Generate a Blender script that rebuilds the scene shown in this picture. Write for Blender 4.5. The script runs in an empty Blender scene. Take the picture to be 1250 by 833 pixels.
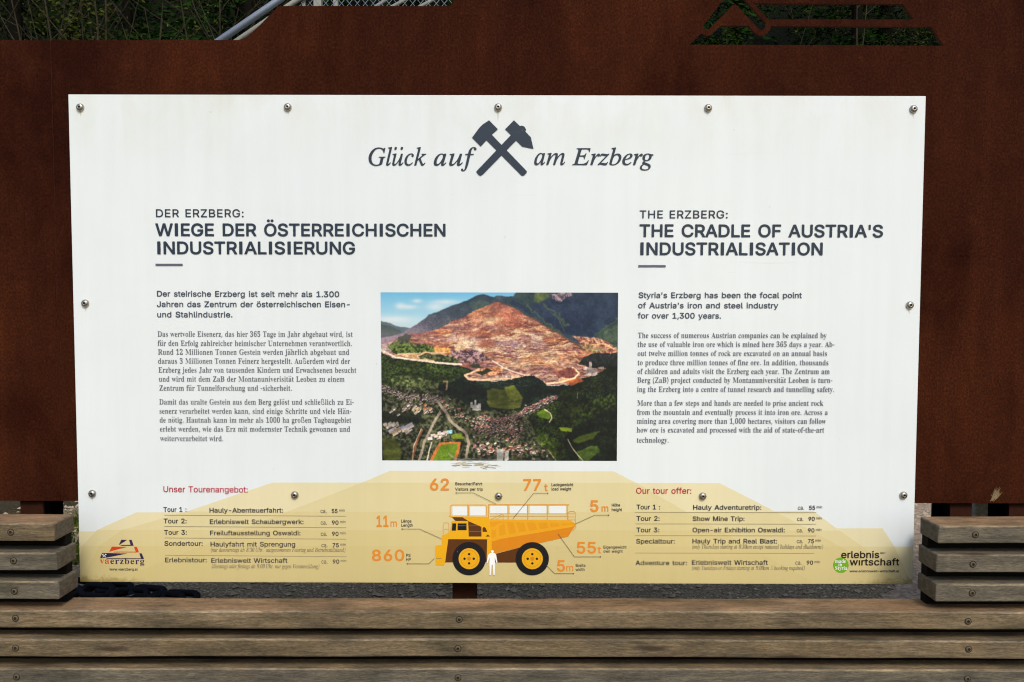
import bpy, bmesh, math, random
import numpy as np
from mathutils import Vector, Matrix
from mathutils.geometry import tessellate_polygon

random.seed(7)
rng = np.random.default_rng(11)
SC = bpy.context.scene
COL = SC.collection
R = math.radians

# ------------------------------------------------------------------ camera
EYE = 1.45
FPX = 988.65                      # focal length in pixels of a 1250 px wide picture
_p, _y, _r = 0.04993, 0.00206, 0.00309
_F = Vector((math.sin(_y)*math.cos(_p), math.cos(_y)*math.cos(_p), -math.sin(_p)))
_R0 = Vector((math.cos(_y), -math.sin(_y), 0))
_U0 = _R0.cross(_F)
_RT = _R0*math.cos(_r) + _U0*math.sin(_r)
_UP = _U0*math.cos(_r) - _R0*math.sin(_r)
cam = bpy.data.objects.new('camera', bpy.data.cameras.new('camera'))
COL.objects.link(cam)
cam.matrix_world = Matrix(((_RT.x, _UP.x, -_F.x, 0), (_RT.y, _UP.y, -_F.y, 0), (_RT.z, _UP.z, -_F.z, EYE), (0, 0, 0, 1)))
cam.data.sensor_width = 36
cam.data.lens = FPX/1250*36
cam.data.clip_start = 0.05
cam.data.clip_end = 500
SC.camera = cam

def at(px, py, Y):
    """point of the vertical plane y = Y that shows at a pixel of the photograph"""
    d = _F + _RT*((px-625)/FPX) + _UP*((416.5-py)/FPX)
    t = Y/d.y
    return Vector((d.x*t, Y, EYE + d.z*t))

def ground_at(px, py, z=0.0):
    d = _F + _RT*((px-625)/FPX) + _UP*((416.5-py)/FPX)
    t = (z-EYE)/d.z
    return Vector((d.x*t, d.y*t, z))

# ------------------------------------------------------------------ world, sun, exposure
SUN_DIR = Vector((0.22, -0.72, 0.80)).normalized()       # towards the sun
elev = math.asin(SUN_DIR.z)
W = bpy.data.worlds.new('World'); SC.world = W; W.use_nodes = True
nt = W.node_tree
sky = nt.nodes.new('ShaderNodeTexSky'); sky.sky_type = 'NISHITA'; sky.sun_disc = False
sky.sun_elevation = elev; sky.sun_rotation = math.atan2(SUN_DIR.x, SUN_DIR.y)
sky.air_density = 1.0; sky.dust_density = 3.0; sky.ozone_density = 0.6
bg = nt.nodes['Background']; bg.inputs['Strength'].default_value = 0.12
nt.links.new(sky.outputs[0], bg.inputs[0])
sun = bpy.data.objects.new('sun', bpy.data.lights.new('sun', 'SUN')); COL.objects.link(sun)
sun.data.energy = 1.5; sun.data.angle = R(14); sun.data.color = (1.0, 0.965, 0.93)
sun.rotation_euler = SUN_DIR.to_track_quat('Z', 'Y').to_euler()
SC.cycles.filter_width = 1.15
SC.view_settings.view_transform = 'Standard'; SC.view_settings.look = 'None'
SC.view_settings.gamma = 1.0; SC.view_settings.exposure = 0.48; SC.view_settings.use_curve_mapping = False

# ------------------------------------------------------------------ materials
def srgb(r, g, b):
    f = lambda c: (c/255/12.92) if c/255 <= 0.04045 else ((c/255+0.055)/1.055)**2.4
    return (f(r), f(g), f(b), 1)

class NT:
    def __init__(s, name):
        s.m = bpy.data.materials.new(name); s.m.use_nodes = True
        s.t = s.m.node_tree; s.b = s.t.nodes['Principled BSDF']
        s.tc = s.t.nodes.new('ShaderNodeTexCoord')
    def n(s, k, **kw):
        x = s.t.nodes.new('ShaderNode'+k)
        for a, v in kw.items(): setattr(x, a, v)
        return x
    def l(s, a, b): s.t.links.new(a, b)
    def mapping(s, scale, src='Object', loc=(0, 0, 0), rot=(0, 0, 0)):
        mp = s.n('Mapping'); mp.inputs['Scale'].default_value = scale
        mp.inputs['Location'].default_value = loc; mp.inputs['Rotation'].default_value = rot
        s.l(s.tc.outputs[src], mp.inputs[0]); return mp.outputs[0]
    def noise(s, vec, scale=1, detail=4, rough=.55, dist=0):
        x = s.n('TexNoise'); x.inputs['Scale'].default_value = scale; x.inputs['Detail'].default_value = detail
        x.inputs['Roughness'].default_value = rough; x.inputs['Distortion'].default_value = dist
        s.l(vec, x.inputs['Vector']); return x.outputs['Fac']
    def ramp(s, fac, stops):
        x = s.n('ValToRGB'); e = x.color_ramp.elements
        while len(e) < len(stops): e.new(0.5)
        for q, (p, c) in zip(e, stops): q.position = p; q.color = c if len(c) == 4 else (*c, 1)
        s.l(fac, x.inputs[0]); return x.outputs[0]
    def mix(s, a, b, fac, mode='MIX'):
        x = s.n('MixRGB', blend_type=mode)
        for v, i in ((fac, 0), (a, 1), (b, 2)):
            if hasattr(v, 'is_linked') or hasattr(v, 'links'): s.l(v, x.inputs[i])
            else: x.inputs[i].default_value = v
        return x.outputs[0]
    def math(s, op, a, b=0, clamp=False):
        x = s.n('Math', operation=op); x.use_clamp = clamp
        for v, i in ((a, 0), (b, 1)):
            if hasattr(v, 'links'): s.l(v, x.inputs[i])
            else: x.inputs[i].default_value = v
        return x.outputs[0]
    def bump(s, h, strength=.3, dist=.002):
        x = s.n('Bump'); x.inputs['Strength'].default_value = strength; x.inputs['Distance'].default_value = dist
        s.l(h, x.inputs['Height']); s.l(x.outputs[0], s.b.inputs['Normal'])
    def set(s, **kw):
        for k, v in kw.items():
            i = s.b.inputs[k.replace('_', ' ')]
            if hasattr(v, 'links'): s.l(v, i)
            else: i.default_value = v
        return s.m

def g(v): return (v, v, v, 1)

def weathering(q, base):
    """grime of the printed board in board coordinates: faint drips, algae along the bottom edge and corners"""
    sep = q.n('SeparateXYZ'); q.l(q.tc.outputs['Object'], sep.inputs[0])
    dr = q.noise(q.mapping((26, 1, 1.6)), 1, 6, .6)
    dr = q.ramp(dr, [(.35, g(.972)), (.62, g(1.0))])
    big_ = q.noise(q.mapping((1.1, 1, .8), loc=(2, 0, 9)), 1, 3, .5)
    base = q.mix(base, q.ramp(big_, [(.3, (.945, .95, .955, 1)), (.7, (1.0, 1.0, .99, 1))]), 1.0, 'MULTIPLY')
    blot = q.noise(q.mapping((3, 1, 3)), 1, 7, .62, .3)
    blot = q.ramp(blot, [(.33, (.965, .972, .962, 1)), (.58, g(1.0))])
    c = q.mix(base, dr, 1.0, 'MULTIPLY'); c = q.mix(c, blot, 1.0, 'MULTIPLY')
    # specks of dirt
    sp = q.noise(q.mapping((60, 1, 42)), 1, 3, .5)
    sp = q.ramp(sp, [(.73, g(0)), (.80, g(.45))])
    c = q.mix(c, (.30, .29, .25, 1), sp)
    # grey-brown film creeping down from the top edge, pale scuffs and hair-thin scratches
    tz = q.math('MULTIPLY', q.math('SUBTRACT', sep.outputs['Z'], 0.50), 4.5, True)
    film = q.ramp(q.noise(q.mapping((7, 1, 3.2), loc=(4, 0, 2)), 1, 8, .7, .5), [(.42, g(0)), (.66, g(1))])
    c = q.mix(c, q.mix(c, (.93, .90, .82, 1), 1.0, 'MULTIPLY'), q.math('MULTIPLY', tz, film))
    sc_ = q.noise(q.mapping((5, 1, 170), rot=(0, .5, 0)), 1, 3, .5, 1.2); wh = q.noise(q.mapping((2, 1, 2), loc=(7, 0, 1)), 1, 3, .5)
    sc_ = q.math('MULTIPLY', q.ramp(sc_, [(.70, g(0)), (.76, g(.20))]), q.ramp(wh, [(.5, g(0)), (.62, g(1))]))
    c = q.mix(c, (.52, .50, .45, 1), sc_)
    # algae: height above the bottom edge (z = -0.70) against noise, stronger towards the corners
    ax = q.math('ABSOLUTE', sep.outputs['X'])
    cor = q.math('MULTIPLY', q.math('SUBTRACT', ax, 0.98), 3.6, True)
    nz = q.noise(q.mapping((30, 1, 34)), 1, 9, .82, .8)
    lim = q.math('MULTIPLY', q.math('MULTIPLY', q.math('SUBTRACT', nz, .34), q.math('ADD', cor, 0.14)), 0.16)
    hb = q.math('ADD', sep.outputs['Z'], 0.7001)
    a = q.math('DIVIDE', q.math('SUBTRACT', lim, hb), 0.020, True)
    a = q.math('MULTIPLY', a, 0.72)
    return q.mix(c, (.23, .165, .035, 1), a)

def print_mat(name, rgb, rough=.42):
    q = NT(name)
    return q.set(Base_Color=weathering(q, srgb(*rgb)), Roughness=rough, Specular_IOR_Level=.35)

M = {}
M['board'] = print_mat('board_white', (219, 226, 226))
for nm, c in dict(navy=(34, 48, 63), slate=(66, 75, 88), grey_text=(96, 102, 110), bar=(88, 92, 104), red=(178, 34, 56), table=(52, 54, 58), small=(112, 104, 86),
                  rule=(150, 138, 105), orange=(218, 136, 46), tone1=(219, 210, 169), tone2=(213, 201, 152), tone3=(209, 195, 142), tone4=(206, 190, 133), tone5=(204, 187, 129),
                  yellow=(226, 166, 20), amber=(220, 150, 22), deep_amber=(212, 130, 20), rib=(226, 160, 28), brown=(88, 48, 12), black=(22, 22, 24), glass=(226, 230, 226), cream=(236, 222, 176),
                  figure=(240, 240, 236), logo_navy=(48, 36, 72), logo_red=(208, 66, 30), logo_black=(24, 22, 20), green=(112, 168, 28), leader=(96, 88, 70), rail=(214, 150, 60), streak=(204, 200, 184), torn=(186, 178, 148), torn_dark=(150, 135, 96)).items():
    M[nm] = print_mat('print_'+nm, c)

def corten():
    q = NT('corten_steel')
    v = q.mapping((1, 1, 1))
    big = q.noise(q.mapping((1.5, 1.5, .55)), 1, 6, .6)
    c = q.ramp(big, [(.30, (.020, .0052, .0027, 1)), (.5, (.031, .0078, .0034, 1)), (.72, (.056, .0145, .0050, 1))])
    mid = q.noise(q.mapping((13, 13, 9)), 1, 9, .78)
    c = q.mix(c, (.062, .018, .006, 1), q.ramp(mid, [(.52, g(0)), (.8, g(.55))]))
    fine = q.noise(q.mapping((170, 170, 120)), 1, 4, .7)
    c = q.mix(c, q.ramp(fine, [(.3, g(.50)), (.5, g(.95)), (.72, g(1.7))]), 1.0, 'MULTIPLY')
    streak = q.noise(q.mapping((17, 17, .7)), 1, 7, .7, .4)
    c = q.mix(c, q.ramp(streak, [(.3, g(.88)), (.62, g(1.08))]), 1.0, 'MULTIPLY')
    sep = q.n('SeparateXYZ'); q.l(v, sep.inputs[0])
    bl = q.noise(q.mapping((2.6, 2.6, 1.7), loc=(3, 0, 5)), 1, 8, .7, .6)
    c = q.mix(c, q.ramp(bl, [(.36, (.66, .60, .60, 1)), (.5, g(1)), (.68, (1.32, 1.30, 1.15, 1))]), 1.0, 'MULTIPLY')
    q.bump(q.math('ADD', fine, mid), .35, .0015)
    return q.set(Base_Color=c, Roughness=.9, Specular_IOR_Level=.04)
M['corten'] = corten()
q = NT('corten_cut_edge')
c = q.ramp(q.noise(q.mapping((60, 60, 60)), 1, 5, .7), [(.3, (.05, .013, .005, 1)), (.7, (.14, .042, .012, 1))])
M['corten_edge'] = q.set(Base_Color=c, Roughness=.85)

def wood(name, a, b, cc, top=False):
    q = NT(name)
    oi = q.n('ObjectInfo')
    mv = q.n('VectorMath', operation='ADD'); q.l(q.tc.outputs['Object'], mv.inputs[0])
    sc = q.n('VectorMath', operation='SCALE'); q.l(oi.outputs['Location'], sc.inputs[0]); sc.inputs['Scale'].default_value = 7.3
    q.l(sc.outputs[0], mv.inputs[1])
    def mp(s):
        m = q.n('Mapping'); m.inputs['Scale'].default_value = s; q.l(mv.outputs[0], m.inputs[0]); return m.outputs[0]
    patch = q.noise(mp((3.2, 14, 20)), 1, 8, .68, .5)
    grain = q.noise(mp((9, 120, 140)), 1, 8, .78, .6)
    fine = q.noise(mp((60, 380, 420)), 1, 6, .8)
    c = q.ramp(patch, [(.28, a), (.5, b), (.72, cc)])
    c = q.mix(c, q.ramp(grain, [(.32, g(.62)), (.47, g(.96)), (.66, g(1.30))]), 1.0, 'MULTIPLY')
    c = q.mix(c, q.ramp(fine, [(.32, g(.42)), (.5, g(1.0)), (.66, g(1.5))]), 1.0, 'MULTIPLY')
    crack = q.ramp(q.noise(mp((1.9, 85, 90)), 1, 6, .6, .3), [(.27, g(.18)), (.315, g(1))])
    c = q.mix(c, crack, .8, 'MULTIPLY')
    st = q.ramp(q.noise(mp((5.5, 16, 22)), 1, 4, .6), [(.30, (.42, .47, .44, 1)), (.52, g(1))])
    c = q.mix(c, st, .85, 'MULTIPLY')
    bl_ = q.noise(mp((7, 6, 9)), 1, 6, .65); c = q.mix(c, q.ramp(bl_, [(.33, (.62, .66, .70, 1)), (.5, g(1)), (.7, (1.18, 1.12, 1.0, 1))]), .8, 'MULTIPLY')
    kn = q.n('TexVoronoi'); kn.inputs['Scale'].default_value = 1; q.l(mp((2.1, 9, 13)), kn.inputs['Vector'])
    c = q.mix(c, (.035, .022, .013, 1), q.ramp(kn.outputs['Distance'], [(.05, g(.85)), (.13, g(0))]))
    q.bump(q.math('ADD', grain, q.math('MULTIPLY', fine, .5)), .55, .0018)
    return q.set(Base_Color=c, Roughness=.8, Specular_IOR_Level=.25)
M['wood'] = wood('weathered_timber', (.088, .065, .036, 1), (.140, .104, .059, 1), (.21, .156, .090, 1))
M['wood_top'] = wood('brown_timber_top', (.105, .066, .036, 1), (.180, .112, .060, 1), (.27, .175, .100, 1))  # lighter, browner tone for the uppermost plank tops
M['wood_grey'] = wood('grey_timber', (.062, .054, .040, 1), (.102, .089, .064, 1), (.155, .134, .094, 1))
M['wood_worn_lit'] = wood('worn_lit_edge', (.10, .078, .046, 1), (.18, .14, .088, 1), (.36, .29, .19, 1))  # pale bevel tone: wear plus the edge highlight painted into the colour
q = NT('end_grain')
c = q.ramp(q.noise(q.mapping((20, 60, 120)), 1, 6, .7), [(.3, (.028, .022, .014, 1)), (.7, (.12, .094, .060, 1))])
M['wood_end'] = q.set(Base_Color=c, Roughness=.9)  # end grain darkened further to paint shade onto the plank ends

def metal(name, col, rough, met=1.0, var=.25):
    q = NT(name); n_ = q.noise(q.mapping((40, 40, 40)), 1, 4, .6)
    c = q.mix(col, tuple(x*(1-var) for x in col[:3])+(1,), n_)
    return q.set(Base_Color=c, Metallic=met, Roughness=rough, Specular_IOR_Level=.5 if met > .2 else .08)
M['steel'] = metal('stainless_steel', (.46, .43, .37, 1), .33)
M['socket'] = metal('dark_socket', (.02, .02, .02, 1), .6, 0)
M['galv'] = metal('galvanised_steel', (.24, .29, .36, 1), .5, .4)
M['galv_pale'] = metal('pale_galvanised_steel', (.30, .31, .28, 1), .75, .1)
M['dark_steel'] = metal('dark_steel_and_shade', (.005, .0045, .004, 1), .8, 0)  # near-black steel, also standing in for shade inside the wall posts
M['chain'] = metal('black_chain_iron', (.010, .011, .014, 1), .55, .2)
M['brass'] = metal('dull_screw_metal', (.115, .095, .062, 1), .75, 0)
M['post'] = metal('rusty_post', (.042, .014, .007, 1), .9, 0, .5)
M['spruce_bark'] = metal('dark_spruce_bark', (.009, .008, .005, 1), .95, 0)
M['recess'] = metal('screw_recess', (.030, .024, .015, 1), .9, 0)
M['gap'] = metal('slat_gap_shade', (.006, .005, .004, 1), .9, 0)  # near-black shade colour for the slat gaps

q = NT('gravel_ground')
v = q.mapping((1, 1, 1))
c = q.ramp(q.noise(v, 60, 6, .75), [(.32, (.09, .070, .040, 1)), (.5, (.29, .232, .145, 1)), (.68, (.52, .44, .31, 1))])
c = q.mix(c, (.035, .045, .012, 1), q.ramp(q.noise(v, 2.3, 5, .6), [(.55, g(0)), (.7, g(.5))]))
vo = q.n('TexVoronoi'); vo.inputs['Scale'].default_value = 75; q.l(v, vo.inputs['Vector'])
c = q.mix(c, q.ramp(vo.outputs['Distance'], [(.1, g(1.25)), (.6, g(.55))]), .8, 'MULTIPLY')
q.bump(q.math('ADD', vo.outputs['Distance'], q.noise(v, 30, 5, .7)), .8, .012)
M['gravel'] = q.set(Base_Color=c, Roughness=.95, Specular_IOR_Level=.15)
q = NT('brown_earth')
v = q.mapping((1, 1, 1))
c = q.ramp(q.noise(v, 22, 7, .75), [(.3, (.15, .105, .072, 1)), (.5, (.34, .26, .19, 1)), (.7, (.56, .46, .35, 1))])
q.bump(q.noise(v, 26, 7, .75), .9, .02)
M['earth'] = q.set(Base_Color=c, Roughness=.95, Specular_IOR_Level=.15)
for nm, c0, c1 in (('pebble', (.16, .132, .088, 1), (.50, .42, .29, 1)), ('pebble_pale', (.3, .27, .22, 1), (.55, .50, .42, 1)), ('pebble_brown', (.24, .175, .125, 1), (.50, .40, .30, 1))):
    q = NT(nm); M[nm] = q.set(Base_Color=q.mix(c0, c1, q.noise(q.mapping((1, 1, 1)), 9, 4)), Roughness=.9)
q = NT('leaf_litter'); v = q.mapping((1, 1, 1))
c = q.ramp(q.noise(v, 40, 8, .8), [(.3, (.018, .015, .008, 1)), (.52, (.055, .044, .025, 1)), (.7, (.14, .11, .065, 1))])
q.bump(q.noise(v, 30, 7, .75), .9, .02); M['litter'] = q.set(Base_Color=c, Roughness=.95, Specular_IOR_Level=.1)
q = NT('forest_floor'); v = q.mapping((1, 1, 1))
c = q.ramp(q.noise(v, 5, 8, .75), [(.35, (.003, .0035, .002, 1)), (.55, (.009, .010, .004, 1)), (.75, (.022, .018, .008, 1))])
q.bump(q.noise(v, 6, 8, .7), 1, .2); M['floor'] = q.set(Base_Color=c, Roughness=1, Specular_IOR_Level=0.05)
def leafm(name, a, b):
    q = NT(name); c = q.mix(a, b, q.ramp(q.noise(q.mapping((1, 1, 1)), 3.5, 4, .6), [(.35, g(0)), (.65, g(1))]))
    return q.set(Base_Color=c, Roughness=.8, Specular_IOR_Level=.04)
M['leaf_dark'] = leafm('dark_evergreen_leaves', (.004, .010, .002, 1), (.016, .030, .004, 1))
M['leaf_olive'] = leafm('olive_leaves', (.018, .022, .006, 1), (.055, .062, .012, 1))
M['needle'] = leafm('spruce_needles', (.004, .014, .002, 1), (.011, .040, .004, 1))
M['moss'] = leafm('moss', (.03, .045, .006, 1), (.11, .14, .02, 1))
q = NT('bark'); c = q.ramp(q.noise(q.mapping((20, 20, 3)), 1, 5, .7), [(.3, (.014, .012, .007, 1)), (.7, (.046, .040, .021, 1))])
M['bark'] = q.set(Base_Color=c, Roughness=.9, Specular_IOR_Level=.1)
q = NT('straw'); M['straw'] = q.set(Base_Color=q.mix((.34, .25, .12, 1), (.16, .10, .05, 1), q.noise(q.mapping((1, 1, 1)), 60)), Roughness=.9)
q = NT('printed_photo'); ca = q.n('VertexColor', layer_name='Col'); M['photo'] = q.set(Base_Color=weathering(q, ca.outputs[0]), Roughness=.4, Specular_IOR_Level=.35)

# ------------------------------------------------------------------ mesh helpers
def mesh_obj(name, verts, faces, mats, parent=None, fm=None, smooth=False):
    me = bpy.data.meshes.new(name); me.from_pydata([tuple(v) for v in verts], [], faces); 
    for m in (mats if isinstance(mats, (list, tuple)) else [mats]): me.materials.append(m)
    if fm: me.polygons.foreach_set('material_index', fm)
    if smooth: me.polygons.foreach_set('use_smooth', [True]*len(me.polygons))
    me.update()
    o = bpy.data.objects.new(name, me); COL.objects.link(o)
    if parent: o.parent = parent
    return o

def tag(o, label=None, cat=None, group=None, kind=None):
    if label: o['label'] = label
    if cat: o['category'] = cat
    if group: o['group'] = group
    if kind: o['kind'] = kind
    return o

def empty(name, loc, rot=(0, 0, 0)):
    o = bpy.data.objects.new(name, None); COL.objects.link(o); o.location = loc; o.rotation_euler = rot
    o.empty_display_size = .1
    return o

class MB:
    def __init__(s): s.v = []; s.f = []; s.m = []
    def add(s, v, f, mi=0):
        b = len(s.v); s.v += [Vector(x) for x in v]; s.f += [tuple(i+b for i in t) for t in f]; s.m += [mi]*len(f)
    def box(s, a, b, mi=0):
        x0, y0, z0 = a; x1, y1, z1 = b
        s.add([(x0, y0, z0), (x1, y0, z0), (x1, y1, z0), (x0, y1, z0), (x0, y0, z1), (x1, y0, z1), (x1, y1, z1), (x0, y1, z1)],
              [(0, 3, 2, 1), (4, 5, 6, 7), (0, 1, 5, 4), (1, 2, 6, 5), (2, 3, 7, 6), (3, 0, 4, 7)], mi)
    def tube(s, pts, rad, n=8, mi=0, closed=False):
        pts = [Vector(p) for p in pts]; N = len(pts); rings = []
        rr = rad if isinstance(rad, (list, tuple)) else [rad]*N
        ref = None
        for i, p in enumerate(pts):
            a = pts[(i-1) % N] if (closed or i > 0) else p; b = pts[(i+1) % N] if (closed or i < N-1) else p
            t = (b-a).normalized()
            if ref is None: ref = t.orthogonal().normalized()
            ref = (ref - t*ref.dot(t)).normalized(); w = t.cross(ref)
            rings.append([p + (ref*math.cos(2*math.pi*k/n) + w*math.sin(2*math.pi*k/n))*rr[i] for k in range(n)])
        v = [x for r_ in rings for x in r_]; f = []
        for i in range(N if closed else N-1):
            j = (i+1) % N
            off = 0
            if closed and j == 0:
                off = min(range(n), key=lambda o_: (rings[0][o_]-rings[i][0]).length)
            for k in range(n): f.append((i*n+k, i*n+(k+1) % n, j*n+(k+1+off) % n, j*n+(k+off) % n))
        if not closed: f += [tuple(range(n-1, -1, -1)), tuple(range((N-1)*n, N*n))]
        s.add(v, f, mi)
    def build(s, name, mats, parent=None, smooth=False):
        return mesh_obj(name, s.v, s.f, mats, parent, s.m if any(s.m) else None, smooth)

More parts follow.
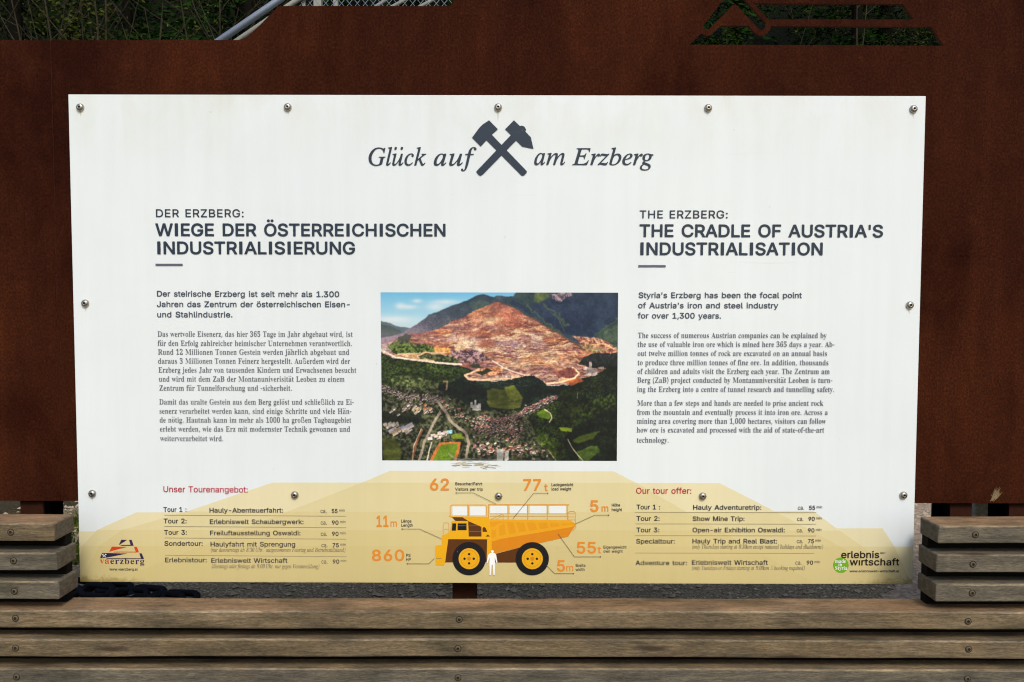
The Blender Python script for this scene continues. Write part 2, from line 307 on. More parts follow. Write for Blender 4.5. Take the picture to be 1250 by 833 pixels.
# ------------------------------------------------------------------ lettering: outlines of four alphabets
# per letter: advance width (thousandths of the size) and its loops as successive steps (x, y, x, y, ...) of 1/800 of the size
GLYPHS = {
 'sans': {
  'B': (456, [[42,-5,6,-2,158,0,39,4,29,9,19,10,21,18,14,19,10,24,4,24,-2,29,-5,19,-8,19,-14,19,-20,16,-16,8,1,5,20,14,9,10,11,19,8,34,-2,29,-10,28,-12,20,-9,10,-24,18,-34,12,-33,4,-149,0,-11,-6,-1,-5,0,-403], [110,53,-3,5,0,115,3,5,92,0,24,-4,24,-12,10,-8,10,-15,6,-19,-1,-24,-9,-19,-16,-14,-15,-5,-24,-4], [110,236,-3,4,0,110,3,4,82,0,24,-2,19,-7,19,-19,7,-19,-1,-24,-9,-19,-16,-16,-14,-7,-19,-5]]),
  'D': (502, [[42,-5,6,-2,144,1,53,8,31,12,26,16,25,23,18,24,17,38,11,43,4,48,-6,53,-12,43,-17,34,-25,30,-29,21,-38,17,-44,9,-153,1,-11,-6,-1,-5,0,-403], [110,53,-4,5,1,292,3,4,87,-1,24,-4,22,-8,21,-13,20,-21,14,-24,8,-24,5,-33,0,-44,-5,-33,-11,-29,-11,-19,-13,-15,-17,-12,-19,-11,-19,-5,-29,-4]]),
  'E': (419, [[42,-5,6,-2,250,0,5,2,4,10,0,38,-1,5,-8,5,-188,0,-3,5,0,110,0,5,3,3,168,0,10,3,3,8,0,39,-3,7,-5,2,-173,1,-3,4,0,110,3,4,183,0,9,5,3,6,0,38,-1,5,-6,5,-245,1,-11,-6,-1,-5,0,-403]]),
  'G': (520, [[186,-10,28,-3,48,6,34,12,29,17,22,20,21,30,14,33,7,38,1,58,-8,9,-153,1,-5,-1,-5,-9,0,-39,5,-8,5,-2,91,0,4,-4,-3,-19,-9,-24,-9,-15,-17,-17,-24,-15,-28,-7,-44,1,-28,10,-23,14,-18,19,-10,15,-12,28,-7,34,-2,48,5,34,11,33,12,22,20,21,19,13,19,9,24,5,24,0,24,-5,24,-10,19,-16,15,-20,14,-28,5,-4,48,-2,12,6,1,4,-5,20,-12,28,-12,20,-18,20,-19,16,-24,15,-24,9,-38,8,-39,1,-33,-6,-34,-13,-26,-17,-26,-24,-20,-29,-18,-38,-10,-43,-3,-48,5,-58,14,-43,17,-32,24,-30,29,-23,38,-18]]),
  'H': (517, [[42,-5,6,-2,48,0,5,1,5,8,1,171,3,5,192,0,4,-5,1,-170,4,-8,6,-2,48,0,5,2,2,5,0,403,-2,7,-10,4,-43,0,-5,-2,-5,-7,-1,-160,0,-5,-4,-2,-194,2,-2,166,-10,8,-43,0,-11,-6,-1,-5,0,-403]]),
  'L': (393, [[42,-5,6,-2,240,0,6,2,2,10,0,38,-3,7,-5,2,-178,1,-3,5,0,345,-6,9,-5,2,-43,0,-10,-5,-2,-6,0,-403]]),
  'O': (533, [[184,-10,45,-2,33,6,39,14,29,20,24,24,22,34,15,38,7,34,4,48,-5,52,-15,48,-17,34,-26,30,-29,23,-33,16,-39,9,-38,1,-38,-6,-24,-9,-39,-23,-25,-27,-23,-33,-15,-39,-8,-33,-3,-48,6,-58,13,-43,15,-29,26,-32,29,-23,33,-17], [190,52,-28,10,-23,14,-18,19,-15,24,-8,24,-7,34,-1,29,3,33,6,29,12,29,14,19,17,18,24,14,20,6,43,2,27,-6,21,-11,19,-16,17,-21,12,-24,9,-34,3,-43,-3,-34,-8,-33,-11,-24,-17,-24,-16,-15,-20,-11,-24,-8,-28,-2]]),
  'R': (449, [[42,-5,6,-2,48,0,5,1,5,8,2,147,79,2,7,-2,84,-154,5,-2,58,0,5,2,2,5,-3,10,-83,153,26,16,15,13,11,14,14,29,6,34,-1,38,-12,39,-19,26,-28,23,-34,13,-38,6,-149,0,-11,-6,-1,-5,0,-403], [110,211,-4,5,1,134,3,4,101,-2,24,-7,19,-15,12,-23,3,-29,-6,-28,-13,-20,-20,-12,-19,-5]]),
  'T': (449, [[150,-5,5,-2,48,0,5,2,5,10,0,345,5,4,110,0,10,4,3,7,0,38,-3,7,-5,3,-303,1,-10,-6,-2,-43,8,-9,115,-2,6,-4,0,-345]]),
  'U': (517, [[178,-11,43,-3,29,4,28,9,24,11,23,17,17,19,16,24,10,29,5,29,0,274,-3,10,-5,2,-48,0,-7,-3,-3,-9,-1,-264,-2,-20,-6,-18,-13,-20,-21,-18,-24,-9,-34,-4,-33,4,-24,10,-20,17,-14,22,-8,36,-1,264,-4,9,-6,3,-43,0,-11,-3,-1,-5,0,-268,6,-44,7,-19,17,-29,30,-28,38,-20]]),
  'W': (686, [[121,-5,7,-2,53,0,10,7,81,304,5,-4,80,-300,11,-7,53,0,5,2,7,10,108,393,1,5,-6,9,-48,2,-6,-1,-6,-5,-79,-310,-5,-7,-80,312,-6,9,-58,2,-10,-6,-81,-314,-5,0,-79,314,-12,6,-43,0,-9,-6,-1,-10,109,-398]]),
  'Z': (438, [[32,-5,5,-2,278,0,10,7,1,43,-1,5,-10,5,-207,0,215,312,2,38,-5,8,-5,3,-278,0,-10,-6,-2,-43,2,-6,10,-5,197,1,4,-1,3,-4,-212,-307,-3,-9,0,-29]]),
  'a': (389, [[103,-12,27,-2,38,6,19,9,24,19,5,-22,10,-5,38,0,10,5,3,4,0,197,-3,34,-8,24,-16,22,-20,16,-24,11,-24,6,-28,2,-29,-2,-29,-8,-19,-9,-20,-14,-17,-19,-13,-24,-1,-5,3,-6,48,-14,9,5,16,20,18,12,19,6,24,1,19,-3,12,-7,10,-9,7,-15,2,-24,-7,-5,-91,-15,-38,-10,-31,-18,-17,-17,-5,-12,-7,-33,2,-24,8,-24,9,-15,17,-16,19,-12], [115,46,-19,8,-13,16,-2,14,1,10,8,14,11,8,19,7,91,16,2,-26,-2,-19,-6,-15,-13,-16,-19,-13,-19,-5,-20,-2]]),
  'b': (424, [[158,-11,43,-2,24,6,33,17,29,28,19,36,11,40,2,48,-7,48,-15,38,-19,26,-29,24,-29,12,-43,4,-24,-3,-29,-13,-24,-24,-2,132,-2,5,-6,3,-48,0,-5,-3,-2,-5,0,-403,3,-5,9,-5,40,1,7,4,3,5,0,19,3,5,24,-23,14,-9], [167,46,-14,2,-15,6,-13,12,-11,14,-12,34,-4,24,0,28,8,39,16,29,12,10,14,7,29,6,19,-3,14,-5,15,-10,12,-15,8,-14,7,-24,2,-48,-7,-39,-9,-19,-11,-14,-12,-11,-14,-6]]),
  'c': (396, [[138,-11,43,-2,24,4,29,11,19,12,19,18,14,22,11,26,-2,5,-9,5,-43,10,-5,-2,-14,-28,-16,-14,-22,-10,-24,-1,-20,2,-14,7,-10,7,-19,24,-10,29,-4,24,2,43,14,38,10,15,12,10,15,8,19,4,19,0,19,-5,24,-16,19,-30,5,-3,43,12,5,2,5,8,-14,31,-28,31,-30,17,-38,11,-29,0,-39,-7,-38,-20,-14,-13,-18,-21,-13,-24,-10,-34,-5,-33,1,-34,9,-43,13,-29,22,-29,20,-17,24,-13]]),
  'e': (404, [[144,-11,37,-3,24,4,38,14,15,9,24,24,16,33,-8,10,-42,10,-10,-4,-14,-21,-18,-14,-20,-5,-29,-1,-19,5,-20,9,-14,15,-10,16,-6,19,-3,19,206,0,11,5,1,43,-3,24,-8,29,-12,24,-14,19,-28,22,-28,14,-29,6,-34,0,-33,-8,-24,-12,-23,-17,-19,-24,-13,-24,-13,-48,-1,-53,3,-19,10,-34,15,-29,17,-20,24,-19,28,-13], [90,184,-4,2,0,4,4,12,8,17,11,15,24,17,29,6,28,-4,24,-15,16,-24,8,-28]]),
  'f': (254, [[62,-5,5,-2,43,0,6,2,4,9,1,246,4,4,53,0,9,5,3,39,-4,9,-8,3,-57,2,1,34,4,14,13,10,15,2,24,-3,9,4,13,40,-2,9,-6,3,-29,5,-24,0,-24,-4,-24,-12,-20,-20,-9,-20,-4,-24,-2,-38,-46,-2,-10,-2,-2,-6,0,-38,2,-6,10,-4,44,0,4,-4,0,-245]]),
  'g': (425, [[136,-126,40,-1,24,2,43,14,24,15,15,14,14,24,7,24,2,24,0,307,-2,9,-7,4,-48,-1,-4,-7,-1,-29,-2,5,-23,19,-23,12,-38,5,-19,0,-24,-6,-24,-11,-24,-19,-20,-24,-14,-29,-8,-29,-3,-24,0,-34,3,-28,6,-24,12,-24,12,-20,15,-14,25,-17,20,-8,48,-6,38,7,24,14,14,16,4,-6,0,-38,-4,-20,-11,-19,-17,-13,-34,-8,-24,0,-19,4,-24,12,-24,26,-5,2,-41,-23,-5,-9,2,-5,14,-19,16,-16,28,-16], [147,56,-24,10,-21,20,-14,33,-3,24,0,24,9,39,17,28,12,12,15,6,33,4,29,-8,14,-11,13,-17,12,-34,3,-48,-8,-38,-8,-14,-12,-14,-14,-10,-14,-5,-24,-3]]),
  'i': (167, [[38,-5,4,-2,48,0,5,1,3,6,0,302,-2,5,-6,3,-43,0,-9,-2,-3,-6,0,-302], [52,350,19,-3,10,3,9,4,12,11,5,14,0,15,-5,14,-12,11,-14,6,-14,1,-15,-4,-14,-14,-7,-14,2,-20,5,-9,9,-10]]),
  'm': (610, [[37,-5,5,-2,48,0,5,2,3,10,0,187,3,19,8,19,13,15,16,9,20,3,19,-2,14,-6,14,-14,5,-14,3,-221,1,-5,6,-2,53,1,2,6,0,197,3,19,6,14,13,15,19,9,19,3,19,-3,15,-6,13,-13,5,-14,3,-19,0,-197,2,-10,6,-2,52,1,3,6,-1,216,-6,34,-15,28,-9,11,-20,14,-19,8,-19,4,-29,0,-29,-7,-24,-13,-28,-27,-10,16,-19,18,-29,12,-29,2,-24,-6,-25,-12,-18,-18,-2,3,-2,19,-6,8,-43,0,-9,-2,-3,-6,0,-302]]),
  'n': (410, [[37,-5,5,-2,48,0,5,2,3,10,0,182,4,19,7,20,15,16,19,10,24,4,24,-3,15,-8,13,-15,8,-19,3,-24,1,-187,3,-6,5,-1,43,0,9,7,2,192,-2,29,-5,19,-9,24,-14,18,-14,13,-19,11,-20,6,-43,2,-38,-12,-19,-13,-10,-11,-3,5,-2,19,-5,8,-43,0,-10,-3,-2,-5,0,-302]]),
  'o': (415, [[138,-11,19,-3,33,2,29,7,25,13,28,24,17,24,16,38,5,24,2,20,-2,48,-6,24,-17,38,-10,15,-30,28,-28,15,-29,7,-43,1,-19,-4,-29,-11,-24,-16,-21,-21,-15,-24,-11,-28,-6,-24,-1,-48,1,-20,8,-33,13,-29,18,-25,24,-21,24,-13], [152,46,-14,3,-20,11,-14,17,-10,17,-5,20,-4,24,2,43,14,38,22,25,24,10,19,3,20,-3,14,-4,16,-12,13,-14,8,-14,10,-44,-1,-38,-8,-34,-19,-28,-14,-12,-15,-6,-14,-3]]),
  'r': (259, [[37,-5,5,-2,48,0,5,2,3,10,0,187,2,14,10,20,9,11,15,9,24,7,33,-2,7,3,4,10,0,38,-6,11,-24,2,-29,-4,-24,-11,-19,-17,-3,5,-2,14,-5,8,-43,0,-10,-3,-2,-5,0,-302]]),
  's': (365, [[118,-11,36,-3,24,3,28,8,20,9,19,15,13,16,12,29,2,19,-3,25,-10,21,-14,16,-19,13,-20,8,-91,26,-14,10,-6,10,0,15,11,15,19,11,24,3,14,0,19,-6,16,-14,11,-19,7,-4,38,8,10,5,2,6,-5,14,-21,34,-19,15,-29,13,-24,4,-24,0,-24,-2,-29,-9,-19,-9,-15,-12,-15,-20,-10,-24,-2,-19,4,-24,9,-21,15,-17,19,-13,24,-10,86,-24,11,-6,7,-10,1,-19,-9,-14,-19,-12,-24,-5,-29,2,-19,7,-14,13,-10,19,-10,7,-49,-12,-1,-5,7,-24,19,-29,29,-21,24,-9]]),
  't': (227, [[110,-8,44,-2,19,5,4,7,-10,43,-9,5,-19,-3,-19,3,-9,9,-3,19,0,173,2,3,53,2,7,10,0,33,-6,10,-6,1,-48,0,-2,4,0,57,-3,10,-9,3,-43,0,-6,-3,-2,-5,0,-62,-7,-3,-28,-1,-10,-5,-2,-6,0,-33,2,-6,10,-6,28,0,7,-3,0,-177,3,-24,6,-20,13,-16,19,-15]]),
  'u': (410, [[123,-9,30,-2,33,7,20,10,24,20,4,-31,48,-2,7,3,2,5,2,297,-6,11,-48,1,-5,-1,-3,-6,-1,-187,-4,-19,-8,-19,-12,-16,-20,-10,-24,-5,-24,3,-16,8,-13,15,-8,19,-3,24,0,187,-2,5,-6,2,-48,0,-5,-2,-2,-5,0,-192,5,-43,9,-24,17,-25,29,-20]]),
  '.': (188, [[62,-8,12,-2,19,3,13,9,11,14,3,14,-3,20,-10,14,-14,10,-15,3,-19,-4,-13,-9,-10,-14,-3,-15,3,-19,10,-14]]),
  ':': (188, [[62,-8,12,-2,19,3,13,9,11,14,3,14,-3,20,-10,14,-14,10,-15,3,-19,-4,-13,-9,-10,-14,-3,-15,3,-19,10,-14], [61,213,22,-3,15,4,13,13,6,10,2,9,-1,20,-6,12,-14,13,-15,5,-14,0,-17,-6,-14,-15,-5,-14,3,-24,9,-13]]),
 },
 'bold': {
  'A': (480, [[8,-14,58,-1,9,3,9,12,34,96,5,2,139,0,5,-7,35,-96,4,-5,14,-5,48,0,10,3,4,7,1,15,-146,398,-13,13,-62,1,-10,-4,-6,-10,-148,-403,0,-10], [147,175,-1,3,44,135,47,-135,-8,-4]]),
  'B': (456, [[43,-14,163,-1,44,5,24,7,24,13,23,19,13,19,10,24,6,29,-2,29,-4,19,-17,33,-18,20,-14,9,-2,5,21,19,13,24,7,34,-2,29,-11,33,-12,19,-11,12,-24,18,-34,13,-38,5,-149,0,-10,-4,-9,-10,-1,-408,3,-10], [115,62,0,107,87,1,19,-3,24,-11,18,-22,6,-19,-2,-19,-8,-14,-14,-12,-34,-8], [115,244,0,102,96,-2,19,-6,17,-16,6,-20,-2,-19,-6,-15,-15,-14,-14,-7,-14,-2]]),
  'C': (510, [[198,-20,26,0,38,5,34,12,34,21,22,20,21,28,14,34,6,24,-4,10,-11,8,-53,0,-11,-8,-18,-37,-19,-20,-29,-15,-34,-4,-33,4,-29,14,-16,14,-18,24,-9,20,-7,28,-4,34,4,53,11,33,14,24,15,17,20,14,19,8,33,5,34,-6,14,-6,15,-8,15,-14,10,-14,12,-29,11,-9,53,0,14,14,-5,28,-9,24,-15,24,-19,23,-19,17,-24,14,-43,15,-24,3,-34,1,-43,-7,-39,-17,-38,-29,-24,-29,-21,-39,-11,-38,-6,-48,0,-48,9,-48,15,-38,21,-34,27,-29,33,-22,43,-16]]),
  'D': (502, [[43,-14,149,0,58,9,28,11,29,18,27,24,17,24,20,43,10,39,4,52,-6,56,-11,40,-20,39,-26,31,-29,22,-39,17,-48,10,-153,1,-17,-9,-3,-10,0,-403,3,-10], [115,62,0,284,82,-1,19,-3,24,-8,19,-12,19,-20,11,-19,9,-29,5,-28,0,-44,-5,-28,-9,-29,-11,-19,-13,-15,-15,-11,-20,-10,-43,-8]]),
  'E': (419, [[43,-14,255,-1,9,3,5,6,3,11,0,38,-3,10,-10,7,-187,2,0,104,163,2,16,5,5,14,-1,43,-10,12,-10,2,-163,1,0,101,183,1,12,8,3,10,0,43,-8,10,-12,4,-240,0,-17,-9,-3,-10,0,-403,3,-10]]),
  'F': (410, [[43,-14,58,0,7,4,6,10,1,159,5,3,154,0,9,3,8,13,-1,48,-12,11,-163,2,0,107,183,1,9,8,3,10,0,38,-8,15,-9,4,-240,0,-17,-9,-3,-10,0,-403,3,-10]]),
  'G': (520, [[198,-20,40,1,39,7,38,18,24,17,27,29,16,31,12,36,4,29,-1,58,-5,6,-10,7,-153,0,-11,-4,-7,-14,0,-39,8,-14,10,-4,85,-1,-1,-14,-7,-19,-17,-24,-17,-13,-19,-9,-34,-6,-24,1,-29,9,-20,13,-18,18,-10,15,-11,24,-7,34,-2,29,3,38,6,29,14,29,17,22,21,16,17,8,24,6,38,-3,20,-6,24,-16,17,-22,15,-29,11,-8,53,0,9,4,6,9,-5,28,-10,24,-15,24,-19,22,-19,17,-24,14,-24,11,-43,8,-39,1,-38,-7,-39,-16,-34,-26,-26,-28,-19,-34,-16,-48,-5,-48,0,-48,9,-48,15,-38,20,-34,28,-29,33,-22,43,-16]]),
  'H': (517, [[43,-14,58,0,7,4,6,10,1,168,5,2,178,-1,1,-169,8,-12,10,-3,48,0,12,5,3,10,0,403,-6,14,-14,5,-43,0,-10,-4,-8,-10,-1,-158,-5,-4,-173,0,-5,3,-1,159,-8,10,-10,4,-43,0,-17,-9,-3,-10,0,-403,3,-10]]),
  'I': (270, [[66,-14,76,-1,10,3,8,12,1,403,-3,10,-11,9,-72,0,-9,-4,-10,-10,-1,-408,3,-10]]),
  'J': (396, [[133,-20,28,0,29,5,35,14,29,24,10,15,12,24,6,24,2,28,0,288,-3,10,-10,9,-53,1,-10,-5,-5,-10,-1,-297,-5,-24,-9,-15,-13,-9,-19,-6,-24,1,-19,9,-10,10,-8,19,-2,43,-14,15,-53,0,-14,-15,0,-33,4,-29,6,-19,12,-24,26,-27,20,-12,28,-10]]),
  'K': (467, [[43,-14,53,-1,10,3,5,7,4,10,0,120,39,44,4,1,130,-182,10,-3,57,0,12,5,3,15,-3,9,-152,216,152,164,3,4,0,10,-10,10,-10,4,-57,0,-15,-6,-163,-178,-1,170,-8,10,-10,4,-43,0,-17,-9,-3,-10,0,-403,3,-10]]),
  'L': (393, [[43,-14,245,-1,12,5,4,15,-1,43,-10,11,-178,3,0,341,-8,15,-11,4,-48,0,-12,-9,-3,-10,0,-403,3,-10]]),
  'M': (628, [[43,-14,58,0,7,4,4,10,1,235,2,11,98,-246,8,-12,9,-3,48,1,10,9,96,247,2,-2,2,-14,1,-226,9,-12,10,-3,43,0,12,5,7,15,0,398,-8,15,-11,4,-67,0,-10,-4,-6,-5,-114,-298,-4,-1,-13,40,-103,259,-9,8,-10,1,-62,0,-17,-9,-3,-10,0,-403,3,-10]]),
  'N': (523, [[43,-14,58,0,7,4,6,10,1,280,183,-288,14,-7,58,0,12,5,4,15,0,398,-7,15,-14,4,-43,0,-10,-4,-7,-10,-1,-274,-2,-5,-182,287,-14,6,-53,0,-17,-9,-3,-10,0,-403,3,-10]]),
  'O': (533, [[198,-20,50,2,38,11,32,16,26,21,27,32,20,38,12,38,6,44,-1,52,-7,44,-12,33,-18,34,-27,32,-29,22,-38,19,-39,8,-38,1,-43,-7,-43,-19,-29,-23,-29,-33,-21,-39,-11,-38,-6,-43,0,-53,9,-48,15,-38,21,-34,27,-29,33,-22,43,-16], [186,61,-24,9,-20,13,-15,17,-14,24,-8,24,-6,29,-1,29,3,33,6,29,11,24,13,19,15,15,20,13,20,7,19,3,24,-1,29,-8,24,-14,18,-20,12,-19,10,-29,5,-28,2,-29,-3,-34,-6,-29,-11,-24,-17,-24,-15,-12,-19,-12,-24,-7,-24,-1]]),
  'P': (444, [[43,-14,58,0,7,4,6,10,1,130,5,3,82,1,43,7,21,8,22,13,18,16,17,24,11,24,7,28,1,29,-4,34,-8,24,-13,24,-19,21,-24,16,-29,13,-43,7,-149,0,-10,-4,-9,-10,-1,-408,3,-10], [115,210,0,136,91,-1,20,-6,18,-13,13,-24,3,-28,-6,-29,-14,-19,-14,-10,-24,-6]]),
  'R': (449, [[43,-14,58,0,7,4,6,10,1,139,5,3,67,0,87,-154,9,-3,58,0,9,3,5,7,0,10,-3,9,-79,144,34,27,14,17,15,33,6,34,-1,38,-11,39,-23,33,-29,23,-33,13,-43,7,-149,0,-10,-4,-9,-10,-1,-408,3,-10], [115,220,0,126,96,-2,23,-8,16,-14,7,-15,4,-29,-7,-28,-14,-17,-14,-8,-20,-4]]),
  'S': (447, [[160,-22,38,0,39,7,24,8,26,14,23,19,13,19,11,20,7,33,0,29,-7,29,-12,19,-18,21,-24,17,-29,13,-86,26,-29,11,-18,13,-8,10,-3,14,2,10,9,19,23,16,29,6,33,-1,27,-12,16,-14,12,-29,8,-6,52,-2,9,3,6,7,2,13,-5,28,-12,24,-26,29,-22,15,-24,11,-19,5,-33,5,-34,-1,-34,-6,-24,-9,-24,-13,-23,-21,-13,-19,-8,-15,-7,-29,0,-28,7,-29,10,-19,20,-23,23,-16,30,-13,91,-28,24,-9,18,-12,8,-10,2,-24,-4,-12,-8,-12,-21,-14,-19,-7,-19,-3,-34,2,-19,5,-14,8,-15,15,-9,29,-10,9,-53,2,-9,-3,-7,-4,-3,-15,9,-38,13,-24,12,-15,19,-17,33,-18,29,-9]]),
  'T': (449, [[150,-14,58,0,6,4,6,10,2,346,106,0,13,4,5,5,3,10,0,38,-3,10,-8,7,-10,2,-298,0,-9,-4,-10,-10,0,-48,5,-7,10,-6,110,-1,3,-5,0,-336,4,-15]]),
  'U': (517, [[190,-21,31,-1,33,5,24,7,27,13,21,15,20,20,12,18,12,24,11,48,0,274,-4,14,-7,6,-53,0,-10,-3,-5,-8,-3,-9,-1,-260,-2,-24,-10,-24,-18,-19,-28,-14,-34,-4,-31,4,-29,14,-18,19,-10,24,-4,24,0,260,-2,9,-6,8,-10,3,-48,0,-10,-4,-4,-7,-1,-273,5,-39,7,-24,20,-33,31,-31,43,-22]]),
  'V': (480, [[162,-14,62,0,14,14,145,398,-1,15,-9,6,-10,3,-43,0,-10,-2,-8,-7,-107,-311,-5,-2,-18,58,-91,255,-6,5,-9,4,-48,0,-10,-4,-8,-10,0,-10,147,-398,5,-9]]),
  'W': (686, [[123,-14,63,0,14,14,72,267,5,-3,73,-269,8,-7,10,-3,53,0,12,5,7,12,109,396,0,10,-7,10,-11,4,-43,0,-10,-1,-9,-9,-72,-279,-5,-7,-73,282,-9,10,-9,4,-53,0,-10,-4,-8,-10,-73,-278,-5,0,-73,283,-9,7,-9,2,-43,0,-15,-8,-3,-6,0,-10,108,-398,6,-10]]),
  'Z': (438, [[32,-14,283,-1,10,3,6,7,3,10,0,43,-4,6,-10,6,-192,0,-4,2,206,298,3,10,0,33,-8,15,-10,4,-278,0,-16,-9,-4,-10,1,-43,4,-7,10,-6,194,-1,-204,-298,-4,-14,0,-29,4,-10]]),
  'a': (389, [[107,-17,27,-1,34,6,19,8,19,14,5,-12,15,-9,38,0,10,4,5,5,2,201,-3,34,-8,24,-16,24,-19,16,-24,12,-29,7,-28,2,-29,-2,-29,-7,-19,-9,-24,-17,-19,-23,-11,-22,0,-10,6,-6,48,-13,11,5,14,19,18,13,19,6,24,1,15,-3,14,-6,10,-10,4,-11,3,-19,-3,-6,-14,-4,-82,-12,-33,-8,-34,-19,-16,-18,-8,-15,-6,-33,2,-24,7,-24,9,-15,17,-18,19,-13], [115,50,-19,9,-10,15,0,20,10,14,19,10,19,4,74,10,-2,-38,-9,-20,-8,-9,-21,-12,-14,-4,-20,-1]]),
  'b': (424, [[162,-16,39,-1,38,11,23,14,28,29,19,33,12,44,2,48,-7,48,-14,38,-20,27,-19,18,-29,17,-38,8,-38,-1,-20,-6,-14,-8,-19,-16,-3,4,-1,120,-11,7,-52,-2,-7,-10,1,-408,15,-9,39,0,13,9,3,15,3,2,29,-22], [162,50,-14,4,-17,12,-12,14,-7,14,-6,20,-4,24,3,48,12,33,17,19,24,12,19,3,14,-2,15,-4,14,-9,12,-14,8,-14,10,-44,-2,-48,-6,-19,-8,-17,-19,-22,-24,-10]]),
  'c': (396, [[143,-16,43,0,24,4,25,10,23,15,19,19,14,22,10,26,-1,5,-9,8,-48,11,-9,-5,-12,-24,-17,-17,-19,-8,-24,-1,-20,3,-14,6,-18,17,-9,15,-8,24,-4,24,2,43,5,19,10,19,22,23,29,10,33,-3,15,-7,11,-8,18,-30,9,-6,43,12,12,9,0,10,-10,24,-26,31,-23,17,-15,7,-38,10,-29,0,-39,-7,-16,-5,-24,-15,-16,-14,-19,-24,-13,-24,-9,-34,-5,-33,2,-39,9,-42,15,-30,19,-25,24,-20,24,-13]]),
  'd': (424, [[135,-16,27,-2,35,7,18,9,23,20,2,-20,8,-8,43,-1,10,2,6,7,2,404,-3,9,-5,6,-48,1,-10,-3,-3,-4,-2,-9,-1,-106,-3,-7,-22,17,-26,10,-29,2,-43,-6,-29,-14,-22,-16,-16,-20,-17,-33,-10,-34,-3,-57,5,-39,11,-33,18,-32,24,-25,29,-17], [147,50,-19,8,-10,8,-12,14,-9,19,-8,39,2,43,4,19,9,19,17,19,12,8,14,5,34,-1,14,-4,11,-8,13,-13,9,-15,10,-44,-3,-48,-12,-33,-18,-23,-15,-8,-14,-4]]),
  'e': (404, [[149,-16,32,-2,24,4,43,16,35,30,10,14,9,24,-1,6,-10,8,-43,10,-12,-4,-17,-24,-14,-11,-19,-5,-29,-1,-19,5,-15,7,-14,13,-10,16,-7,19,-2,15,201,0,10,2,6,7,0,43,-3,24,-8,29,-14,29,-15,18,-29,23,-24,11,-33,8,-43,-1,-29,-8,-24,-13,-19,-16,-20,-22,-16,-29,-12,-48,-1,-53,3,-19,10,-34,14,-29,20,-24,26,-20,28,-12], [94,188,-3,2,2,10,9,19,12,15,19,12,29,7,28,-4,20,-12,16,-23,8,-24,-5,-2]]),
  'f': (254, [[62,-10,48,-1,6,1,7,10,2,250,53,0,9,4,7,10,0,34,-2,9,-10,7,-57,2,1,30,4,12,9,8,15,2,24,-3,12,5,14,43,-2,9,-10,8,-29,4,-24,0,-29,-6,-19,-10,-21,-20,-11,-19,-5,-29,-1,-33,-43,-3,-10,-1,-5,-6,-1,-43,6,-10,10,-4,44,0,0,-245]]),
  'g': (425, [[141,-130,35,-1,24,2,29,7,19,8,19,12,19,20,17,33,6,39,0,307,-1,9,-7,8,-53,0,-7,-8,-3,-21,-24,19,-14,8,-19,5,-29,1,-38,-6,-24,-10,-25,-20,-20,-24,-15,-28,-9,-29,-4,-29,0,-34,3,-28,6,-24,11,-24,14,-21,15,-15,15,-12,28,-14,38,-7,29,1,19,4,24,12,15,12,4,-4,0,-33,-8,-24,-14,-15,-21,-8,-19,-4,-19,0,-24,4,-24,13,-22,24,-7,3,-38,-20,-8,-7,-4,-9,2,-5,14,-21,18,-18,40,-20], [142,62,-14,4,-13,10,-9,10,-9,19,-8,38,3,43,12,33,19,21,15,8,14,4,34,-2,14,-7,14,-12,9,-11,9,-19,6,-39,-3,-43,-6,-19,-8,-14,-21,-19,-24,-8]]),
  'h': (410, [[37,-10,53,-1,10,6,2,10,0,182,4,19,8,20,15,15,19,9,19,2,19,-2,20,-10,9,-10,7,-19,4,-24,0,-182,3,-10,10,-6,43,0,10,5,5,11,0,197,-5,33,-8,24,-16,24,-14,14,-20,11,-28,9,-34,1,-19,-3,-24,-9,-24,-16,-3,3,0,110,-4,10,-12,5,-44,-1,-9,-8,-2,-6,0,-403]]),
  'i': (167, [[37,-10,53,-1,10,5,2,6,0,302,-5,10,-7,2,-48,0,-9,-5,-2,-7,0,-302], [53,346,18,-3,15,4,16,13,8,14,1,20,-5,14,-11,12,-14,8,-19,2,-15,-4,-14,-11,-9,-17,-2,-19,6,-14,14,-15]]),
  'j': (167, [[-14,-124,44,2,29,10,24,22,11,19,4,14,4,34,0,321,-4,10,-5,6,-48,0,-6,-1,-7,-10,-2,-336,-4,-14,-5,-6,-10,-4,-19,-2,-10,-7,-1,-48], [49,346,20,-3,14,3,15,10,11,14,3,20,-4,14,-10,14,-15,9,-19,3,-14,-3,-15,-9,-9,-14,-4,-14,3,-20,9,-14]]),
  'k': (381, [[37,-10,53,-1,10,5,2,11,0,101,17,17,5,1,106,-133,9,-2,58,0,9,5,2,6,-6,14,-126,159,118,120,3,5,0,9,-5,6,-10,1,-52,0,-8,-2,-117,-118,-3,3,0,206,-4,10,-12,5,-44,-1,-9,-8,-2,-6,0,-403]]),
  'l': (189, [[92,-11,22,-2,29,3,10,6,2,7,-8,39,-4,8,-9,4,-24,0,-7,12,-2,345,-11,7,-43,0,-10,-2,-6,-10,0,-345,4,-24,13,-24,14,-13,14,-7]]),
  'm': (610, [[37,-10,53,-1,10,6,2,10,0,187,3,19,9,19,10,11,14,8,20,4,19,-3,12,-5,10,-10,7,-14,4,-226,10,-6,54,1,5,10,0,192,3,24,7,14,13,13,14,7,19,3,19,-3,15,-7,8,-8,6,-14,3,-19,1,-207,11,-6,53,1,6,10,-1,216,-7,38,-13,24,-13,15,-20,14,-20,8,-19,4,-29,0,-29,-6,-24,-13,-24,-22,-4,-2,-9,12,-15,15,-20,11,-14,4,-29,2,-19,-4,-24,-10,-19,-16,-3,3,-4,14,-8,7,-43,0,-10,-2,-6,-10,0,-302]]),
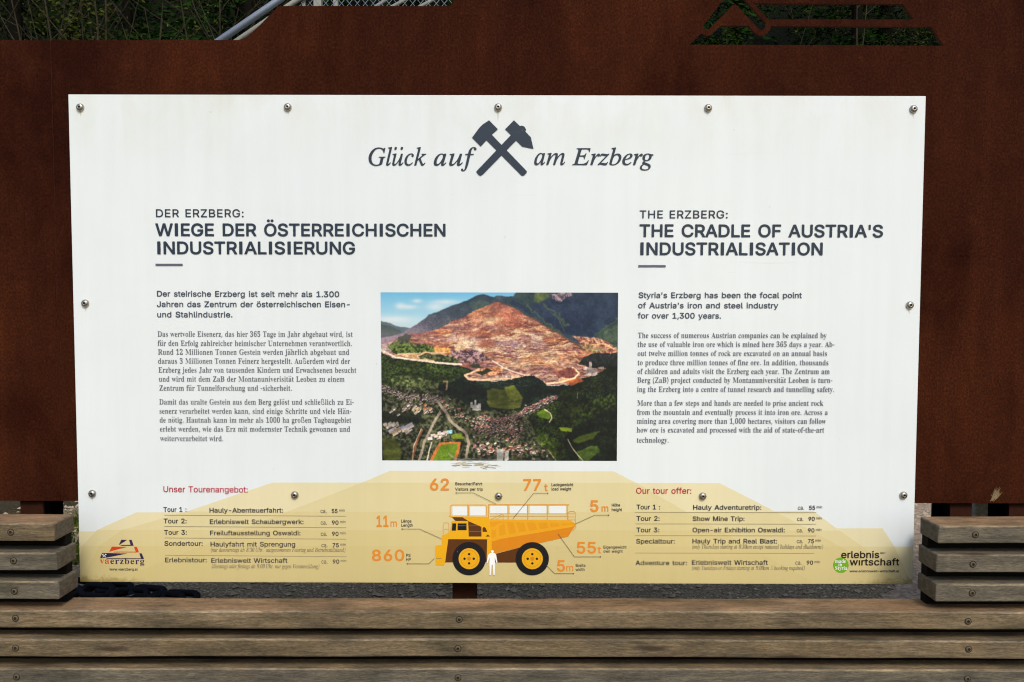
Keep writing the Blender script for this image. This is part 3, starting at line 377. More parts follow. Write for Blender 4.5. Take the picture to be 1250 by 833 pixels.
  'n': (410, [[37,-10,53,-1,10,6,2,10,0,182,4,19,8,20,15,15,19,9,19,2,19,-2,20,-10,9,-10,7,-19,4,-24,0,-182,3,-10,10,-6,43,0,6,1,8,10,1,192,-2,29,-5,24,-9,19,-13,19,-19,17,-19,10,-20,6,-38,2,-24,-4,-19,-8,-24,-16,-4,3,-3,14,-8,7,-43,0,-9,-1,-5,-5,-2,-308]]),
  'o': (415, [[143,-16,43,-1,24,5,33,14,19,16,15,14,17,24,15,38,5,24,2,20,-2,48,-6,24,-17,39,-13,18,-30,28,-29,15,-29,7,-43,1,-19,-4,-34,-12,-21,-16,-22,-22,-16,-26,-11,-28,-6,-24,-1,-48,2,-24,7,-29,16,-34,17,-24,23,-19,27,-15], [147,51,-19,7,-10,8,-12,14,-9,19,-8,39,2,43,13,36,19,22,24,11,19,3,20,-3,14,-5,14,-11,18,-24,11,-44,1,-24,-3,-24,-6,-19,-9,-19,-21,-21,-15,-7,-14,-3]]),
  'p': (424, [[37,-124,53,-2,10,7,2,9,0,120,3,5,22,-19,21,-9,34,-5,33,4,29,10,22,14,21,21,19,32,12,34,5,38,-1,39,-7,38,-10,29,-18,29,-24,23,-24,14,-38,11,-34,0,-33,-9,-29,-23,-3,3,-2,14,-10,11,-48,0,-10,-6,-1,-422], [177,49,-19,2,-15,6,-22,21,-9,14,-6,19,-4,48,6,39,7,19,9,12,24,18,29,6,29,-6,24,-21,9,-14,7,-19,5,-48,-6,-39,-7,-19,-8,-13,-24,-20]]),
  'r': (259, [[37,-10,53,-1,10,6,2,10,0,187,3,14,5,13,8,11,20,14,20,5,33,-2,10,4,5,13,0,38,-1,5,-9,11,-24,1,-29,-4,-14,-5,-24,-16,-10,17,-9,3,-39,0,-9,-1,-6,-6,-1,-307]]),
  's': (365, [[122,-16,32,-2,24,3,28,8,22,10,18,15,16,19,9,19,4,14,1,20,-4,24,-10,19,-17,19,-19,13,-20,8,-86,23,-14,9,-7,9,2,18,9,11,20,9,19,2,14,0,19,-7,14,-13,10,-18,10,-5,43,10,10,7,0,10,-11,24,-23,29,-29,18,-38,9,-48,-2,-29,-8,-19,-10,-19,-16,-13,-15,-10,-19,-3,-14,-1,-20,4,-24,10,-19,18,-19,14,-10,24,-11,91,-25,10,-7,5,-8,0,-16,-10,-13,-14,-9,-24,-5,-29,2,-19,8,-12,12,-8,16,-9,8,-10,1,-38,-9,-10,-6,-1,-10,8,-24,20,-28,21,-16,19,-10]]),
  't': (227, [[114,-13,20,-1,24,1,17,5,6,10,-7,38,-6,9,-10,5,-24,-3,-14,3,-6,10,-2,14,0,168,3,4,43,0,10,5,6,11,0,33,-1,5,-10,10,-48,0,-3,4,0,53,-2,10,-4,5,-10,2,-43,0,-10,-5,-2,-7,0,-58,-7,-3,-29,-1,-6,-5,-5,-10,0,-33,1,-6,10,-9,33,-1,3,-4,0,-172,2,-24,7,-20,12,-18,15,-12,19,-9]]),
  'u': (410, [[127,-14,26,-1,24,4,29,11,19,15,2,-5,2,-14,5,-6,48,-1,12,7,3,10,0,292,-3,10,-7,6,-48,0,-10,-6,-3,-10,0,-177,-4,-24,-8,-19,-13,-14,-15,-8,-24,-5,-20,3,-18,8,-13,16,-6,14,-3,24,-1,192,-11,6,-48,0,-10,-6,-1,-197,5,-43,9,-24,8,-14,18,-20,24,-16]]),
  'v': (389, [[128,-10,49,-1,14,8,114,296,2,9,-5,10,-10,2,-48,0,-10,-7,-76,-212,-5,0,-77,215,-10,4,-48,0,-9,-2,-4,-5,1,-14,112,-293]]),
  'w': (567, [[108,-10,50,-1,5,1,7,10,55,192,5,1,56,-198,11,-6,43,0,13,6,91,298,2,9,-5,10,-10,2,-43,0,-9,-2,-5,-5,-53,-194,-5,-2,-53,196,-5,6,-9,1,-43,0,-10,-3,-6,-9,-52,-192,-4,3,-55,194,-5,5,-8,2,-43,0,-9,-2,-6,-10,2,-9,88,-293]]),
  'x': (379, [[11,-10,59,-1,9,2,55,81,17,30,72,-110,10,-3,53,0,9,5,0,12,-102,148,97,143,0,10,-4,5,-10,2,-48,0,-10,-4,-62,-95,-5,-4,-65,101,-7,2,-53,0,-9,-4,-3,-8,3,-9,92,-135,1,-4,-103,-148,-1,-11]]),
  'y': (389, [[52,-126,38,0,20,5,28,17,23,26,13,29,132,346,0,9,-4,5,-10,3,-43,0,-10,-1,-5,-5,-76,-214,-5,3,-77,212,-10,5,-48,0,-8,-3,-5,-5,0,-9,113,-298,-14,-38,-11,-15,-12,-6,-34,1,-9,-9,-9,-34,-1,-12,5,-7]]),
  'z': (380, [[28,-10,241,-1,9,5,4,11,0,38,-1,5,-7,7,-152,3,153,201,3,39,-3,9,-4,5,-7,2,-221,0,-9,-2,-5,-5,-2,-48,7,-9,9,-3,135,0,3,-2,-156,-202,-3,-9,0,-34]]),
  '0': (453, [[167,-20,39,2,34,9,29,17,24,24,18,30,15,38,9,43,4,48,-2,58,-5,33,-10,39,-19,38,-20,27,-27,21,-35,15,-39,5,-33,-3,-29,-10,-34,-22,-20,-23,-18,-31,-12,-32,-8,-38,-5,-48,1,-48,6,-48,11,-38,17,-36,24,-31,24,-19,33,-15], [168,56,-14,6,-15,10,-11,14,-12,24,-7,28,-5,29,0,72,9,48,18,39,13,13,14,9,29,4,15,-3,16,-9,13,-14,11,-20,10,-28,5,-29,3,-43,-2,-34,-4,-34,-8,-28,-16,-30,-12,-14,-16,-8,-15,-3]]),
  '1': (453, [[56,-14,254,-1,10,3,7,12,1,38,-8,17,-10,4,-72,0,-2,3,0,341,-3,10,-9,7,-10,2,-62,-2,-91,-66,-7,-8,0,-53,5,-15,7,-4,14,2,72,53,2,-7,0,-260,-7,-3,-86,-1,-10,-3,-5,-12,0,-43,4,-10]]),
  '2': (453, [[46,-14,264,-1,10,3,5,7,1,48,-3,10,-8,6,-153,2,-5,1,115,124,33,49,13,39,2,24,-2,24,-9,28,-23,34,-19,17,-24,14,-24,8,-29,4,-28,-1,-29,-5,-24,-10,-24,-16,-20,-21,-15,-24,-10,-33,-2,-24,3,-10,10,-8,48,-1,10,4,7,10,7,32,10,14,19,13,24,5,29,-4,20,-12,13,-19,3,-24,-7,-27,-20,-31,-174,-187,-4,-10,0,-38,3,-10]]),
  '3': (453, [[161,-20,23,-1,34,5,24,7,25,13,23,17,14,17,14,24,7,19,5,33,-2,24,-9,29,-10,19,-15,20,-24,19,-19,10,-33,10,-5,4,99,115,0,43,-13,15,-240,0,-9,-4,-8,-11,0,-48,12,-12,144,-2,-84,-96,-4,-10,0,-38,4,-10,8,-6,76,-7,20,-8,11,-8,13,-19,5,-19,-1,-24,-8,-19,-16,-14,-14,-7,-24,-5,-24,1,-24,6,-19,14,-10,14,-6,20,-8,8,-58,2,-9,-4,-6,-11,3,-24,9,-24,18,-27,16,-16,17,-12,24,-11,24,-7]]),
  '4': (453, [[224,-14,48,-1,11,5,7,15,0,62,40,3,12,7,4,9,-1,44,-3,9,-8,5,-38,2,-6,3,0,101,-7,14,-11,5,-48,-1,-6,-4,-7,-10,-1,-107,-92,-1,-4,3,147,249,-3,15,-10,8,-48,1,-10,-4,-9,-10,-159,-269,-5,-14,0,-39,5,-12,15,-5,173,-1,1,-68,6,-10]]),
  '5': (453, [[162,-20,25,0,39,6,33,16,24,19,19,21,15,29,9,34,2,33,-6,39,-9,24,-19,29,-25,25,-34,18,-33,8,-29,1,-19,-4,-24,-8,-4,3,8,72,154,1,10,4,9,9,1,48,-6,10,-9,5,-211,0,-15,-5,-5,-10,-23,-201,3,-10,11,-9,48,-5,29,14,24,8,24,2,14,-2,19,-7,18,-15,9,-15,7,-19,1,-34,-8,-24,-17,-20,-15,-9,-14,-4,-29,0,-24,9,-17,15,-12,29,-9,8,-53,0,-14,-13,2,-24,6,-19,10,-20,20,-24,24,-17,19,-10,19,-6]]),
  '6': (453, [[166,-20,34,1,29,5,24,11,19,13,27,28,14,24,9,28,4,34,-4,38,-7,24,-17,29,-16,19,-29,19,-34,11,-39,4,89,130,-2,14,-9,9,-53,1,-10,-3,-8,-7,-112,-166,-21,-40,-16,-48,-1,-48,5,-29,10,-24,15,-24,23,-23,24,-15,25,-10], [162,57,-24,14,-15,19,-8,29,3,29,12,24,17,16,24,8,29,-2,23,-12,15,-20,8,-28,-2,-29,-5,-15,-9,-14,-18,-14,-22,-8]]),
  '7': (453, [[74,-14,62,0,7,4,6,10,176,350,3,10,0,43,-4,10,-10,9,-260,0,-9,-4,-10,-10,0,-48,5,-7,10,-6,184,-1,-168,-336,-2,-15]]),
  '8': (453, [[164,-20,36,0,34,6,28,11,28,17,20,20,16,28,8,24,2,28,-4,24,-14,34,-17,23,-23,20,23,24,10,19,7,20,3,24,-2,19,-5,24,-7,14,-21,28,-28,22,-32,13,-45,6,-24,-2,-24,-5,-29,-12,-29,-22,-11,-13,-13,-22,-7,-22,-3,-24,5,-33,15,-34,23,-24,-28,-25,-13,-18,-10,-24,-6,-24,-1,-24,4,-24,13,-29,14,-19,28,-23,19,-11,29,-9], [162,56,-20,6,-14,8,-14,16,-5,14,-1,14,6,24,19,21,29,12,33,1,29,-10,19,-17,8,-16,3,-24,-6,-19,-14,-16,-20,-11,-28,-5], [166,248,-24,10,-14,16,-6,23,4,24,12,17,19,11,29,4,24,-6,17,-12,10,-14,3,-24,-5,-19,-10,-15,-15,-10,-20,-6]]),
  '9': (453, [[103,-14,54,-1,15,5,114,168,23,44,12,33,5,34,-1,29,-6,28,-9,24,-16,24,-22,24,-24,15,-24,9,-34,5,-28,-1,-29,-6,-24,-10,-24,-17,-22,-23,-14,-24,-8,-24,-5,-39,3,-38,8,-24,16,-29,22,-22,33,-20,34,-8,30,-3,-88,-128,0,-16], [171,211,-24,8,-21,21,-8,24,-1,34,9,24,17,19,23,10,29,0,23,-10,18,-19,9,-24,0,-34,-9,-24,-17,-18,-24,-11]]),
  '.': (188, [[65,-13,13,-1,20,4,13,12,10,14,3,14,-3,20,-9,15,-19,13,-15,3,-19,-3,-14,-10,-14,-18,-2,-15,3,-19,13,-18]]),
  ',': (188, [[25,-105,39,-1,10,4,5,7,40,144,-1,9,-6,8,-53,2,-9,-3,-7,-7,-24,-153]]),
  ':': (188, [[65,-13,13,-1,20,4,13,12,10,14,3,14,-3,20,-9,15,-19,13,-15,3,-19,-3,-14,-10,-14,-18,-2,-15,3,-19,13,-18], [62,208,21,-2,15,4,14,12,9,15,2,9,-1,20,-6,14,-18,16,-15,4,-19,-1,-18,-9,-12,-15,-5,-14,0,-15,5,-14,16,-18]]),
  '-': (453, [[86,141,188,-1,5,6,2,9,-1,43,-6,7,-10,1,-173,0,-9,-7,-2,-5,0,-44]]),
  '(': (273, [[138,-86,48,-2,10,6,2,5,-1,10,-33,77,-18,52,-9,48,-5,53,3,53,11,58,21,76,31,77,-4,10,-12,5,-44,0,-9,-10,-13,-24,-18,-43,-18,-58,-12,-53,-6,-52,0,-68,4,-43,9,-38,27,-77,26,-53]]),
  ')': (273, [[24,-86,49,-2,9,2,5,4,32,63,19,53,13,52,7,48,-2,77,-16,91,-13,44,-25,62,-15,29,-14,5,-43,-1,-9,-14,30,-77,22,-76,8,-44,5,-67,-1,-33,-8,-48,-12,-44,-19,-52,-26,-58,0,-10]]),
  '/': (249, [[6,-70,48,-2,6,2,8,9,130,480,-1,10,-8,7,-43,2,-10,-5,-6,-9,-129,-480,1,-10]]),
  "'": (206, [[60,245,39,-2,6,2,8,9,6,149,-1,5,-9,9,-48,1,-5,-1,-10,-9,5,-149]]),
  'ä': (389, [[107,-17,27,-1,34,6,19,8,19,14,5,-12,15,-9,38,0,10,4,5,5,2,201,-3,34,-8,24,-16,24,-19,16,-24,12,-29,7,-28,2,-29,-2,-29,-7,-19,-9,-24,-17,-19,-23,-11,-22,0,-10,6,-6,48,-13,11,5,14,19,18,13,19,6,24,1,15,-3,14,-6,10,-10,4,-11,3,-19,-3,-6,-14,-4,-82,-12,-33,-8,-34,-19,-16,-18,-8,-15,-6,-33,2,-24,7,-24,9,-15,17,-18,19,-13], [115,50,-19,9,-10,15,0,20,10,14,19,10,19,4,74,10,-2,-38,-9,-20,-8,-9,-21,-12,-14,-4,-20,-1], [88,343,18,2,16,8,11,14,4,15,-2,19,-5,9,-15,14,-14,5,-19,-1,-15,-8,-12,-14,-5,-15,1,-14,7,-15,14,-13], [203,343,18,2,16,8,11,14,4,15,-2,19,-9,14,-15,11,-15,4,-14,-2,-15,-8,-12,-14,-4,-15,2,-19,5,-10,14,-13]]),
  'ö': (415, [[143,-16,43,-1,24,5,33,14,19,16,15,14,17,24,15,38,5,24,2,20,-2,48,-6,24,-17,39,-13,18,-30,28,-29,15,-29,7,-43,1,-19,-4,-34,-12,-21,-16,-22,-22,-16,-26,-11,-28,-6,-24,-1,-48,2,-24,7,-29,16,-34,17,-24,23,-19,27,-15], [147,51,-19,7,-10,8,-12,14,-9,19,-8,39,2,43,13,36,19,22,24,11,19,3,20,-3,14,-5,14,-11,18,-24,11,-44,1,-24,-3,-24,-6,-19,-9,-19,-21,-21,-15,-7,-14,-3], [102,344,16,0,18,10,12,14,3,14,-1,15,-8,16,-14,13,-14,4,-20,-2,-12,-7,-12,-15,-5,-14,2,-19,8,-15,12,-9], [217,344,17,0,17,10,11,14,4,14,0,15,-8,16,-15,12,-14,5,-19,-2,-13,-7,-12,-15,-5,-14,2,-19,8,-15,12,-9]]),
  'ü': (410, [[127,-14,26,-1,24,4,29,11,19,15,2,-5,2,-14,5,-6,48,-1,12,7,3,10,0,292,-3,10,-7,6,-48,0,-10,-6,-3,-10,0,-177,-4,-24,-8,-19,-13,-14,-15,-8,-24,-5,-20,3,-18,8,-13,16,-6,14,-3,24,-1,192,-11,6,-48,0,-10,-6,-1,-197,5,-43,9,-24,8,-14,18,-20,24,-16], [90,346,20,-3,14,3,13,10,10,14,3,20,-4,14,-10,14,-12,8,-14,4,-20,-4,-14,-9,-10,-13,-3,-14,3,-20,10,-14], [206,346,19,-3,14,3,13,10,10,14,3,20,-3,14,-8,12,-15,10,-14,4,-19,-4,-15,-9,-9,-13,-4,-14,3,-20,10,-14]]),
  'Ö': (533, [[198,-20,50,2,38,11,32,16,26,21,27,32,20,38,12,38,6,44,-1,52,-7,44,-12,33,-18,34,-27,32,-29,22,-38,19,-39,8,-38,1,-43,-7,-43,-19,-29,-23,-29,-33,-21,-39,-11,-38,-6,-43,0,-53,9,-48,15,-38,21,-34,27,-29,33,-22,43,-16], [186,61,-24,9,-20,13,-15,17,-14,24,-8,24,-6,29,-1,29,3,33,6,29,11,24,13,19,15,15,20,13,20,7,19,3,24,-1,29,-8,24,-14,18,-20,12,-19,10,-29,5,-28,2,-29,-3,-34,-6,-29,-11,-24,-17,-24,-15,-12,-19,-12,-24,-7,-24,-1], [139,470,18,-4,19,5,17,13,8,14,2,20,-3,14,-10,14,-19,13,-19,2,-14,-3,-16,-12,-10,-14,-3,-14,2,-20,12,-18], [254,470,18,-4,19,5,17,13,8,14,2,20,-3,14,-9,14,-20,13,-19,3,-14,-4,-16,-12,-10,-14,-3,-14,2,-20,12,-19]]),
  'ı': (167, [[37,-10,53,-1,6,1,6,10,0,302,-5,10,-7,2,-48,0,-9,-6,-2,-6,0,-302]]),
 },
 'serif': {
  'A': (436, [[-2,0,3,-3,92,0,4,3,-2,16,-30,7,-9,13,2,20,18,44,5,2,127,-2,21,-52,1,-16,-9,-9,-31,-7,-2,-12,5,-8,152,0,4,4,0,14,-20,10,-19,32,-137,318,-4,-2,-131,-324,-17,-23,-20,-9], [93,132,-3,4,43,108,16,0,45,-108,-1,-4]]),
  'B': (443, [[19,0,5,-3,160,0,44,3,44,14,36,27,14,23,8,28,-1,28,-6,20,-17,24,-18,14,-44,18,1,4,19,7,25,17,19,28,5,28,-3,20,-8,20,-12,16,-38,21,-52,9,-180,2,-3,-4,0,-12,3,-4,24,-4,12,-8,6,-16,2,-24,-1,-248,-11,-22,-32,-10,-2,-4], [160,23,-12,5,-6,16,0,132,2,5,52,-3,26,-10,15,-20,7,-24,1,-24,-4,-36,-9,-21,-16,-14,-20,-5], [144,206,-2,2,0,104,3,24,3,4,12,3,28,0,20,-5,17,-18,6,-28,0,-36,-7,-24,-9,-12,-15,-9,-24,-5]]),
  'D': (496, [[23,0,5,-4,192,3,40,9,28,12,36,26,20,26,14,32,9,36,3,44,-3,40,-9,36,-16,32,-22,26,-20,16,-28,16,-56,15,-48,3,-148,0,-4,-4,0,-12,4,-4,24,-4,12,-8,7,-32,-1,-260,-3,-12,-7,-8,-28,-8,-3,-4], [160,24,-12,5,-6,19,0,264,6,26,16,4,24,0,24,-3,20,-8,16,-13,22,-34,13,-64,-1,-88,-14,-56,-22,-32,-14,-10,-20,-8]]),
  'E': (442, [[16,0,3,-3,292,0,5,3,22,108,-3,8,-20,-36,-16,-20,-21,-16,-23,-10,-44,-8,-56,2,-10,8,-3,20,1,118,40,-2,22,-8,20,-24,10,-46,3,2,1,16,-1,160,-3,3,-11,-39,-17,-23,-24,-11,-40,-1,-1,111,3,20,10,7,52,2,36,-5,24,-8,16,-10,12,-14,11,-24,5,-24,3,20,0,84,-3,7,-288,0,-4,-2,0,-15,33,-10,7,-10,4,-14,2,-252,-3,-24,-5,-12,-10,-6,-28,-6,-3,-4]]),
  'F': (404, [[19,0,4,-3,172,0,4,3,2,12,-3,4,-39,7,-13,13,-4,24,0,112,5,3,32,-1,28,-13,15,-21,13,-46,2,182,-2,2,-4,-3,-12,-43,-16,-19,-20,-9,-40,-2,-1,130,5,6,8,2,52,1,36,-5,20,-7,16,-11,11,-14,17,-49,3,13,0,92,-3,6,-288,1,-3,-3,0,-12,3,-4,24,-6,12,-7,7,-15,2,-20,-2,-252,-11,-22,-32,-11]]),
  'G': (508, [[180,-8,38,-3,40,4,44,9,47,18,3,8,3,96,8,12,31,8,2,12,-6,6,-160,0,-5,-6,2,-12,35,-7,13,-13,3,-24,0,-48,-3,-16,-9,-13,-20,-8,-48,0,-24,7,-20,16,-16,20,-15,34,-7,32,-3,40,1,60,12,64,20,36,20,17,20,7,48,2,36,-12,28,-22,22,-28,22,-43,4,7,0,116,-4,6,-14,-18,-10,-4,-24,2,-40,14,-36,6,-28,0,-40,-8,-32,-15,-28,-20,-25,-27,-20,-32,-14,-40,-5,-48,6,-52,14,-42,24,-38,28,-26,36,-20]]),
  'H': (523, [[17,0,3,-3,164,0,5,7,-3,12,-34,10,-8,14,-2,132,134,1,-1,-133,-11,-16,-32,-9,0,-15,4,-3,160,0,6,7,-2,10,-32,11,-6,7,-6,16,-1,252,5,32,12,10,26,6,4,4,-2,12,-4,4,-164,-3,0,-15,34,-10,9,-12,1,-124,-128,0,-6,4,2,120,9,12,33,8,3,4,-1,12,-4,4,-164,-2,-2,-6,2,-11,32,-11,6,-6,5,-16,1,-252,-2,-20,-6,-14,-12,-8,-24,-6,-3,-4]]),
  'I': (261, [[15,0,3,-3,168,0,4,3,0,16,-31,8,-11,8,-6,32,1,260,10,16,35,8,3,12,-5,8,-168,0,-3,-4,0,-12,3,-4,28,-5,12,-7,7,-32,-1,-256,-10,-20,-36,-12]]),
  'J': (330, [[66,-52,40,-2,28,8,24,12,25,30,10,24,6,48,3,252,3,12,8,8,33,10,1,10,-5,8,-168,-1,-5,-3,1,-14,40,-12,8,-10,3,-12,1,-316,-5,-16,-11,-10,-32,-3,-12,4,-5,9,10,24,1,28,-10,16,-20,10,-12,-3,-15,-11,-8,-16,-1,-16,5,-24,15,-20,21,-16]]),
  'K': (510, [[18,0,3,-3,164,0,4,3,-3,16,-33,10,-10,18,-1,112,7,7,16,0,4,0,101,-131,0,-8,-5,-3,-33,-5,-2,-16,3,-4,172,0,4,4,0,15,-24,7,-16,13,-155,193,70,72,29,24,36,19,32,6,3,11,-3,6,-140,2,-3,-4,0,-12,3,-4,36,-6,5,-6,-2,-12,-15,-20,-108,-106,-12,0,-3,6,1,120,10,16,33,8,4,4,-1,12,-4,4,-164,-2,-3,-6,3,-11,32,-10,6,-7,5,-16,1,-252,-2,-20,-6,-14,-12,-8,-24,-6,-3,-4]]),
  'L': (426, [[17,0,3,-3,292,0,4,3,21,120,-5,4,-28,-54,-20,-20,-20,-12,-32,-9,-56,-3,-24,3,-8,9,-2,26,0,256,6,16,8,6,36,7,3,11,-3,6,-168,2,-5,-4,1,-15,32,-10,10,-19,2,-252,-2,-24,-6,-14,-12,-8,-24,-6,-3,-4]]),
  'M': (634, [[16,0,3,-3,108,0,4,3,0,12,-4,4,-36,10,-9,18,-2,232,3,10,16,-1,124,-287,128,300,16,0,-1,-254,-7,-16,-35,-12,-3,-12,6,-8,156,0,6,8,-2,10,-32,10,-9,20,-2,256,6,32,9,9,28,9,0,15,-4,2,-116,0,-4,-3,-100,-237,-16,0,-4,2,-100,236,-4,3,-120,-2,-3,-6,3,-11,32,-7,8,-8,4,-10,2,-260,-7,-32,-11,-9,-28,-7,-3,-4]]),
  'R': (473, [[17,0,3,-3,164,0,4,3,-2,16,-34,10,-8,14,-2,120,2,6,24,-2,108,-165,96,-3,6,4,1,12,-19,9,-12,11,-98,144,46,23,17,17,11,20,5,28,-2,24,-9,24,-18,22,-36,20,-44,11,-52,3,-148,-2,-2,-6,2,-11,32,-11,6,-6,5,-16,1,-252,-2,-20,-6,-14,-12,-8,-24,-6,-3,-4], [144,190,-2,6,0,112,3,24,7,6,12,3,32,0,20,-6,18,-15,10,-24,3,-36,-8,-36,-11,-15,-20,-12,-28,-6]]),
  'S': (390, [[40,-9,3,0,8,12,7,3,20,0,64,-16,48,4,44,18,19,15,13,18,13,30,4,32,-4,32,-13,29,-16,19,-24,18,-112,58,-16,16,-7,24,7,24,20,19,20,5,48,-3,24,-12,19,-17,19,-28,14,-36,4,2,0,116,-4,1,-8,-12,-24,-3,-72,16,-32,-2,-40,-19,-28,-31,-11,-28,-3,-28,3,-28,15,-32,16,-20,27,-20,101,-55,17,-21,4,-24,-9,-28,-20,-17,-28,-6,-32,0,-20,4,-21,11,-21,20,-14,24,-20,53,-4,-5]]),
  'T': (423, [[80,0,5,-3,168,0,4,3,-2,16,-35,8,-8,8,-5,16,-1,292,3,2,36,0,16,-4,28,-16,20,-27,12,-42,3,15,0,92,-3,6,-304,1,-4,-3,0,-104,4,-7,15,47,21,25,16,9,24,8,32,1,4,-3,-1,-292,-6,-16,-5,-6,-36,-11]]),
  'U': (492, [[162,-10,46,-4,48,10,36,22,22,28,11,28,8,48,1,196,10,19,29,13,1,12,-2,4,-96,2,-9,-6,0,-8,5,-6,36,-11,9,-19,0,-216,-11,-36,-14,-22,-24,-16,-40,-6,-32,0,-29,12,-17,24,-8,32,0,232,3,12,7,6,34,10,0,16,-162,2,-8,-6,3,-12,33,-12,9,-16,2,-212,4,-32,8,-24,14,-24,19,-19,24,-13]]),
  'V': (428, [[174,-10,3,-2,4,6,124,320,16,24,26,12,2,13,-8,5,-88,0,-8,-4,-2,-10,6,-6,24,-3,12,-7,2,-20,-70,-188,-20,-1,-79,197,0,8,7,8,37,8,2,12,-3,4,-164,0,-4,-4,3,-12,25,-13,16,-27]]),
  'Z': (442, [[21,0,3,-3,292,0,4,3,14,128,-2,4,-16,-39,-15,-25,-15,-16,-20,-12,-50,-13,-94,1,196,320,3,8,-5,12,-260,0,-4,-3,-12,-109,4,-3,22,47,14,17,16,11,20,7,28,4,77,1,-197,-325]]),
  'a': (344, [[65,-8,15,-2,24,5,20,8,24,17,16,0,16,-23,24,-8,28,9,25,22,-5,11,-16,0,-5,5,-1,132,-5,36,-13,25,-24,18,-44,11,-44,-4,-40,-16,-24,-26,-5,-16,3,-24,10,-14,16,-8,20,8,11,14,2,20,-14,28,6,8,23,5,36,-3,13,-10,6,-20,0,-44,-95,-38,-26,-18,-15,-20,-6,-24,3,-28,16,-23], [108,31,-12,9,-5,16,0,24,6,16,11,14,16,12,20,8,16,0,3,-6,0,-72,-27,-20]]),
  'b': (361, [[142,-9,24,-1,36,13,26,20,19,24,15,32,6,36,-1,44,-8,32,-21,36,-20,16,-20,11,-32,3,-24,-10,-16,-11,-20,-2,0,129,-8,5,-84,-2,-3,-11,23,-16,4,-16,1,-328,3,-2,32,24,16,0,28,-18], [122,18,-12,13,-4,16,1,148,6,12,13,11,36,2,20,-10,13,-27,5,-44,-6,-84,-9,-24,-14,-12,-17,-4]]),
  'c': (294, [[106,-8,25,-3,44,14,24,17,24,28,-8,6,-16,-12,-20,-7,-44,3,-16,8,-12,14,-16,36,-5,40,2,52,8,24,13,16,18,6,24,-1,8,-5,4,-44,6,-12,10,-9,12,-2,8,3,15,16,3,24,-10,24,-24,20,-28,9,-20,1,-24,-4,-22,-10,-22,-14,-29,-38,-16,-48,0,-48,16,-48,29,-37]]),
  'd': (370, [[95,-8,16,-3,20,4,16,8,16,14,16,0,4,-21,4,-1,84,12,7,7,-3,12,-17,8,-7,16,0,312,-4,6,-100,0,-2,-6,2,-10,24,-7,10,-11,1,-92,-3,-3,-16,0,-32,18,-16,3,-16,-4,-36,-20,-16,-18,-13,-24,-9,-28,-5,-36,1,-28,6,-32,11,-28,15,-20,18,-17], [119,28,-15,12,-10,24,-4,68,4,44,6,24,11,14,12,6,28,1,20,-9,11,-16,0,-136,-8,-16,-15,-14,-16,-4]]),
  'e': (301, [[104,-8,23,-3,36,10,28,19,31,38,-3,7,-4,1,-17,-16,-15,-8,-44,-2,-24,12,-15,22,-10,36,1,21,124,1,7,6,-6,48,-17,36,-15,16,-21,13,-36,9,-39,-10,-33,-24,-25,-40,-10,-48,5,-56,14,-36,24,-30,20,-14], [91,158,-2,2,2,36,11,28,17,10,20,0,12,-4,8,-10,5,-20,-1,-42]]),
  'f': (214, [[16,0,4,-4,128,0,7,8,-3,11,-24,4,-8,5,-6,16,0,176,42,4,2,24,-6,8,-36,0,-2,68,4,20,6,8,36,2,2,-6,-10,-28,5,-20,19,-14,16,6,12,16,2,24,-10,21,-24,19,-24,6,-24,0,-28,-8,-22,-14,-13,-16,-10,-20,-5,-24,0,-36,-2,-4,-20,0,-6,-8,2,-24,26,-4,0,-160,-4,-32,-22,-8,-4,-4]]),
  'g': (327, [[81,-112,46,-3,64,12,32,18,19,25,5,20,0,24,-5,20,-16,20,-23,10,-24,6,-92,5,-9,7,-1,8,3,8,11,9,72,6,24,10,20,16,16,25,6,26,-4,28,-10,20,32,6,2,26,-6,7,-64,0,-40,10,-33,-1,-23,-6,-24,-12,-16,-14,-13,-20,-8,-32,8,-40,19,-24,31,-20,-33,-20,-20,-24,-4,-20,4,-16,7,-12,19,-16,-18,-9,-12,-10,-6,-13,-1,-12,6,-16,13,-14,20,-12], [103,-89,-28,7,-17,14,-4,8,2,12,15,17,112,0,20,-4,11,-9,-3,-22,-8,-9,-16,-8,-32,-6], [115,103,-17,9,-8,20,-3,28,3,44,5,17,8,9,12,4,24,-1,12,-6,10,-19,3,-32,-3,-44,-6,-17,-8,-9]]),
  'h': (381, [[19,0,3,-3,112,0,4,3,0,14,-16,6,-8,16,0,148,16,21,24,9,28,-4,6,-6,3,-16,1,-152,-8,-16,-18,-7,1,-13,3,-3,112,0,4,3,0,12,-20,10,-5,10,-2,156,-9,33,-20,25,-12,6,-24,6,-32,-8,-32,-24,-16,0,0,134,-8,8,-80,0,-7,-8,3,-10,20,-10,4,-12,0,-280,-4,-23,-23,-13]]),
  'i': (198, [[19,0,3,-3,112,0,4,3,0,14,-20,9,-4,13,0,212,-4,4,-84,0,-4,-4,0,-14,17,-6,7,-12,0,-172,-4,-20,-20,-8,-3,-4], [75,288,15,2,12,8,8,10,6,16,-1,16,-7,16,-13,12,-13,5,-12,-3,-14,-10,-11,-24,5,-28,10,-12]]),
  'j': (210, [[10,-112,17,-3,24,2,28,11,23,18,16,28,5,40,-1,264,-3,3,-92,1,-4,-4,0,-13,24,-8,8,-19,-2,-280,-5,-12,-6,-4,-35,0,-1,8,9,20,0,16,-8,14,-16,9,-20,-7,-9,-12,-2,-12,2,-20,10,-16,15,-14], [73,292,10,-4,16,5,12,11,9,16,1,16,-6,17,-12,13,-16,8,-11,-2,-13,-8,-13,-24,4,-28]]),
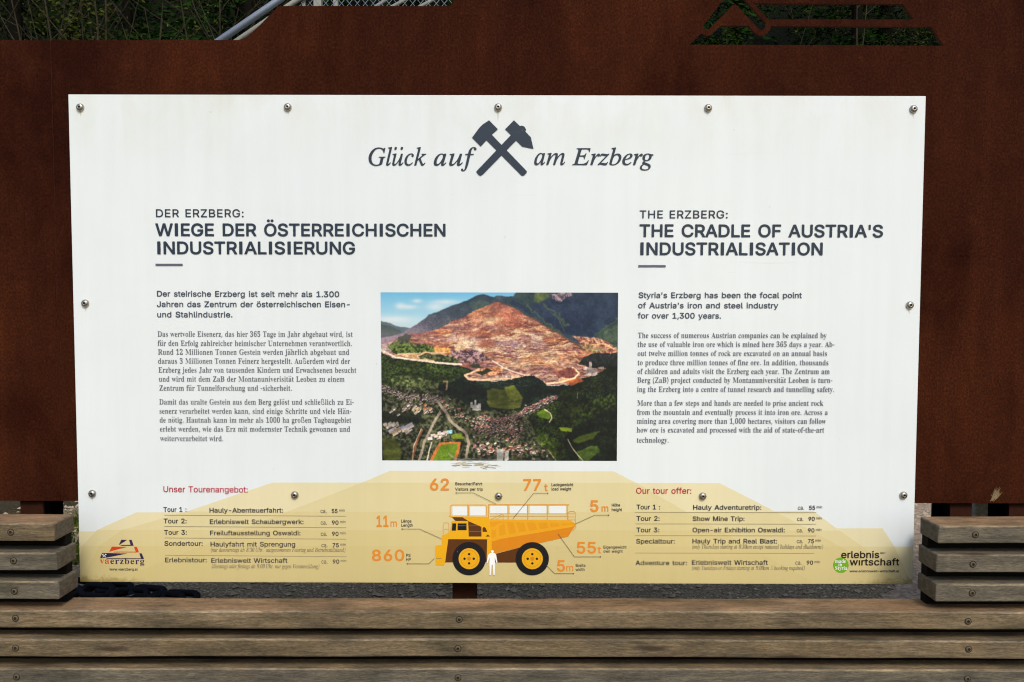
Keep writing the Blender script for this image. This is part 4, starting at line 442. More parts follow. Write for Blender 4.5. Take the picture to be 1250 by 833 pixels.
  'k': (359, [[18,0,4,-3,112,0,4,3,0,14,-20,10,-4,12,0,68,8,7,16,0,56,-79,0,-12,-16,-3,-4,-5,0,-12,4,-4,112,0,7,8,-3,10,-12,6,-12,12,-94,136,54,50,38,14,3,4,-1,13,-4,3,-92,0,-5,-8,1,-10,28,-8,-2,-14,-66,-68,-16,0,0,220,-4,4,-84,0,-4,-4,0,-14,17,-6,7,-16,0,-284,-4,-20,-20,-8,-4,-4]]),
  'l': (200, [[19,0,3,-4,112,0,5,8,-3,12,-18,8,-4,16,0,324,-4,4,-84,0,-5,-8,1,-10,20,-9,4,-13,0,-284,-4,-20,-20,-8,-3,-4]]),
  'm': (554, [[19,0,3,-4,108,0,5,4,2,12,-19,10,-4,14,-1,148,6,12,15,13,32,5,16,-6,7,-16,1,-148,-4,-20,-20,-10,-2,-10,6,-8,104,0,6,8,0,8,-18,9,-6,15,-1,152,15,17,12,6,28,3,16,-6,5,-16,1,-144,-4,-24,-22,-12,1,-12,3,-3,108,0,6,7,0,8,-18,8,-6,12,-2,156,-5,24,-10,20,-17,16,-32,10,-36,-12,-32,-28,-16,0,-12,18,-12,10,-32,12,-16,-2,-20,-8,-28,-24,-16,0,-1,20,-7,8,-84,-2,-2,-14,18,-8,8,-16,0,-168,-4,-20,-23,-12]]),
  'n': (381, [[19,0,3,-3,112,0,4,3,0,14,-16,6,-8,16,0,148,16,21,24,9,28,-4,6,-6,3,-16,1,-152,-8,-16,-18,-7,1,-13,3,-3,112,0,4,3,0,12,-20,10,-5,10,-2,156,-8,32,-17,22,-16,10,-28,6,-32,-11,-28,-21,-16,0,0,18,-8,8,-84,-2,-2,-14,18,-8,8,-16,0,-168,-4,-20,-23,-12]]),
  'o': (336, [[112,-8,31,-2,24,4,24,12,18,14,28,40,8,24,4,28,-6,56,-21,44,-19,19,-20,14,-24,9,-24,4,-24,-4,-24,-8,-37,-30,-22,-40,-8,-44,5,-52,16,-36,30,-33], [115,15,-14,13,-8,24,-3,84,3,56,5,24,9,12,12,6,28,1,19,-11,9,-24,4,-48,-1,-96,-7,-24,-12,-15,-16,-4]]),
  'p': (371, [[18,-111,4,-4,124,0,4,3,4,5,-4,12,-24,5,-8,11,-4,28,0,64,16,0,32,-20,16,-3,16,0,32,16,27,31,13,28,7,28,1,64,-8,28,-12,27,-16,21,-20,15,-28,10,-20,-2,-24,-12,-16,-16,-16,-2,-5,23,-7,3,-72,0,-8,-3,0,-15,20,-9,4,-16,0,-260,-2,-32,-6,-7,-20,-9], [138,28,-13,9,-11,20,0,129,8,15,16,15,40,2,16,-13,9,-32,3,-52,-5,-56,-10,-24,-9,-10,-16,-5]]),
  'q': (364, [[145,-111,3,-4,124,0,6,8,-2,10,-20,9,-4,13,-1,324,-3,6,-36,-24,-16,0,-24,16,-28,11,-24,-1,-20,-7,-24,-13,-20,-19,-18,-25,-11,-28,-6,-40,3,-44,12,-37,20,-28,28,-19,28,-7,28,6,24,15,18,-2,0,-88,-10,-11,-24,-5,-3,-4], [128,28,-12,4,-10,9,-12,28,-4,44,4,72,9,28,13,14,20,5,24,-1,16,-9,6,-17,1,-152,-7,-15,-12,-8]]),
  'r': (287, [[19,0,3,-4,124,0,5,4,3,4,-4,11,-28,7,-5,10,-2,120,3,24,11,20,13,8,24,-2,16,-19,12,-7,20,7,10,13,3,16,-4,20,-13,18,-20,7,-16,-3,-24,-14,-20,-22,-17,2,-1,24,-6,8,-80,0,-4,-3,0,-15,17,-6,7,-12,0,-172,-4,-20,-20,-8,-3,-4]]),
  's': (288, [[104,-8,33,-1,24,9,16,12,20,32,4,40,-7,28,-13,20,-28,19,-61,33,-11,16,0,16,8,10,11,6,41,-1,16,-7,12,-12,20,-36,0,79,-8,-7,-24,1,-44,9,-32,-7,-24,-17,-19,-30,-3,-40,15,-32,27,-22,68,-38,11,-16,0,-20,-11,-14,-20,-7,-32,2,-17,7,-15,14,-13,18,-10,28,-4,0,0,-88,3,-2,12,9,20,0]]),
  't': (228, [[80,-7,20,-3,32,10,24,22,17,31,-5,5,-12,-16,-12,-6,-24,1,-7,12,-2,168,5,2,42,2,4,4,0,20,-6,7,-44,1,-1,80,-3,7,-28,-37,-56,-58,-3,-8,0,-12,3,-4,19,-4,3,-184,10,-24]]),
  'u': (375, [[86,-8,19,-3,20,4,28,13,16,14,17,0,3,-27,40,9,48,4,6,6,-2,13,-20,8,-6,11,-1,200,-5,7,-88,0,-4,-3,0,-13,20,-7,9,-16,1,-156,-14,-16,-24,-8,-28,3,-11,17,-1,196,-4,3,-88,0,-3,-3,0,-12,19,-9,7,-15,1,-144,4,-28,16,-32]]),
  'v': (306, [[118,-8,4,-1,4,5,82,208,12,20,18,12,1,8,-5,8,-60,-1,-5,-3,1,-14,20,-6,7,-12,-39,-103,-20,0,-38,103,2,12,24,7,0,13,-4,3,-116,0,-4,-3,0,-12,16,-8,12,-19]]),
  'w': (434, [[103,-8,4,0,60,149,4,1,16,0,47,-146,5,-4,88,219,11,17,13,8,0,12,-4,3,-56,-2,0,-15,20,-8,3,-10,-35,-86,-20,-1,-27,91,3,6,19,10,-3,14,-108,2,-3,-4,-1,-12,20,-11,14,-37,-30,-72,-20,1,-33,87,-3,20,19,12,-3,14,-104,1,-3,-3,0,-12,15,-12,7,-12]]),
  'x': (319, [[10,0,5,-3,68,0,4,2,0,14,-20,6,-4,9,11,20,29,35,16,0,31,-51,3,-8,-3,-4,-20,-8,-1,-8,6,-7,108,0,5,3,2,12,-13,8,-10,12,-71,116,52,64,34,24,1,12,-4,4,-68,0,-4,-3,0,-15,22,-6,2,-8,-36,-49,-16,0,-29,49,1,9,19,7,-3,14,-116,2,-3,-4,0,-12,27,-22,66,-106,-57,-72,-33,-21,-3,-7]]),
  'y': (300, [[30,-112,20,-2,20,7,15,11,15,20,22,48,85,232,11,21,17,11,-4,16,-57,0,-8,-4,1,-12,3,-4,20,-5,4,-11,-36,-104,-4,-2,-16,0,-39,106,3,12,20,6,3,10,-3,6,-116,2,-4,-4,0,-14,16,-8,12,-20,86,-210,-17,-48,-21,-22,-23,2,-2,24,-15,16,-12,2,-17,-10,-9,-20,1,-20,9,-19]]),
  'z': (293, [[14,0,4,-3,188,0,4,3,4,87,-18,-35,-18,-18,-28,-9,-49,-1,113,204,1,16,-5,8,-176,0,-4,-4,-4,-74,4,0,16,34,16,12,24,6,48,-2,-117,-208]]),
  '0': (375, [[124,-6,30,-3,28,6,24,9,21,16,19,25,15,31,15,72,2,44,-4,52,-9,48,-13,32,-18,28,-24,21,-28,12,-28,5,-28,-2,-24,-8,-20,-12,-17,-16,-16,-24,-12,-28,-12,-64,-3,-48,4,-52,7,-40,10,-32,15,-28,16,-17,24,-17], [134,34,-12,8,-9,12,-11,52,-4,68,3,100,8,44,9,20,16,11,28,1,12,-4,11,-12,13,-48,5,-76,-2,-88,-7,-52,-12,-24,-16,-12]]),
  '1': (375, [[58,0,4,-4,200,0,8,8,-4,26,-56,4,-10,14,-2,336,-4,5,-44,0,-68,-47,-55,-26,8,-28,19,-14,20,11,36,37,17,-2,-1,-272,-4,-8,-8,-6,-56,-4]]),
  '2': (375, [[23,0,4,-4,232,0,8,4,4,112,-4,5,-16,-3,-16,-36,-20,-14,-142,0,126,124,30,36,19,32,10,36,-4,36,-15,26,-27,22,-49,14,-52,0,-48,-16,-19,-14,-11,-16,-7,-24,2,-24,14,-20,21,-11,20,-3,11,66,12,16,13,7,36,0,16,-7,11,-20,4,-32,-8,-48,-23,-45,-36,-44,-95,-99]]),
  '3': (375, [[94,-6,33,-3,32,3,52,15,34,25,14,20,7,20,5,44,-3,20,-9,20,-28,28,-45,20,33,20,27,28,11,32,-2,38,-10,22,-14,16,-20,14,-28,10,-44,6,-60,-9,-35,-21,-11,-12,-7,-16,-2,-20,10,-24,17,-12,24,-7,10,3,2,32,7,24,17,20,20,2,28,-2,14,-12,9,-24,0,-44,-14,-32,-25,-16,-56,-4,-6,-8,0,-24,6,-8,40,0,24,-4,16,-8,16,-14,10,-18,5,-24,-4,-32,-9,-20,-14,-12,-16,-8,-16,-2,-40,2,-20,10,-11,10,-8,16,-5,28,-12,-4,-11,-8,-10,-16,-2,-24,15,-28,24,-16]]),
  '5': (375, [[97,-6,37,-3,32,5,36,12,28,18,16,18,12,22,8,36,1,28,-5,28,-12,24,-16,20,-24,17,-36,13,-32,4,-69,-6,6,88,135,1,8,-9,8,-24,16,-4,4,8,-2,88,-5,8,-181,1,-8,-5,-16,-185,20,-10,44,7,32,0,24,-6,15,-10,9,-12,12,-36,-1,-36,-7,-25,-13,-19,-19,-11,-48,-2,-20,6,-18,19,-10,36,-16,-6,-10,-10,-6,-24,3,-16,8,-16,25,-20]]),
  '6': (375, [[134,-6,22,-3,24,3,24,6,24,14,16,14,16,22,15,48,2,40,-8,36,-17,28,-20,19,-28,13,-32,4,-24,-2,-36,-14,-16,0,4,40,10,40,14,28,20,19,36,5,16,-6,10,-18,6,-40,4,-4,31,8,15,16,6,20,-3,16,-9,17,-24,18,-32,9,-24,2,-32,-5,-28,-11,-24,-18,-18,-20,-18,-27,-13,-33,-9,-36,-5,-44,1,-52,5,-40,11,-36,19,-32,14,-16,25,-16], [148,34,-18,8,-19,28,-11,40,-4,64,14,12,22,11,40,1,18,-12,12,-20,6,-40,-2,-40,-8,-28,-10,-15,-16,-9]]),
  '8': (375, [[114,-6,54,-1,28,5,28,11,20,13,16,16,12,20,6,20,0,40,-14,36,-27,28,-40,24,39,30,19,22,7,28,-4,40,-16,28,-18,18,-24,12,-28,7,-32,1,-28,-5,-36,-14,-16,-13,-14,-18,-12,-40,0,-24,10,-32,24,-31,27,-21,-39,-26,-24,-26,-10,-28,1,-40,11,-28,19,-24,27,-16], [128,30,-18,8,-15,16,-10,28,0,24,5,24,17,24,17,14,16,0,36,-19,26,-23,10,-20,1,-28,-9,-24,-20,-19,-20,-5], [148,234,-24,14,-16,17,-6,13,-2,28,6,24,14,17,16,7,28,0,20,-9,14,-19,6,-24,-2,-28,-9,-24,-17,-16,-8,-3]]),
  '9': (375, [[94,-6,29,-3,36,6,28,12,24,17,20,23,15,25,12,32,9,40,5,52,-2,40,-3,31,-10,37,-15,28,-23,28,-24,17,-32,11,-24,2,-20,-2,-20,-6,-25,-14,-30,-32,-18,-44,-3,-36,7,-44,13,-28,25,-24,31,-13,28,-4,32,8,28,19,17,-2,-13,-80,-14,-32,-18,-18,-28,-8,-32,2,-24,16,-20,35,-11,-11,-6,-24,9,-24,19,-20], [135,190,-22,8,-14,21,-7,43,4,40,8,24,13,16,18,7,24,0,12,-5,10,-10,14,-28,7,-40,2,-44,-13,-18,-16,-10]]),
  '.': (180, [[54,-2,13,-5,15,1,18,13,5,15,-1,19,-13,19,-29,4,-19,-14,-3,-33]]),
  ',': (180, [[22,-70,34,0,3,5,35,91,9,29,-4,7,-50,-2]]),
  ':': (180, [[54,-2,13,-5,15,1,18,13,5,15,-1,19,-13,19,-29,4,-19,-14,-3,-33], [66,223,25,5,10,10,4,14,-4,29,-10,9,-14,5,-25,-5,-12,-19,3,-33,10,-11]]),
  '-': (216, [[22,123,129,0,0,39,-5,3,-120,0,-4,-3]]),
  '(': (202, [[103,-85,39,0,-1,5,-36,62,-21,58,-12,62,-2,77,7,48,13,48,23,57,30,49,-6,3,-39,-3,-32,-48,-29,-72,-15,-82,2,-81,16,-72,26,-63]]),
  ')': (202, [[21,-85,38,0,30,39,33,72,16,86,0,72,-13,77,-30,72,-36,51,-41,-3,37,-63,23,-62,12,-72,0,-67,-6,-48,-16,-58,-19,-43,-29,-48]]),
  '–': (403, [[51,0,216,0,4,5,0,374,-4,5,-211,0,-5,-5], [80,27,-2,328,165,1,2,-327]]),
  'ß': (441, [[195,-1,50,1,29,9,19,12,21,31,4,19,0,29,-17,34,-62,52,-13,24,2,24,24,39,9,24,0,33,-9,29,-22,26,-28,16,-39,8,-29,-2,-28,-10,-20,-14,-16,-19,-14,-34,-5,-43,0,-278,7,-6,33,0,3,6,0,278,6,43,20,29,19,9,24,2,19,-4,21,-12,11,-14,6,-19,-3,-34,-34,-53,-1,-24,4,-19,20,-27,58,-48,8,-11,5,-19,-9,-29,-14,-11,-19,-7,-43,-1,-40,14,-16,-34,22,-11]]),
 },
 'ital': {
  'B': (438, [[-31,0,4,-4,206,3,55,15,41,29,15,19,9,20,5,24,-1,28,-7,24,-11,16,-33,28,42,20,20,18,12,19,5,19,-1,29,-5,19,-14,20,-31,19,-43,9,-168,2,-5,-4,-2,-7,3,-5,28,-9,6,-5,3,-10,-4,-24,-73,-269,-14,-19,-14,-7,-20,-3], [98,23,-8,6,-1,14,37,139,10,3,38,0,24,-6,20,-10,14,-20,5,-29,-7,-38,-13,-24,-23,-20,-24,-11,-34,-6], [150,211,-15,5,28,106,8,19,13,8,29,0,19,-3,19,-10,14,-19,2,-29,-6,-27,-10,-16,-14,-14,-24,-12,-29,-6]]),
  'E': (454, [[-31,0,4,-4,206,0,101,0,5,4,37,101,-4,5,-9,0,-5,-4,-19,-28,-24,-24,-43,-20,-44,-7,-72,1,-11,5,-2,14,37,141,53,2,29,-6,9,-22,1,-28,9,-5,8,9,35,120,0,5,-4,4,-10,0,-19,-32,-24,-14,-24,-4,-53,-1,-2,4,36,125,9,6,19,3,68,-1,33,-5,17,-13,7,-38,10,-6,9,11,13,72,-3,4,-5,2,-280,-2,-5,-9,3,-5,23,-7,10,-7,3,-15,-5,-24,-74,-269,-16,-18,-29,-6]]),
  'F': (406, [[-29,0,4,-4,159,0,4,4,0,10,-4,4,-31,5,-6,5,-3,10,37,148,51,2,24,-6,8,-15,0,-33,6,-8,5,-1,9,9,33,129,-4,4,-9,1,-24,-34,-20,-13,-24,-6,-48,-1,34,129,7,7,17,3,58,0,28,-6,18,-17,6,-40,10,-6,9,8,16,82,-4,4,-266,1,-5,-4,-2,-6,3,-5,23,-7,12,-7,2,-15,-5,-24,-74,-269,-16,-19,-30,-5]]),
  'G': (541, [[151,-8,34,-4,48,2,53,12,43,19,9,9,32,120,16,14,27,6,5,9,-8,7,-151,-2,-5,-10,4,-4,37,-8,7,-12,-26,-105,-19,-19,-29,-11,-38,-1,-34,7,-25,14,-21,24,-12,24,-8,39,0,43,8,38,17,43,19,34,32,37,33,25,34,12,43,4,34,-8,30,-17,22,-29,11,-38,9,-8,4,0,6,8,22,100,-4,12,-9,0,-15,-16,-14,-4,-58,19,-33,6,-39,0,-43,-8,-38,-14,-38,-23,-33,-29,-30,-37,-25,-45,-13,-43,-4,-43,8,-48,15,-32,29,-33,33,-21]]),
  'T': (420, [[36,0,4,-4,168,0,5,4,1,10,-5,4,-39,6,-7,9,-1,9,82,303,3,5,9,3,43,-2,20,-6,14,-15,4,-19,1,-24,9,-7,9,7,16,87,-3,4,-311,0,-25,-86,2,-9,10,-1,5,3,22,41,26,18,48,8,28,-1,6,-6,-83,-298,-14,-20,-14,-6,-25,-3,-6,-4]]),
  'U': (491, [[122,-8,40,-4,48,6,38,15,29,25,19,30,18,43,63,226,17,19,32,9,4,10,-4,4,-120,1,-10,-5,0,-9,5,-4,24,-4,8,-7,4,-24,-7,-33,-53,-192,-15,-32,-24,-24,-28,-15,-39,-5,-33,6,-24,17,-12,19,-2,34,10,48,50,182,16,22,14,6,20,2,7,8,-1,5,-11,5,-144,0,-7,-5,-2,-9,4,-4,34,-8,5,-8,1,-9,-54,-211,-4,-29,1,-24,9,-24,18,-24,24,-18]]),
  'V': (436, [[63,-8,11,-4,9,6,277,329,30,28,20,6,5,9,-1,7,-4,3,-111,-1,-5,-9,5,-9,24,-3,7,-7,-7,-19,-197,-237,10,242,10,18,33,9,5,11,-5,5,-144,0,-5,-3,-3,-11,3,-4,24,-4,10,-4,9,-22,-13,-331]]),
  'a': (342, [[21,-6,26,-4,34,12,29,26,24,30,3,-2,-6,-48,12,-15,15,-3,19,5,19,13,19,20,21,28,-11,11,-34,-33,-5,-2,-4,5,53,201,-1,10,-4,3,-34,0,-10,-11,-24,15,-38,-1,-41,-20,-36,-35,-36,-57,-17,-57,-4,-34,4,-24,8,-19], [62,30,-13,12,-2,28,9,48,20,52,19,32,19,20,24,12,20,-1,12,-14,0,-24,-6,-33,-15,-39,-25,-42,-23,-30,-20,-16]]),
  'b': (340, [[32,-6,26,-4,34,2,34,10,33,19,29,23,26,31,20,34,11,33,3,34,-4,29,-13,24,-24,20,-19,6,-34,0,-24,-8,-35,-23,39,158,0,5,-8,7,-82,-16,-6,-10,6,-7,24,-6,1,-21,-76,-302,1,-10,7,-12,14,-10], [63,13,-14,5,-5,14,26,101,15,38,17,27,20,16,23,8,24,-4,17,-18,7,-24,-3,-38,-16,-44,-22,-38,-26,-26,-29,-15]]),
  'c': (298, [[52,-6,29,-4,41,8,36,22,36,36,-12,14,-29,-26,-24,-14,-24,-7,-19,1,-15,8,-9,10,-8,19,-3,24,5,38,16,43,18,31,29,26,24,11,24,0,3,-5,-11,-24,7,-19,20,-8,15,4,9,8,7,15,-1,19,-8,14,-17,12,-19,6,-24,1,-49,-14,-47,-33,-34,-44,-20,-52,-3,-24,3,-34,9,-24,10,-14,15,-15]]),
  'd': (355, [[26,-6,29,-4,34,10,19,14,34,38,4,-1,-4,-33,4,-15,15,-12,24,0,29,17,40,43,3,5,-5,7,-10,3,-38,-36,-10,0,-3,7,88,341,-1,9,-4,5,-84,-14,-5,-4,1,-11,23,-5,7,-9,-24,-101,-31,9,-24,-2,-25,-7,-23,-13,-24,-20,-39,-47,-26,-54,-10,-48,0,-24,6,-20,11,-16], [70,26,-10,3,-8,8,-7,24,8,48,18,48,23,37,24,25,28,15,15,2,9,-3,10,-14,1,-19,-7,-38,-17,-44,-20,-36,-24,-31,-24,-20]]),
  'e': (287, [[45,-6,33,-3,40,8,37,22,34,36,-5,6,-10,3,-48,-34,-24,-7,-19,1,-14,5,-11,11,-6,15,-3,24,5,29,82,21,33,17,25,22,14,26,2,19,-7,23,-14,12,-19,6,-24,1,-48,-15,-43,-32,-37,-48,-22,-52,-2,-48,6,-24,10,-20,15,-14], [59,132,12,35,31,45,29,20,15,2,9,-4,4,-10,-1,-19,-9,-19,-12,-15,-30,-21]]),
  'f': (199, [[-57,-122,23,-4,24,8,24,21,16,27,18,44,17,57,40,187,5,4,52,0,8,11,2,9,-5,5,-53,1,-3,4,21,86,16,25,10,7,9,0,7,-8,-3,-19,7,-14,18,-7,18,7,8,9,2,20,-9,18,-14,11,-19,6,-20,0,-24,-7,-19,-12,-22,-21,-18,-29,-22,-74,-43,-3,-8,-5,-4,-14,4,-5,41,-1,4,-4,-55,-283,-13,-29,-13,-9,-4,5,1,19,-6,9,-15,4,-14,-4,-6,-9,-3,-19,7,-15]]),
  'g': (286, [[15,-122,39,-4,48,6,40,17,28,29,9,19,3,24,-3,19,-9,19,-29,21,-67,26,-15,7,-6,9,11,16,34,1,28,6,24,10,24,19,12,15,12,24,5,48,24,0,7,5,1,19,-8,8,-33,0,-63,17,-33,-1,-24,-7,-24,-12,-17,-15,-15,-19,-12,-34,0,-28,7,-20,24,-24,1,-4,-27,-28,-9,-16,1,-14,13,-14,0,-5,-24,-15,-21,-19,-11,-19,-6,-24,4,-19,12,-19,19,-15], [35,-99,-19,7,-10,9,-7,13,-2,20,9,28,29,28,10,4,53,-19,24,-14,12,-13,1,-24,-5,-14,-13,-14,-15,-7,-24,-6], [83,108,-14,6,-9,13,-2,24,4,29,14,29,17,19,19,9,14,-1,14,-8,7,-14,2,-20,-5,-28,-13,-29,-14,-18,-15,-9]]),
  'h': (402, [[222,-6,19,-4,24,4,22,10,23,19,-1,10,-11,11,-19,-9,-14,-2,-10,4,-5,10,3,43,27,130,-1,29,-4,14,-10,18,-19,11,-24,5,-20,-2,-38,-18,-38,-41,-2,8,35,163,-5,5,-96,0,-4,-5,-4,-19,4,-5,28,-7,7,-7,1,-10,-73,-355,8,-8,43,0,4,3,31,139,15,39,22,35,19,22,19,15,24,5,15,-8,4,-21,-27,-135,-4,-48,9,-28,8,-10]]),
  'i': (177, [[10,-6,19,-4,33,12,24,20,28,34,0,5,-8,9,-44,-39,-8,1,-4,10,59,201,0,5,-8,9,-82,-14,-8,-9,8,-8,19,-4,6,-12,-46,-173,-1,-24,4,-10], [83,315,23,-3,18,13,5,24,-14,20,-14,5,-10,0,-20,-16,-5,-14,1,-10]]),
  'k': (339, [[159,-6,18,-4,29,12,28,26,17,29,-12,8,-29,-28,-9,-3,-10,1,-14,22,-40,96,78,59,24,13,29,8,5,11,-5,5,-106,-1,-6,-9,6,-8,17,-6,-4,-10,-94,-74,-4,2,66,235,0,11,-9,5,-77,-15,-9,-5,-1,-6,5,-6,19,-3,8,-5,1,-14,-94,-336,8,-8,41,3,31,101,29,21,42,-98,11,-19]]),
  'l': (173, [[10,-6,17,-4,29,11,24,19,30,37,-11,11,-38,-34,-10,-1,-2,9,89,332,2,14,-7,6,-82,-13,-8,-7,3,-9,20,-4,9,-6,2,-15,-80,-302,-2,-24,4,-10]]),
  'm': (550, [[312,-6,23,-3,24,9,30,28,21,34,-12,9,-34,-37,-10,-1,-3,5,43,168,0,24,-11,19,-24,8,-24,-5,-19,-8,-38,-30,-39,-44,7,40,-1,24,-9,15,-11,5,-29,1,-34,-15,-37,-30,-35,-39,-2,6,18,62,2,10,-3,5,-10,3,-81,-16,-4,-7,4,-4,27,-10,3,-14,-56,-197,2,-10,4,-3,34,0,6,3,34,91,28,53,22,29,25,23,22,15,17,6,9,-6,-1,-24,-52,-182,5,-7,39,0,6,7,28,82,34,62,23,30,24,23,19,12,14,2,9,-5,1,-9,-38,-144,-5,-29,5,-24]]),
  'n': (364, [[162,-7,20,-3,29,11,23,21,28,43,-12,11,-34,-41,-10,-4,-5,5,41,158,4,34,-6,14,-10,9,-19,5,-19,-3,-19,-9,-43,-32,-39,-42,-2,5,21,77,-9,5,-82,-15,-9,-14,4,-4,28,-6,3,-14,-58,-202,8,-6,40,2,32,91,26,48,51,59,19,14,19,5,7,-6,1,-10,-43,-177,5,-20]]),
  'o': (351, [[56,-6,37,-4,24,4,26,9,44,29,38,43,23,48,7,43,-3,24,-6,20,-14,19,-14,13,-20,9,-28,6,-24,-1,-24,-6,-29,-12,-27,-19,-44,-48,-24,-53,-5,-28,1,-24,6,-24,15,-24,20,-16], [74,17,-17,15,-8,29,4,43,18,53,23,38,31,29,25,10,29,-4,15,-16,6,-33,-6,-43,-18,-48,-21,-35,-29,-29,-24,-12]]),
  'p': (340, [[-81,-119,4,-4,135,0,4,4,2,5,-6,8,-24,3,-10,7,-2,6,20,86,44,-6,39,8,45,27,36,38,31,53,12,48,1,24,-4,24,-20,30,-20,11,-14,3,-34,-2,-33,-16,-19,-16,-4,4,6,20,-7,10,-87,-16,-4,-9,3,-5,25,-5,5,-14,-69,-269,-14,-33,-13,-7,-19,-4], [67,14,-9,6,-3,19,25,101,14,34,16,24,22,19,22,7,20,-2,15,-15,5,-29,-6,-43,-18,-48,-22,-33,-30,-29,-22,-11]]),
  'q': (339, [[64,-120,5,-4,129,0,5,4,0,11,-33,8,-4,15,88,326,1,5,-4,4,-38,2,-7,-6,-3,-9,-19,14,-19,6,-24,-1,-29,-9,-34,-19,-24,-21,-24,-28,-20,-34,-18,-48,-4,-43,10,-34,13,-16,29,-12,29,3,38,20,39,39,3,-5,-41,-139,-15,-12,-24,-3,-7,-9], [69,28,-10,4,-9,11,-4,34,9,43,16,38,26,39,25,24,28,13,24,-4,11,-14,1,-29,-9,-38,-20,-43,-21,-34,-19,-22,-24,-16]]),
  'r': (224, [[-14,0,4,-4,38,0,9,4,30,96,26,53,18,29,23,28,9,-12,15,-5,19,5,12,12,4,10,0,19,-11,17,-15,5,-24,-10,-21,-21,-32,-44,-3,5,17,63,-4,4,-10,3,-76,-15,-5,-4,-3,-8,4,-4,28,-10,2,-14]]),
  's': (248, [[-15,-6,7,-1,14,8,39,-11,33,1,29,11,24,20,15,34,-1,34,-19,37,-42,59,-6,14,0,14,5,12,13,8,16,0,14,-5,16,-19,9,-34,9,-9,5,1,5,8,10,72,-3,5,-7,2,-15,-9,-38,10,-34,0,-24,-10,-19,-17,-11,-24,1,-34,15,-29,46,-67,5,-14,-2,-19,-6,-15,-14,-11,-15,-4,-19,4,-10,6,-12,15,-12,46,-9,6,-7,-9,-11,-77,0,-5]]),
  't': (187, [[10,-6,20,-4,28,9,24,19,28,33,0,5,-8,9,-10,-4,-29,-30,-9,0,-2,6,46,182,4,3,38,0,6,7,3,9,-4,9,-36,1,-2,5,17,57,-8,8,-10,-3,-24,-31,-22,-22,-16,-11,-24,-9,-7,-8,-1,-5,8,-7,24,0,2,-3,-48,-182,0,-24,3,-10]]),
  'u': (364, [[18,-6,14,-4,19,1,34,15,38,37,34,44,2,-7,-12,-58,3,-14,7,-11,14,-7,19,1,24,11,20,16,28,38,0,5,-4,6,-5,3,-5,-4,-34,-34,-9,-2,-3,12,51,197,-2,9,-37,3,-8,-3,-25,-77,-36,-67,-46,-55,-19,-14,-14,-5,-14,7,0,14,54,197,-7,9,-5,0,-81,-14,-6,-9,3,-5,27,-7,4,-8,-3,-24,-38,-148,2,-29]]),
  'w': (446, [[36,-6,10,-4,9,7,106,167,18,-166,6,-8,12,4,93,116,36,56,12,29,4,19,-2,20,-8,14,-8,6,-14,3,-12,-4,-8,-9,-4,-20,20,-29,-3,-19,-25,-43,-50,-62,-5,-1,-18,178,-6,10,-14,-7,-101,-162,-5,116,-6,43,-8,9,-5,1,-62,-16,-4,-8,24,-15,9,-24]]),
  'x': (279, [[-37,-6,21,-2,24,12,22,23,40,56,5,-5,15,-60,14,-23,14,-5,15,1,15,7,18,16,36,47,-12,11,-33,-36,-10,-4,-5,2,-12,32,-17,76,49,67,9,3,24,-7,19,9,6,15,-6,19,-9,6,-15,2,-25,-8,-56,-70,-17,65,-12,14,-82,-19,-4,-9,4,-5,34,-1,14,-13,20,-92,-58,-77,-10,-4,-28,8,-16,-8,-6,-10,-1,-14,3,-10]]),
  'y': (270, [[-51,-122,23,-4,18,8,19,15,44,48,54,77,57,92,30,61,9,43,-4,20,-11,13,-10,5,-14,0,-18,-14,0,-24,19,-19,4,-19,-18,-38,-49,-84,-30,146,-14,46,-4,5,-10,2,-58,-14,-8,-5,3,-10,25,-10,12,-19,40,-201,-36,-53,-22,-24,-14,-3,-24,8,-9,-2,-13,-8,-6,-19,4,-11]]),
  'z': (266, [[-32,-6,8,0,24,12,14,2,72,-15,34,-3,19,4,15,11,13,22,12,34,-6,9,-7,0,-22,-28,-14,-4,-68,9,-24,0,-1,4,166,183,7,14,-4,5,-9,2,-34,-14,-101,15,-14,-2,-16,-11,-22,-43,0,-6,9,-7,19,20,15,5,53,-10,32,-2,-167,-182,-9,-15]]),
  '0': (375, [[126,-1,44,0,28,7,25,12,37,34,33,53,28,86,8,43,2,48,-3,34,-10,26,-16,22,-17,12,-29,9,-29,1,-29,-4,-28,-11,-24,-16,-20,-20,-20,-29,-15,-28,-16,-44,-14,-57,-7,-53,1,-48,9,-32,14,-22,20,-14], [150,27,-14,7,-8,13,-4,39,10,72,20,86,18,58,17,32,24,20,24,2,12,-6,7,-11,5,-37,-9,-72,-21,-92,-18,-57,-19,-34,-24,-18]]),
  '3': (375, [[102,-1,40,-1,63,12,44,23,18,17,15,20,16,44,1,20,-3,19,-19,26,-51,27,60,35,20,19,13,22,8,29,-1,24,-10,19,-20,17,-43,13,-72,-2,-48,-16,-23,-16,-13,-20,-5,-24,6,-14,16,-10,28,-5,5,2,20,51,14,17,14,9,15,3,24,-5,12,-14,4,-19,-4,-34,-6,-19,-22,-34,-18,-12,-19,-8,-53,-3,-6,-20,1,-6,39,-1,24,-5,19,-11,11,-15,6,-19,-2,-24,-9,-29,-16,-26,-14,-13,-19,-8,-15,-4,-29,0,-19,8,-14,14,-7,19,0,24,-3,2,-24,-9,-15,-17,-6,-24,12,-24,24,-16]]),
